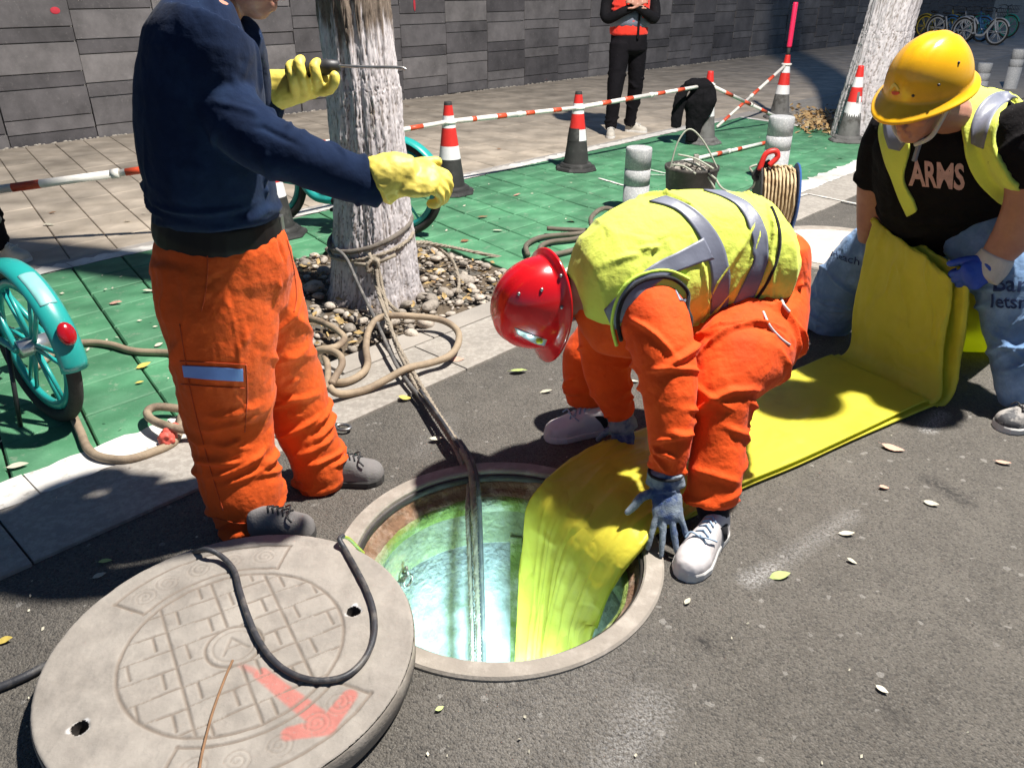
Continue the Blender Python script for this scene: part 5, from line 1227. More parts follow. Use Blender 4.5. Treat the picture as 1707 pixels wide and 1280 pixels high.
def helmet_mb(C, f, u, k=1.0, peak=.05, ridge=True):
    """hard hat: dome, rim with gutter, front peak; C is the middle of the rim"""
    f = Vector(f).normalized(); u = Vector(u); u = (u - f * u.dot(f)).normalized(); l = u.cross(f); rows = []; n = 72
    for i in range(22):
        t = i / 21 * math.pi / 2; ring = []
        for q in np.linspace(0, 2 * math.pi, n, endpoint=False):
            a = .137 * math.cos(q); b = .112 * math.sin(q); r = math.sin(t) ** .94; z = .142 * math.cos(t)
            rg = (.006 * math.exp(-(b * r / .014) ** 2) + .004 * math.exp(-((abs(b * r) - .035) / .008) ** 2)) * math.sin(min(1, t * 1.4)) * (1 if ridge else 0) * (1 if i < 17 else (20 - i) / 4 if i < 20 else 0)
            ring.append(C + (f * (a * r * (1 + .0)) + l * (b * r) + u * (z + rg)) * k)
        rows.append(ring)
    def rim(e, z, pk): return [C + (f * ((.137 + e) * math.cos(q) + pk * peak * max(0, math.cos(q)) ** 2.2) + l * ((.112 + e) * math.sin(q)) + u * (z - (.022 * max(0, math.cos(q)) ** 2 * pk) + .004 * math.cos(2 * q))) * k for q in np.linspace(0, 2 * math.pi, n, endpoint=False)]
    rows += [rim(.004, -.004, .12), rim(.011, -.010, .5), rim(.017, -.013, .9), rim(.020, -.015, 1.0), rim(.020, -.020, 1.0), rim(.012, -.021, .9), rim(.002, -.012, .1), rim(-.004, -.004, 0)]
    inner = []
    for i in range(20, 2, -3):
        t = i / 21 * math.pi / 2; inner.append([C + (f * (.131 * math.cos(q) * math.sin(t)) + l * (.106 * math.sin(q) * math.sin(t)) + u * (.135 * math.cos(t))) * k for q in np.linspace(0, 2 * math.pi, n, endpoint=False)])
    mb = MB(); mb.rings(rows + inner, cap=True); return mb, f, l, u
M_SOLE_D = mat('dark_sole', (.05, .048, .045), .8, .3, 20); M_SOLE_W = mat('white_sole', (.62, .60, .57), .6, .15, 20)
def shoe(parent, heel, toe, m_up, m_sole, w=.098, h=.085, lace=None, name='shoe', sole_h=.028, collar=None, laces=True, m_in=None, z0=0.0):
    heel = Vector(heel); toe = Vector(toe); d = (toe - heel); d.z = 0; Ln = d.length; d.normalize(); s = Vector((-d.y, d.x, 0)); Z = Vector((0, 0, 1)); root_z = z0
    tt = [0, .04, .12, .3, .45, .6, .75, .88, .96, 1.0]; ww = [.32, .60, .74, .72, .76, .9, 1.0, .86, .60, .25]
    def outl(k, z): return [heel + d * (Ln * t) + s * (w / 2 * q * k) + Z * z for t, q in zip(tt, ww)] + [heel + d * (Ln * t) - s * (w / 2 * q * k) + Z * z for t, q in reversed(list(zip(tt, ww)))]
    mb = MB(); mb.rings([outl(1.0, root_z), outl(1.06, root_z + .006), outl(1.07, root_z + sole_h * .8), outl(1.0, root_z + sole_h)]); so = part('sole', mb, m_sole, parent, smooth=False)
    hh = [.78, .98, 1.02, .98, .92, .78, .60, .52, .40, .2]; mb = MB(); rings = []
    for t, q, g in zip(tt, ww, hh):
        c = heel + d * (Ln * t) + Z * (root_z + sole_h * .7); H_ = h * g; rg = []
        for a in np.linspace(0, math.pi, 12): rg.append(c + s * (w / 2 * q * math.cos(a) * (1 if a not in () else 1)) + Z * (H_ * math.sin(a) ** .7))
        rg += [c + s * (w / 2 * q * x) - Z * .008 for x in (-.6, .6)]; rings.append(rg)
    mb.rings(rings); me = fuse(mb, .005, 4); up_ = part(name, me, m_up, parent, smooth=True)
    if laces:
        mb = MB()
        for i in range(5):
            t = .36 + .07 * i; g = np.interp(t, tt, hh); q = np.interp(t, tt, ww); c = heel + d * (Ln * t) + Z * (root_z + sole_h * .7 + h * g + .001); e = s * (w * .22 * q)
            mb.tube([c - e - Z * .008, c + Z * .004 - d * .004, c + e - Z * .008 + d * .008], .0035, 6)
        mb.tube(smooth_path([c, c + s * .03 + Z * .006, c + s * .045 - Z * .01 - d * .02], 5), .003, 6); mb.tube(smooth_path([c, c - s * .03 + Z * .006, c - s * .04 - Z * .01 + d * .015], 5), .003, 6)
        part('laces', mb, lace or m_sole, parent, smooth=True)
    return up_
def fabric(name, col, rough=.85, var=.14, vscale=9, weave=420, wst=.25, col2=None, sheen=.15, spec=.25, **kw):
    return mat(name, col, rough, var, vscale, .55, 48, col2=col2, spec=spec, sheen=sheen, bdist=.007, **kw)
M_SKIN = mat('skin', (.38, .175, .125), .5, .12, 20, .15, 220, col2=(.42, .21, .15), c2scale=7, spec=.4)
M_HAIR = mat('black_hair', (.015, .012, .01), .6, .3, 60, .4, 200)
M_NAVY = fabric('navy_sweater', (.006, .014, .040), .95, .2, 16, 170, .6, col2=(.010, .022, .055), c2scale=5, sheen=.04, spec=.12)
M_ORAN = fabric('orange_workwear', (.76, .078, .005), .8, .1, 5, 500, .3, col2=(.66, .062, .005), c2scale=3, sheen=.05)
M_ORAND = fabric('soiled_orange_workwear', (.66, .085, .008), .82, .16, 5, 500, .3, col2=(.42, .075, .010), c2scale=4, c2lo=.48, c2hi=.75, sheen=.05)
M_NAVY.node_tree.nodes['Bump'].inputs['Strength'].default_value = .3
M_LIME = fabric('lime_vest', (.63, .70, .10), .75, .08, 6, 300, .25, sheen=.1)
M_REFB = mat('reflective_tape', (.155, .165, .215), .45, .12, 12, .15, 90, spec=.5, col2=(.125, .135, .185), c2scale=5)
M_BTEE = fabric('black_tee', (.008, .007, .008), .9, .25, 8, 300, .3, sheen=0, spec=.12)
M_JEAN = fabric('washed_jeans', (.13, .23, .40), .85, .22, 10, 600, .4, col2=(.24, .36, .54), c2scale=5, c2lo=.45, c2hi=.7)
M_BELT = mat('black_belt', (.008, .007, .007), .55, .2, 20, spec=.2)
M_YGLV = mat('yellow_rubber_glove', (.72, .58, .10), .55, .15, 8, .3, 70, col2=(.45, .34, .06), c2scale=6, c2lo=.58, c2hi=.8)
M_KGLV = mat('grey_knit_glove', (.20, .24, .28), .85, .25, 14, .6, 260, col2=(.03, .06, .16), c2scale=9, c2lo=.5, c2hi=.62)
M_GSHOE = mat('grey_suede', (.17, .16, .155), .85, .2, 14, .4, 160); M_WSHOE = mat('white_leather_shoe', (.62, .58, .57), .5, .12, 9, .15, 80, col2=(.5, .45, .43), c2scale=6); M_BSHOE = mat('dark_sneaker', (.10, .085, .07), .8, .3, 18, .4, 120, col2=(.35, .30, .24), c2scale=7, c2lo=.55, c2hi=.62)
M_SOCK = fabric('black_sock', (.012, .012, .016)); M_CUFF = mat('worn_white_trim', (.5, .48, .48), .7, .2, 12)

# ================================================================== STANDING WORKER
w1 = thing('person', 'standing worker in navy sweater, orange trousers and yellow gloves beside the tree', 'person', gnd(500, 850))
near = [S(352, 430, 2.10, 92, .12), S(364, 510, 2.09, 98, .125), S(372, 580, 2.08, 87, .12), S(377, 650, 2.07, 77, .11), S(383, 700, 2.08, 70, .10), S(390, 740, 2.07, 66, .095), S(397, 780, 2.06, 66, .095), S(408, 820, 2.04, 63, .092), S(418, 858, 2.03, 53, .085), S(426, 884, 2.02, 40, .075)]
farl = [S(420, 430, 2.23, 66, .11), S(452, 510, 2.26, 56, .11), S(468, 580, 2.28, 54, .105), S(486, 640, 2.30, 52, .10), S(504, 700, 2.29, 49, .09), S(520, 742, 2.28, 45, .088), S(534, 780, 2.27, 44, .085), S(540, 806, 2.27, 37, .075)]
pel = [S(366, 386, 2.15, 101, .158), S(369, 405, 2.15, 108, .165), S(374, 450, 2.15, 114, .165), S(378, 505, 2.15, 98, .15)]
mb = MB(); loft(mb, near); loft(mb, farl); loft(mb, pel)
fo = auto_folds(near, .55, 1, 24, .010, .016, .06, 1) + auto_folds(near, .2, .55, 8, .006, .022, .12, 2) + auto_folds(farl, .45, 1, 20, .009, .015, .07, 3) + auto_folds(farl, .1, .45, 7, .006, .02, .12, 4)
fo += [px_fold([(345, 430), (344, 470), (338, 515)], 2.02, -.006, .006), px_fold([(430, 400), (445, 440), (480, 500)], 2.1, .007, .014), px_fold([(460, 395), (482, 450), (492, 520), (488, 560)], 2.12, -.009, .010), px_fold([(300, 490), (330, 560), (360, 640)], 2.0, .006, .025), px_fold([(440, 520), (400, 580), (390, 650)], 2.0, .006, .025), px_fold([(345, 745), (400, 735), (450, 720)], 1.99, .009, .013), px_fold([(340, 770), (395, 765), (455, 752)], 1.98, -.009, .012), px_fold([(480, 640), (515, 632), (540, 640)], 2.2, .008, .013), px_fold([(480, 690), (520, 700), (548, 690)], 2.2, .008, .013)]
W1T = cloth('trousers', mb, M_ORAND, w1, .006, 6, fo, .004, 9, 1)
bv = bvh(W1T)
mb = band([bv], [(305, 609), (350, 611), (404, 615)], [(308, 628), (352, 632), (405, 635)], .004, 20, 6); part('reflective_stripe', mb, mat('blue_grey_tape', (.16, .28, .62), .45, .15, 12, spec=.5), W1T)
M_SEAM = fabric('dark_orange_seam', (.42, .05, .005))
def seam(pts, bvs, parent, r=.0017, m=None, name='seam'):
    P = [min((cast(b, q.x, q.y, .001) for b in bvs), key=lambda p: (p - CAMV).length) for q in smooth_path([Vector((x, y, 0)) for x, y in pts], 10)]
    mb = MB(); mb.tube(P, r, 6); return part(name, mb, m or M_SEAM, parent, smooth=True)
seam([(345, 412), (346, 450), (342, 490), (336, 518)], [bv], W1T, name='pocket_seam'); seam([(300, 602), (350, 604), (410, 608)], [bv], W1T); seam([(302, 640), (352, 644), (408, 647)], [bv], W1T); seam([(410, 608), (412, 660), (408, 720)], [bv], W1T); seam([(478, 400), (488, 440), (494, 490), (490, 520)], [bv], W1T, name='fly_seam')
seam([(360, 862), (400, 872), (462, 866)], [bv], W1T, name='hem_seam'); seam([(300, 540), (318, 650), (345, 760), (372, 850)], [bv], W1T)
tor = [S(362, 362, 2.13, 99, .158), S(358, 335, 2.13, 103, .165), S(346, 275, 2.11, 105, .16), S(337, 205, 2.11, 106, .165), S(334, 130, 2.11, 101, .17), S(337, 75, 2.11, 92, .175), S(345, 35, 2.13, 72, .16), S(358, 8, 2.13, 44, .075)]
armN = [S(322, 62, 2.070, 56, .075), S(340, 120, 2.070, 58, .08), S(380, 185, 2.020, 54, .078), S(430, 234, 1.980, 51, .072), S(490, 260, 1.980, 45, .064), S(560, 287, 2.010, 42, .058), S(612, 305, 2.030, 39, .054), S(636, 312, 2.040, 36, .05)]
armF = [S(385, 60, 2.25, 50, .075), S(402, 130, 2.36, 48, .07), S(408, 205, 2.40, 44, .065), S(425, 200, 2.42, 40, .06), S(440, 165, 2.43, 36, .055)]
mb = MB(); loft(mb, tor); loft(mb, armN); loft(mb, armF)
fo = auto_folds(armN, .25, .65, 12, .005, .014, .08, 5) + auto_folds(armN, .65, 1, 8, .005, .014, .08, 6) + auto_folds(tor, 0, .35, 12, .006, .016, .05, 7)
fo += [px_fold([(300, 40), (360, 90), (400, 160)], 2.0, .007, .018), px_fold([(360, 170), (420, 190), (470, 240)], 1.95, .006, .014), px_fold([(390, 215), (440, 215), (500, 245)], 1.93, -.005, .012), px_fold([(400, 330), (440, 300), (450, 280)], 2.08, .008, .014), px_fold([(370, 345), (430, 330), (455, 310)], 2.08, .007, .012), px_fold([(420, 60), (430, 120), (436, 160)], 2.1, .006, .014)]
W1S = cloth('sweater', mb, M_NAVY, w1, .006, 6, fo, .003, 10, 2)
mb = MB(); loft(mb, [S(364, 388, 2.15, 103, .165), S(364, 366, 2.14, 102, .163)], k=3, pinch=.9); part('belt', fuse(mb, .006, 2), M_BELT, w1, smooth=True)
bv2 = bvh(w1.children[-1]); mb = MB(); P0 = at(427, 376, 2.05); mb.box(cast(bv2, 427, 378, .004), .013, .010, .06, None, .002); part('belt_loop', mb, M_ORAND, w1)
mb = MB(); mb.box(cast(bv2, 462, 374, .004), .03, .03, .045, None, .003); part('belt_buckle', mb, M_STEEL, w1)
# body
mb = MB()
for st in (near, farl, pel, tor, armN, armF): loft(mb, st, 18, 4, .82)
hC = at(400, -62, 2.24); hm, hP, hax = head_mb(hC, (.93, .12, -.34), (.32, .05, .94), 1.08)
mb.v += [] ; b0 = len(mb.v); mb.v += hm.v; mb.f += [tuple(i + b0 for i in f) for f in hm.f]
mb.tube([at(356, 30, 2.21), at(375, -10, 2.23), hC - Vector((.02, 0, .03))], [.062, .056, .055], 16)
part('body', fuse(mb, .006, 3), M_SKIN, w1, smooth=True); eyes(w1, hP, hax, 1.08)
mb = MB(); mb.ell(hP(-.03, 0, .055), .10, .086, .082, hax); part('hair', mb, M_HAIR, w1, smooth=True)
# gloves
wr = at(645, 300, 2.04)
mb = hand(wr + Vector((.012, 0, 0)), (1, .10, .03), (-.02, -.55, .83), -1, (.75, .85, .9, .95), .05, 1.16, (.8, .25), 1.28, [S(632, 302, 2.035, 43, .058), S(655, 293, 2.04, 38, .05), S(690, 292, 2.05, 32, .038)])
cloth('glove', mb, M_YGLV, w1, .004, 4, [px_fold([(712, 276), (725, 280), (734, 277)], 2.02, -.004, .005)], .003, 30, 3)
mb = MB(); loft(mb, [S(432, 160, 2.435, 38, .05), S(452, 152, 2.430, 34, .045), S(478, 148, 2.425, 29, .038), S(505, 142, 2.425, 26, .034), S(532, 136, 2.425, 24, .03), S(548, 132, 2.425, 19, .026)], 20)
for x0, y0, x1, y1, k in ((492, 158, 483, 106, 1.0), (509, 155, 498, 99, 1.05), (531, 150, 524, 103, 1.05)):      # fingers closing over the grip
    mb.tube(smooth_path([at(x0, y0, 2.405), at(x0 - 1, y0 - 14, 2.370), at((x0 + x1) / 2, (y0 + y1) / 2, 2.350), at(x1, y1 + 8, 2.355), at(x1 + 4, y1 + 1, 2.380)], 4), list(np.interp(np.linspace(0, 1, 17), [0, .6, 1], [.0165 * k, .0155 * k, .0125 * k])), 12); mb.ell(at(x1 + 4, y1 + 1, 2.380), .0125 * k, .0125 * k, .0125 * k, None, 12, 8)
mb.tube(smooth_path([at(528, 150, 2.415), at(545, 150, 2.375), at(555, 140, 2.360), at(557, 130, 2.360)], 4), [.018] * 6 + [.0165] * 7, 12); mb.ell(at(557, 129, 2.360), .0165, .0165, .0165, None, 12, 8)
cloth('glove', mb, M_YGLV, w1, .004, 3, [px_fold([(450, 190), (470, 165), (485, 155)], 2.5, .005, .007), px_fold([(440, 130), (465, 140), (480, 150)], 2.5, .004, .007)], .002, 30, 4)
shoe(w1, gnd(418, 897), gnd(527, 893), M_GSHOE, M_SOLE_D, .11, .10, M_BLKP); shoe(w1, gnd(535, 806), gnd(641, 798), M_GSHOE, M_SOLE_D, .11, .10, M_BLKP)
# the steel hook tool held in his left hand
ht = thing('hook_tool', 'black gripped steel rod held level in the raised yellow glove', 'tool', at(535, 115, 2.39))
mb = MB(); mb.tube([at(478, 124, 2.39), at(515, 117, 2.39), at(545, 112, 2.39), at(566, 110, 2.39)], [.016, .021, .022, .014], 14); part('grip', mb, M_BLKP, ht, smooth=True)
mb = MB(); mb.tube(smooth_path([at(560, 110, 2.39), at(610, 112, 2.39), at(665, 113, 2.39), at(677, 117, 2.39)], 6), .0042, 8); part('rod', mb, M_STEEL, ht, smooth=True)

# ================================================================== BENDING WORKER
w2 = thing('person', 'bending worker in red helmet and lime vest pressing the liner down at the manhole', 'person', gnd(1080, 850))
tv = [S(1280, 424, 2.53, 90, .19), S(1258, 428, 2.52, 104, .19), S(1228, 430, 2.51, 106, .17), S(1150, 430, 2.48, 112, .165), S(1085, 448, 2.44, 120, .175), S(1028, 468, 2.41, 108, .18), S(985, 484, 2.39, 80, .15), S(965, 490, 2.38, 52, .09)]
mb = MB(); loft(mb, tv[:7])
fo = [px_fold([(1215, 380), (1245, 450), (1240, 520)], 2.3, .012, .016), px_fold([(1240, 420), (1250, 470), (1235, 530)], 2.3, -.012, .014), px_fold([(1000, 400), (1060, 375), (1130, 365)], 2.3, .006, .02), px_fold([(1010, 440), (1070, 420), (1150, 410)], 2.28, .006, .018), px_fold([(1190, 420), (1215, 470), (1222, 530)], 2.3, .010, .014), px_fold([(1270, 400), (1285, 440), (1270, 480)], 2.35, .008, .014), px_fold([(1120, 470), (1160, 490), (1200, 520)], 2.25, .008, .016), px_fold([(1060, 350), (1100, 380), (1130, 420)], 2.3, .005, .02)]
fo += auto_folds(tv, .0, .5, 16, .008, .013, .15, 21)
fo += [px_fold(q, 2.3, .010, .012) for q in ([(1040, 400), (1090, 385), (1150, 380)], [(1000, 450), (1040, 425), (1090, 410)], [(1060, 440), (1110, 400), (1160, 370)], [(1200, 360), (1225, 400), (1235, 450)], [(1235, 470), (1230, 500), (1222, 540)], [(1150, 330), (1190, 360), (1215, 400)], [(1255, 360), (1275, 400), (1285, 440)], [(1180, 480), (1200, 510), (1205, 545)])]
W2V = cloth('vest', mb, M_LIME, w2, .006, 6, fo, .005, 7, 5); bvv = bvh(W2V)
# sleeves and collar of the orange jacket
an = [S(1082, 508, 2.29, 54, .09), S(1094, 540, 2.23, 58, .09), S(1106, 590, 2.16, 53, .085), S(1114, 650, 2.10, 46, .075), S(1117, 705, 2.055, 40, .068), S(1116, 750, 2.02, 35, .060), S(1111, 782, 2.005, 27, .046)]
af = [S(1012, 520, 2.52, 50, .09), S(1010, 570, 2.55, 46, .08), S(1013, 620, 2.52, 40, .07), S(1026, 668, 2.48, 30, .055), S(1036, 694, 2.465, 22, .042)]
col_ = [S(1040, 500, 2.42, 106, .17), S(1010, 508, 2.40, 88, .15), S(988, 508, 2.39, 66, .11), S(972, 508, 2.38, 44, .075)]
mb = MB(); loft(mb, an); loft(mb, af); loft(mb, col_)
fo = auto_folds(an, .15, .6, 12, .009, .016, .1, 8) + auto_folds(an, .6, 1, 12, .008, .013, .08, 9) + auto_folds(af, .2, 1, 12, .007, .013, .1, 10)
fo += [px_fold([(1075, 700), (1100, 690), (1150, 700)], 1.95, .010, .013), px_fold([(1080, 640), (1120, 630), (1155, 610)], 1.98, .009, .014), px_fold([(1095, 720), (1105, 760), (1108, 780)], 1.92, -.010, .010)]
W2J = cloth('jacket', mb, M_ORAN, w2, .0055, 5, fo, .004, 10, 6); bvj = bvh(W2J)
pel2 = [S(1322, 400, 2.54, 60, .15), S(1308, 440, 2.53, 84, .17), S(1290, 490, 2.48, 92, .165)]
pe2 = [S(1308, 405, 2.56, 42, .15), S(1300, 450, 2.55, 48, .16), S(1288, 500, 2.53, 58, .15)]
ln = [S(1296, 492, 2.52, 50, .12), S(1270, 545, 2.40, 74, .125), S(1232, 595, 2.24, 78, .125), S(1205, 650, 2.15, 58, .105), S(1199, 700, 2.10, 47, .09), S(1195, 760, 2.05, 46, .085), S(1190, 808, 2.01, 43, .08), S(1187, 832, 1.995, 41, .075)]
lf = [S(1260, 470, 2.66, 66, .12), S(1150, 510, 2.72, 62, .115), S(1040, 552, 2.74, 54, .11), S(988, 585, 2.72, 44, .095), S(980, 625, 2.69, 43, .085), S(984, 668, 2.67, 38, .075)]
mb = MB(); loft(mb, pe2); loft(mb, ln); loft(mb, lf)
fo = auto_folds(ln, .15, .55, 18, .011, .018, .12, 11) + auto_folds(ln, .55, 1, 14, .008, .016, .1, 12) + auto_folds(lf, .4, 1, 10, .007, .015, .1, 13)
fo += [px_fold([(1180, 600), (1230, 570), (1290, 560)], 2.2, .011, .018), px_fold([(1180, 640), (1220, 620), (1275, 610)], 2.15, .011, .016), px_fold([(1300, 400), (1325, 430), (1340, 470)], 2.45, .008, .014), px_fold([(1290, 470), (1320, 480), (1345, 470)], 2.42, .010, .014), px_fold([(1280, 520), (1310, 525), (1335, 500)], 2.4, .010, .014)]
W2T = cloth('trousers', mb, M_ORAN, w2, .006, 6, fo, .004, 9, 7); bvt = bvh(W2T)
# reflective tapes of the vest
bands = [([(1082, 337), (1130, 352), (1165, 395), (1182, 440), (1186, 490), (1180, 545)], [(1112, 327), (1158, 348), (1198, 395), (1215, 445), (1215, 495), (1207, 545)]),
         ([(1172, 318), (1222, 338), (1246, 372), (1256, 412), (1254, 440), (1222, 505), (1212, 532)], [(1205, 320), (1248, 340), (1272, 372), (1282, 412), (1277, 450), (1245, 515), (1222, 545)]),
         ([(1172, 397), (1130, 420), (1090, 440), (1050, 472), (1008, 515)], [(1190, 432), (1150, 445), (1105, 465), (1065, 500), (1024, 552)])]
for A, B in bands: part('reflective_tape', band([bvv], A, B, .006, 40, 8), M_REFB, W2V, smooth=True)
part('sleeve_tape', band([bvj], [(1118, 470), (1126, 485), (1133, 502)], [(1136, 465), (1145, 480), (1150, 500)], .004, 14, 5), M_REFB, W2J, smooth=True)
M_PIPE = fabric('black_piping', (.012, .012, .014))
def piping(bvs, pts, r, m, parent, off=.004, name='piping'):
    P = [];
    for q in smooth_path([Vector((x, y, 0)) for x, y in pts], 8):
        c = min((cast(b, q.x, q.y, off) for b in bvs), key=lambda p: (p - CAMV).length); P.append(c)
    Q = np.array([tuple(p) for p in P])
    for _ in range(4): Q[1:-1] = .5 * Q[1:-1] + .25 * (Q[:-2] + Q[2:])
    mb = MB(); mb.tube([Vector(p) for p in Q], r, 8); return part(name, mb, m, parent, smooth=True)
piping([bvv, bvj], [(1036, 566), (1030, 530), (1040, 496), (1066, 470), (1110, 462), (1140, 478), (1158, 512), (1166, 548)], .0065, M_PIPE, W2V, .005)
piping([bvv, bvj], [(1028, 575), (1020, 535), (1032, 490), (1062, 460), (1112, 451), (1148, 466)], .006, fabric('bright_lime_binding', (.55, .78, .10)), W2V, .003)
piping([bvv], [(1285, 345), (1297, 375), (1300, 410), (1290, 448), (1268, 488), (1240, 520), (1222, 538)], .005, M_PIPE, W2V, .002)
piping([bvt], [(1300, 492), (1306, 508), (1316, 520)], .005, M_CUFF, W2T, .001, name='pocket_trim'); piping([bvt], [(1272, 520), (1284, 545), (1302, 565), (1316, 575)], .004, M_CUFF, W2T, .001, name='pocket_flap')
# body, head, helmet
mb = MB()
for st in (tv, an, af, ln, lf, pe2): loft(mb, st, 18, 4, .80)
u2 = Vector((-.80, -.42, .02)).normalized(); f2 = Vector((-.10, .25, -.96)); f2 = (f2 - u2 * f2.dot(u2)).normalized()
hC2 = at(916, 502, 2.40); hm, hP, hax = head_mb(hC2, f2, u2, 1.0); b0 = len(mb.v); mb.v += hm.v; mb.f += [tuple(i + b0 for i in f) for f in hm.f]
mb.tube([at(1000, 485, 2.39), at(965, 495, 2.39), hC2 - u2 * .03], [.07, .06, .055], 16)
mb.tube([at(1110, 775, 2.005), at(1110, 800, 1.995)], [.030, .028], 12); mb.tube([at(1034, 688, 2.465), at(1040, 706, 2.455)], [.028, .025], 12)
part('body', fuse(mb, .006, 3), M_SKIN, w2, smooth=True); eyes(w2, hP, hax)
mb = MB(); mb.ell(hP(-.035, 0, .01), .085, .084, .085, hax); me = fuse(mb, .005, 1); part('hair', me, M_HAIR, w2, smooth=True)
M_REDH = mat('red_helmet_shell', (.58, .006, .010), .22, .10, 4, 0, 8, spec=.5, coat=.3, col2=(.42, .02, .02), c2scale=22, c2lo=.62, c2hi=.75)
hb = hC2 + u2 * .035
hmb, ff, ll, uu = helmet_mb(hb, f2, u2, 1.17, .045); HM2 = part('helmet', hmb, M_REDH, w2, smooth=True); bvH = bvh(HM2)
mb = MB()
part('helmet_badge', band([bvH], [(858, 546), (885, 556), (912, 566)], [(862, 556), (890, 572), (908, 576)], .002, 12, 5), mat('silver_badge', (.75, .75, .74), .15, .2, 60, metal=.6), HM2, smooth=True)
mb = MB(); c = cast(bvH, 899, 566, .006); mb.ell(c, .012, .008, .010); part('badge_jewel', mb, mat('yellow_badge', (.6, .62, .03), .3), HM2, smooth=True)
for px, py in ((935, 460), (936, 512), (865, 490), (903, 483)):
    mb = MB(); mb.ell(cast(bvH, px, py, .001), .006, .006, .006, None, 10, 6); part('rivet', mb, M_STEEL, HM2, smooth=True)
M_STRAP = fabric('grey_head_strap', (.42, .43, .45))
mb = MB(); cs = hb - u2 * .028; mb.tube([cs + (ff * (.118 * math.cos(a)) + ll * (.096 * math.sin(a))) for a in np.linspace(0, 2 * math.pi, 40, endpoint=False)], .014, 8, closed=True); part('suspension_band', mb, M_STRAP, HM2, smooth=True)
mb = MB(); mb.tube(smooth_path([hb + ff * .03 + ll * .095 - u2 * .02, hP(.03, .078, -.05), hP(.05, .05, -.1), hP(.06, 0, -.118)], 6), .006, 8); part('chin_strap', mb, M_STRAP, HM2, smooth=True)
# gloves
mb = hand(at(1110, 804, 1.985), (.02, -.62, -.78), (-.1, -.72, .62), 1, (.14, .08, .10, .14), .30, 1.14, (.3, .05), 1.0, [S(1110, 788, 1.995, 31, .042), S(1109, 808, 1.985, 34, .036)])
cloth('glove', mb, M_KGLV, w2, .0038, 3, (), .002, 40, 8, post=1)
mb = hand(at(1040, 706, 2.455), (-.05, -.28, -.95), (-.35, -.75, .3), 1, (.35, .3, .35, .4), .20, 1.0, (.35, .2), 1.1, [S(1037, 698, 2.46, 22, .036), S(1040, 715, 2.45, 25, .03)])
cloth('glove', mb, M_KGLV, w2, .0038, 3, (), .002, 40, 9, post=1)
mb = MB(); mb.tube([at(1110, 789, 1.995) + Vector((.052 * math.cos(a), .046 * math.sin(a), .004)) for a in np.linspace(0, 6.28, 24, endpoint=False)], .005, 8, closed=True); part('glove_cuff', mb, M_PIPE, w2, smooth=True)
# shoes and socks
mb = MB(); mb.tube([at(1188, 835, 1.99), at(1190, 868, 1.975), gnd(1188, 892, .05)], [.055, .045, .045], 16); part('sock', mb, M_SOCK, w2, smooth=True)
mb = MB(); mb.tube([at(990, 655, 2.67), at(998, 690, 2.66), gnd(995, 708, .05)], [.05, .043, .042], 16); part('sock', mb, M_SOCK, w2, smooth=True)
shoe(w2, gnd(1200, 885), gnd(1138, 968), M_WSHOE, M_SOLE_W, .112, .10, mat('blue_grey_lace', (.30, .40, .52), .8, .2, 20)); shoe(w2, gnd(1020, 716), gnd(908, 733), M_WSHOE, M_SOLE_W, .108, .105, bpy.data.materials['blue_grey_lace'])

# ================================================================== WORKER WITH THE YELLOW HELMET
w3 = thing('person', 'stooping worker in yellow helmet, black shirt and lime vest lifting the folded liner', 'person', gnd(1580, 640))
t3 = [S(1604, 165, 3.070, 52, .11), S(1598, 200, 3.090, 98, .19), S(1590, 235, 3.120, 124, .21), S(1587, 280, 3.170, 123, .21), S(1588, 330, 3.230, 114, .20), S(1592, 372, 3.290, 98, .18)]
ar3 = [S(1498, 205, 3.280, 40, .09), S(1478, 240, 3.290, 42, .085), S(1470, 280, 3.320, 40, .08), S(1467, 304, 3.340, 37, .072)]
al3 = [S(1680, 205, 2.88, 50, .09), S(1712, 250, 2.80, 52, .085), S(1722, 296, 2.80, 46, .078)]
mb = MB(); loft(mb, t3); loft(mb, ar3); loft(mb, al3)
fo = auto_folds(t3, .5, 1, 14, .010, .02, .08, 14) + auto_folds(ar3, .3, 1, 5, .007, .015, .1, 15) + auto_folds(al3, .3, 1, 5, .007, .015, .1, 16)
W3S = cloth('tee_shirt', mb, M_BTEE, w3, .008, 5, fo, .004, 9, 10); bs = bvh(W3S)
wst = [S(1590, 352, 3.270, 104, .185), S(1590, 382, 3.310, 100, .18)]
lr = [S(1548, 372, 3.330, 62, .13), S(1498, 400, 3.410, 58, .125), S(1448, 435, 3.490, 54, .115), S(1410, 475, 3.560, 49, .10), S(1386, 515, 3.620, 43, .09), S(1372, 543, 3.660, 38, .08)]
ll3 = [S(1630, 375, 3.14, 66, .13), S(1668, 420, 3.02, 66, .125), S(1694, 480, 2.92, 62, .115), S(1702, 545, 2.86, 56, .10), S(1706, 610, 2.80, 48, .09), S(1712, 668, 2.76, 40, .08)]
mb = MB(); loft(mb, wst); loft(mb, lr); loft(mb, ll3)
fo = auto_folds(lr, .2, 1, 22, .009, .016, .1, 17) + auto_folds(ll3, .2, 1, 18, .008, .016, .1, 18) + auto_folds(wst, 0, 1, 6, .006, .014, .1, 19)
W3J = cloth('jeans', mb, M_JEAN, w3, .0065, 5, fo, .004, 9, 11); bj = bvh(W3J)
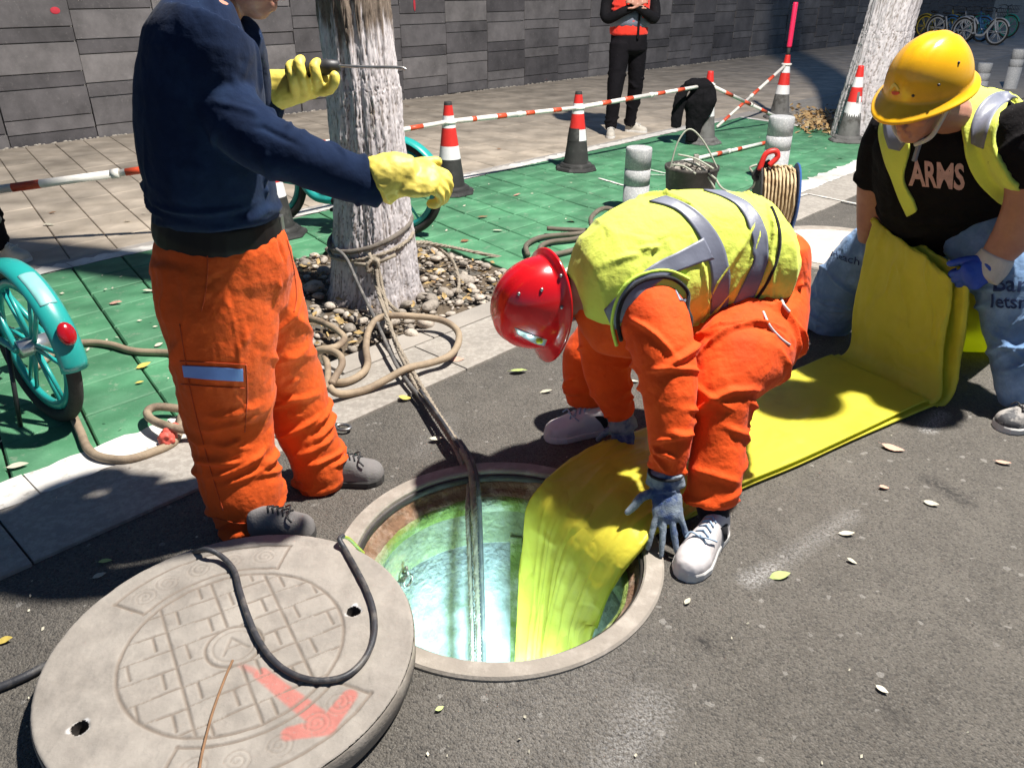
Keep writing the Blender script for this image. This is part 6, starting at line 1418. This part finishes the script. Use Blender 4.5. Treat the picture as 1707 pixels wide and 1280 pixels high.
# vest panels lying on the shirt
pan = [([(1474, 190), (1468, 225), (1478, 268), (1490, 300), (1503, 335), (1514, 358)], [(1502, 200), (1518, 238), (1512, 272), (1508, 302), (1524, 332), (1530, 350)]),
       ([(1604, 138), (1600, 185), (1604, 230), (1612, 270), (1632, 305), (1665, 338), (1702, 345)], [(1702, 148), (1676, 175), (1660, 215), (1664, 255), (1680, 285), (1698, 310), (1718, 322)])]
P1 = part('vest', band([bs], *pan[0], .013, 36, 8, .004), M_LIME, w3, smooth=True); P2 = part('vest', band([bs], *pan[1], .018, 36, 10, .004), M_LIME, w3, smooth=True)
bp1, bp2 = bvh(P1), bvh(P2)
# back and shoulder of the vest, over his back
vb = [S(1645, 168, 3.200, 40, .08), S(1640, 190, 3.220, 66, .13), S(1622, 215, 3.260, 102, .175), S(1606, 262, 3.300, 112, .18), S(1600, 315, 3.360, 108, .17)]
mb = MB(); loft(mb, vb); W3B = cloth('vest_back', mb, M_LIME, w3, .008, 5, (), .004, 9, 12); bb3 = bvh(W3B)
part('reflective_tape', band([bp1], [(1474, 196), (1474, 222), (1482, 248)], [(1500, 212), (1512, 232), (1500, 252)], .004, 16, 5), M_REFB, P1, smooth=True)
part('reflective_tape', band([bp2, bb3], [(1690, 148), (1652, 158), (1628, 182), (1618, 215), (1618, 240)], [(1708, 158), (1684, 168), (1660, 188), (1648, 215), (1640, 248)], .004, 26, 6), M_REFB, P2, smooth=True)
# lettering
def text_on(txt, px0, px1, py, hpx, bvs, m, parent, off=.003, slope=0.0, name='lettering', bold=0.012, sx=1.0):
    cu = bpy.data.curves.new('txt', 'FONT'); cu.body = txt; cu.size = 1; cu.offset = bold; cu.resolution_u = 3
    o = bpy.data.objects.new('txt', cu); COL.objects.link(o); dg = bpy.context.evaluated_depsgraph_get(); me = bpy.data.meshes.new_from_object(o.evaluated_get(dg)); bpy.data.objects.remove(o)
    bm = bmesh.new(); bm.from_mesh(me); bmesh.ops.triangulate(bm, faces=bm.faces); bmesh.ops.subdivide_edges(bm, edges=[e for e in bm.edges if e.calc_length() > .15], cuts=2); bmesh.ops.triangulate(bm, faces=bm.faces); bm.to_mesh(me); bm.free()
    P = verts_np(me); x0, x1 = P[:, 0].min(), P[:, 0].max(); y1 = P[:, 1].max(); Q = []
    for x, y, z in P:
        t = (x - x0) / (x1 - x0); X = px0 + (px1 - px0) * t; Y = py - hpx * y / y1 + slope * (X - px0); X2 = X + 1.5 * math.sin(7 * t + 3 * y); Q.append(tuple(min((cast(b, X2, Y, off) for b in bvs), key=lambda p: (p - CAMV).length)))
    set_verts(me, Q); me.materials.clear(); return part(name, me, m, parent)
text_on('ARMS', 1516, 1606, 306, 42, [bs], mat('pink_print', (.50, .30, .28), .8, .25, 40), W3S, .007, .09, bold=.03)
M_INK = mat('navy_ink', (.012, .03, .10), .8, .2, 30)
text_on('Bar', 1656, 1712, 484, 26, [bj], M_INK, W3J, .005, .05); text_on('letsm', 1652, 1722, 512, 22, [bj], M_INK, W3J, .005, .04)
text_on('Heach', 1386, 1432, 428, 12, [bj], M_INK, W3J, .006, .30, bold=.004)
# body with bare arms
afr = [S(1468, 290, 3.33, 36, .060), S(1464, 330, 3.36, 34, .056), S(1459, 370, 3.39, 29, .048), S(1456, 400, 3.42, 24, .04)]
afl = [S(1722, 285, 2.80, 42, .062), S(1716, 335, 2.82, 38, .058), S(1693, 385, 2.86, 33, .05), S(1664, 424, 2.89, 25, .038), S(1655, 438, 2.90, 23, .034)]
mb = MB(); loft(mb, afr); loft(mb, afl)
for st in (t3, ar3, al3, lr, ll3): loft(mb, st, 18, 4, .80)
u3 = Vector((-.24, -.26, .93)).normalized(); f3_ = Vector((-.80, -.52, -.30)); f3_ = (f3_ - u3 * f3_.dot(u3)).normalized()
hC3 = at(1540, 170, 2.88); hm, hP, hax = head_mb(hC3, f3_, u3, 1.14); b0 = len(mb.v); mb.v += hm.v; mb.f += [tuple(i + b0 for i in f) for f in hm.f]
mb.tube([at(1600, 205, 3.06), at(1580, 190, 2.98), hC3 - u3 * .03], [.085, .072, .066], 16)
part('body', fuse(mb, .0055, 3), M_SKIN, w3, smooth=True); eyes(w3, hP, hax, 1.14)
mb = MB(); mb.ell(hP(-.035, 0, .0), .085, .084, .075, hax); part('hair', mb, M_HAIR, w3, smooth=True)
mb = MB()
for s_ in (-1, 1): mb.tube([hP(.088, .018 * s_, .028), hP(.088, .034 * s_, .032), hP(.078, .05 * s_, .026)], .005, 8)
part('eyebrows', mb, M_HAIR, w3, smooth=True)
M_YELH = mat('yellow_helmet_shell', (.78, .40, .006), .26, .08, 4, 0, 10, spec=.45, coat=.2, col2=(.66, .33, .006), c2scale=5)
hb3 = hC3 + u3 * .062 - f3_ * .012
hmb, ff, ll, uu = helmet_mb(hb3, f3_, u3, 1.16, .040); HM3 = part('helmet', hmb, M_YELH, w3, smooth=True); bvH3 = bvh(HM3)
part('helmet_emblem', band([bvH3], [(1483, 150), (1491, 138), (1500, 150)], [(1486, 152), (1492, 144), (1497, 152)], .003, 12, 3), mat('pale_emblem', (.75, .55, .12), .5), HM3); part('helmet_emblem', band([bvH3], [(1487, 153), (1493, 152), (1500, 154)], [(1488, 157), (1494, 159), (1499, 157)], .003, 8, 3), mat('red_emblem', (.6, .06, .02), .5), HM3)
for px, py in ((1565, 142), (1598, 105), (1522, 160)):
    mb = MB(); mb.ell(cast(bvH3, px, py, .0), .005, .005, .005, None, 10, 6); part('rivet', mb, M_DARKIRON, HM3, smooth=True)
mb = MB(); mb.tube(smooth_path([hb3 + ll * -.11 - uu * .01 + ff * .02, hP(.03, -.08, -.03), hP(.045, -.062, -.08), hP(.055, -.02, -.112)], 6), .008, 8); mb.tube(smooth_path([hb3 + ll * .11 - uu * .01 + ff * .02, hP(.03, .08, -.03), hP(.045, .062, -.08), hP(.055, .02, -.112)], 6), .008, 8); part('chin_strap', mb, M_STRAP, HM3, smooth=True)
mb = MB(); mb.tube(smooth_path([at(1536, 228, 2.86), at(1530, 248, 2.86), at(1524, 268, 2.87)], 5), .009, 8); part('lanyard', mb, M_REFB, w3, smooth=True)
# gloves
M_BGLV = mat('white_glove_knit', (.50, .48, .46), .85, .2, 16, .5, 240); M_BGLP = mat('blue_glove_palm', (.02, .07, .42), .5, .2, 12, .2, 60)
wl3 = at(1654, 440, 2.90); mb = hand(wl3, (-.80, -.04, -.58), (.25, -.80, .50), 1, (1.0, 1.05, 1.05, 1.1), .08, 1.12, (.8, .4), 1.25)
GL = cloth('glove', mb, M_BGLP, w3, .004, 3, (), .002, 30, 13, post=1)
mb = MB(); loft(mb, [S(1664, 424, 2.888, 27, .042), S(1652, 442, 2.898, 30, .044), S(1638, 455, 2.905, 31, .040)], k=4); part('glove_back', fuse(mb, .005, 2), M_BGLV, w3, smooth=True)
mb = hand(at(1457, 396, 3.42), (-.05, .10, -1), (-.6, -.6, .2), -1, (.7, .8, .8, .85), .08, 1.05, (.7, .4), 1.15, [S(1458, 388, 3.41, 24, .04), S(1456, 400, 3.42, 25, .038)]); cloth('glove', mb, M_BGLV, w3, .0045, 3, (), .002, 30, 14, post=1)
M_SNK = mat('grey_sneaker', (.30, .28, .26), .7, .2, 12, .3, 120, col2=(.06, .06, .065), c2scale=8, c2lo=.5, c2hi=.56)
shoe(w3, gnd(1408, 556), gnd(1318, 540), M_BSHOE, M_SOLE_D, .11, .10, M_CUFF); shoe(w3, gnd(1750, 712), gnd(1658, 714), M_SNK, M_SOLE_W, .115, .10, M_BLKP)

# ================================================================== BYSTANDERS
M_BTR = fabric('black_trousers', (.007, .006, .008), sheen=0, spec=.12); M_REDV = fabric('red_vest', (.72, .035, .018), .8, .12); M_BJK = fabric('black_jacket', (.007, .0065, .008), sheen=0, spec=.12); M_BEIGE = mat('beige_sneaker', (.50, .46, .40), .7, .15, 14, .2, 90)
def bystander(base, label, W):
    t = thing('person', label, 'person', base, 'bystanders behind the barrier'); s = 1.04; B = Vector(base)
    def Q(x, y, z): return B + Vector((x, y, z))
    def st(l): return [(Q(x, y, z), rx, ry) for x, y, z, rx, ry in l]
    l1 = st([(-.075, .02, .98, .125, .13), (-.09, -.02, .72, .10, .11), (-.115, -.06, .46, .082, .085), (-.13, -.05, .22, .072, .075), (-.135, -.04, .09, .066, .07)]); l2 = st([(.12, .10, .98, .12, .13), (.14, .12, .72, .10, .11), (.145, .16, .46, .08, .085), (.13, .22, .22, .068, .075), (.125, .24, .09, .06, .07)])
    mb = MB(); loft(mb, l1); loft(mb, l2); loft(mb, st([(.02, .05, .92, .20, .15), (.02, .05, 1.08, .20, .14)]))
    cloth('trousers', mb, M_BTR, t, .011, 4, auto_folds(l1, .3, 1, 12, .010, .02, .1, 31) + auto_folds(l2, .3, 1, 12, .010, .02, .1, 32), .005, 8, 15)
    tr = st([(.02, .05, 1.08, .215, .15), (.02, .05, 1.2, .21, .15), (.02, .06, 1.38, .215, .15), (.02, .08, 1.53, .19, .125), (.02, .08, 1.60, .08, .07)])
    mb = MB(); loft(mb, tr); v = cloth('vest', mb, M_REDV, t, .011, 4, auto_folds(tr, 0, .6, 8, .008, .02, .1, 33), .005, 8, 16)
    mb = MB(); loft(mb, st([(.02, .05, 1.205, .222, .157), (.02, .05, 1.262, .220, .157)]), k=3, pinch=.96); part('reflective_tape', mb, M_REFB, v, smooth=True)
    mb = MB(); mb.box(Q(.10, -.105, 1.25), .022, .03, .42); part('zip', mb, M_BJK, v)
    a1 = st([(-.20, .08, 1.50, .07, .075), (-.25, .06, 1.34, .062, .07), (-.23, -.04, 1.24, .058, .06), (-.08, -.14, 1.31, .05, .05), (.04, -.16, 1.36, .042, .042)]); a2 = st([(.24, .08, 1.50, .07, .075), (.29, .06, 1.34, .062, .07), (.27, -.04, 1.24, .058, .06), (.16, -.14, 1.30, .05, .05), (.07, -.17, 1.36, .042, .042)])
    mb = MB(); loft(mb, a1); loft(mb, a2); cloth('sleeves', mb, M_BJK, t, .011, 4, (), .004, 9, 17)
    mb = MB()
    for q in (l1, l2, tr, a1, a2): loft(mb, q, 16, 3, .8)
    hC = Q(.02, .04, 1.76); hm, hP, hax = head_mb(hC, (.1, -.95, -.25), (0, -.2, .98), 1.02); b0 = len(mb.v); mb.v += hm.v; mb.f += [tuple(i + b0 for i in f) for f in hm.f]; mb.tube([Q(.02, .08, 1.55), Q(.02, .06, 1.70)], [.06, .055], 14)
    part('body', fuse(mb, .009, 3), M_SKIN, t, smooth=True); eyes(t, hP, hax, 1.02); mb = MB(); mb.ell(hP(-.03, 0, .05), .10, .085, .08, hax); part('hair', mb, M_HAIR, t, smooth=True)
    mb = hand(Q(.03, -.17, 1.37), (.8, -.2, .5), (0, -.8, .5), 1, .7, .1, 1.0); part('hand', fuse(mb, .006, 2), M_SKIN, t, smooth=True); mb = hand(Q(.08, -.18, 1.37), (-.8, -.2, .5), (0, -.8, .5), -1, .7, .1, 1.0); part('hand', fuse(mb, .006, 2), M_SKIN, t, smooth=True)
    shoe(t, Q(-.13, .03, 0), Q(-.155, -.25, 0), M_BEIGE, M_SOLE_W, .105, .11); shoe(t, Q(.08, .27, 0), Q(.32, .15, 0), M_BEIGE, M_SOLE_W, .105, .10)
    return t
w4 = bystander(gnd(1036, 226), 'bystander in red vest and black trousers behind the barrier, cut at the chest', None)
w5 = dup(w4, gnd(18, 446) + Vector((-.225, -.10, 0)), R(10), 'bystander at the left edge of whom only one pale shoe shows')

# black jacket hung over pole and cone
jk = thing('jacket', 'black jacket draped over the barrier pole and cone with a sleeve hanging', 'jacket', c3); mb = MB(); yj = c3.y - .1
loft(mb, [S(1158, 150, yj, 24, .05), S(1164, 156, yj, 28, .09), S(1165, 168, yj, 29, .09), S(1164, 182, yj, 24, .08), S(1158, 205, yj, 16, .05), S(1152, 236, yj, 9, .035)]); loft(mb, [S(1150, 142, yj, 10, .05), S(1172, 143, yj, 12, .09), S(1184, 148, yj, 9, .07)]); loft(mb, [S(1143, 146, yj, 8, .04), S(1134, 165, yj - .02, 9.5, .03), S(1129, 190, yj - .02, 9.5, .03), S(1126, 212, yj - .02, 8.5, .028)])
loft(mb, [S(1143, 143, yj, 7, .05), S(1158, 140, yj, 9, .06)])
P0 = S(1165, 160, yj, 30, .1)
cloth('cloth', mb, M_BJK, jk, .008, 3, [px_fold([(1150, 140), (1160, 170), (1158, 205)], yj - .1, .012, .02), px_fold([(1175, 140), (1170, 170), (1160, 200)], yj - .1, -.012, .018)], .010, 9, 18)
# ================================================================== FALLEN LEAVES AND SMALL LITTER
LM = [mat('leaf_yellow', (.58, .44, .10), .6, .25, 30, rnd=.15), mat('leaf_pale', (.56, .52, .40), .7, .2, 30, rnd=.15), mat('leaf_green', (.40, .48, .16), .6, .2, 30, rnd=.15), mat('leaf_brown', (.26, .13, .06), .8, .3, 30, rnd=.2), mat('leaf_pink', (.55, .32, .24), .7, .2, 30)]
LN = ['yellow', 'pale', 'green', 'brown', 'pinkish']
def leaf_mesh(seed):
    r = np.random.default_rng(seed); rows = []; bend = r.uniform(-.12, .2); cup = r.uniform(.02, .14)
    for i in range(11):
        t = i / 10; w = .25 * math.sin(math.pi * t ** .85) ** .9 + .004; z = bend * (t - .5) ** 2 + .008 * r.normal()
        rows.append([(t - .5, w * x, z + cup * w * abs(x)) for x in np.linspace(-1, 1, 7)])
    mb = MB(); mb.grid(rows); mb.tube([(-.5, 0, bend * .25), (-.66, .04, bend * .3)], .008, 5); return mb
LME = {}
def leaf(px, py, spx, ang, c, z=.006, label=None):
    P = gnd(px, py, z); k = (random.randrange(5), c)
    if k not in LME:
        me = leaf_mesh(k[0]).mesh('leaf'); me.materials.append(LM[c]); me.polygons.foreach_set('use_smooth', [True] * len(me.polygons)); LME[k] = me
    o = bpy.data.objects.new('fallen_leaf', LME[k]); COL.objects.link(o); o.location = P + Vector((0, 0, .004)); s = spx * mpp(P); o.scale = (s, s, s); o.rotation_euler = (RNG.normal(0, .15), RNG.normal(0, .15), ang)
    tag(o, label, 'leaf', 'fallen leaves')
named = [(1300, 960, 36, .1, 2, 'pale green leaf beside the chalk mark on the road'), (1488, 748, 36, -.5, 4, 'pinkish curled leaf on the road below the liner'), (1552, 840, 24, -.6, 1, 'pale leaf beside the oil stain on the road'), (1474, 813, 20, .2, 4, 'pinkish round leaf left of the oil stain'), (1672, 772, 24, -.4, 4, 'pinkish leaf by the right edge under the worker shoe'), (1411, 890, 26, -.2, 1, 'pale leaf at the far end of the chalk streak'), (1420, 936, 18, -.6, 1, 'pale leaf right of the chalk streak'), (1146, 1003, 18, .9, 1, 'pale leaf near the toe of the white shoe'), (733, 1182, 16, .6, 2, 'green leaf on the road in front of the manhole ring'), (1470, 1150, 22, -.9, 1, 'thin pale leaf low on the road at right'), (176, 936, 22, .2, 2, 'green leaf in the shadow above the cover'), (166, 960, 22, .7, 1, 'grey leaf in the shadow above the cover'), (8, 1068, 30, .1, 0, 'yellow green leaf at the left edge below the kerb'), (240, 610, 26, .9, 0, 'yellow leaf on the green tiles left of the orange trousers'), (233, 638, 14, .4, 0, 'small yellow leaf on the green tiles below the larger one'), (75, 492, 20, .3, 0, 'yellow leaf on green tiles above the bicycle'), (193, 505, 22, .1, 4, 'pinkish leaf on the green tiles left of the worker hip'), (248, 485, 18, .3, 1, 'pale leaf on green tiles touching the orange trousers'), (265, 575, 16, 1.0, 1, 'pale leaf beside the hose left of the trousers'), (30, 777, 34, .3, 1, 'large pale leaf in the bicycle shadow'), (548, 740, 0, 0, 1, None), (728, 732, 24, .1, 1, 'pale leaf on the asphalt left of the ropes'), (760, 600, 28, .1, 4, 'curled tan leaf on the kerb beside the hose loop'), (675, 664, 22, .1, 0, 'tan leaf at the kerb edge under the ropes'), (865, 618, 30, .2, 2, 'fresh green leaf sprig on the asphalt below the red helmet'), (910, 653, 22, .0, 1, 'pale leaf on the asphalt left of the far arm'), (1055, 636, 20, -.4, 1, 'pale leaf between the bending worker sleeves'), (700, 416, 0, 0, 1, None), (775, 402, 16, .5, 3, 'orange brown leaf on green tiles right of the tree'), (805, 362, 18, .3, 3, 'brown leaf on the green tiles behind the red helmet'), (830, 385, 18, .0, 1, 'pale leaf on the green tiles nearer the red helmet'), (862, 325, 14, .3, 4, 'pinkish leaf on the green tiles between the two cones'), (955, 370, 22, .2, 3, 'brown and pale leaf near the dark coil'), (785, 318, 14, .6, 1, 'dry leaf on the foot of the cone behind the wheel'), (88, 355, 12, .2, 3, 'dark brown leaf on the pavement left of the worker'), (82, 375, 18, .0, 1, 'pale leaf on the pavement left of the worker'), (213, 369, 12, .0, 0, 'small yellow leaf on the pavement left of the worker'), (240, 356, 8, .2, 1, 'tiny white leaf on the pavement near the worker elbow'), (680, 178, 12, -.3, 3, 'dark leaf on the pavement near the wall behind the tree'), (832, 249, 8, .2, 3, 'small dark leaf on the pavement between the cones'), (1440, 330, 0, 0, 1, None), (1334, 360, 16, .4, 0, 'orange leaf on the road by the cable reel'), (1345, 360, 12, .6, 3, 'brown leaf on the road beside the orange leaf'), (1580, 405, 16, .1, 1, 'pale leaf on the road between the worker knees'), (1606, 437, 14, -.2, 1, 'pale leaf on the road beside the worker glove'), (1663, 647, 12, .3, 3, 'small brown leaf on the road beside the jeans'), (1365, 240, 0, 0, 1, None), (1400, 265, 10, .1, 1, 'small pale leaf on green tiles before the ragged cone')]
for px, py, s, a, c, lab in named:
    if s: leaf(px, py, s, a, c, .012 if (py < 780 and px < 900) else .004, lab)
# chips, twigs and seed husks too small to count
mb = MB()
for i in range(420):
    px, py = RNG.uniform(0, 1707), RNG.uniform(190, 1280); P = gnd(px, py); v = P.dot(V); 
    if (P - HOLE).length < .52 or (P - CC).length < .47: continue
    if v < 2.3 and RNG.uniform() < .6: continue
    s = RNG.uniform(.004, .012) * (1.3 if v > 2.8 else .5); a = RNG.uniform(0, 6.28); t = Vector((math.cos(a), math.sin(a), RNG.normal(0, .2))); w = Vector((-t.y, t.x, 0)) * RNG.uniform(.25, .7); c = zz_(P, .013 if v > 2.3 else .004)
    mb.add([c - t * s, c + w * s + Vector((0, 0, .004)), c + t * s + Vector((0, 0, .003)), c - w * s], [(0, 1, 2, 3)])
tag(part('leaf_crumbs', mb, LM[1]), 'tiny pale leaf crumbs scattered over road and paving', 'litter', kind='stuff')
# lighting mast: the lamp that lights the site
mt = thing('light_mast', 'tall dark floodlight mast on a square base beside the road', 'light mast', Vector((3.55, 3.25, 0)))
mb = MB(); mb.tube([Vector((3.55, 3.25, 0)), Vector((3.55, 3.25, 4)), Vector((3.55, 3.25, 7.9))], [.06, .05, .04], 16); part('mast', mb, M_DARKIRON, mt, smooth=True)
mb = MB(); mb.tube([Vector((3.55, 3.25, 7.85)), LAMP + Vector((0, 0, .28))], .025, 10); part('arm', mb, M_DARKIRON, mt, smooth=True)
mb = MB(); mb.box(LAMP + Vector((0, 0, .24)), .4, .3, .06, None, .01); part('lamp_head', mb, M_BLKP, mt)
mb = MB(); mb.box(Vector((3.55, 3.25, .03)), .7, .7, .06, None, .01); part('base', mb, M_DARKIRON, mt)
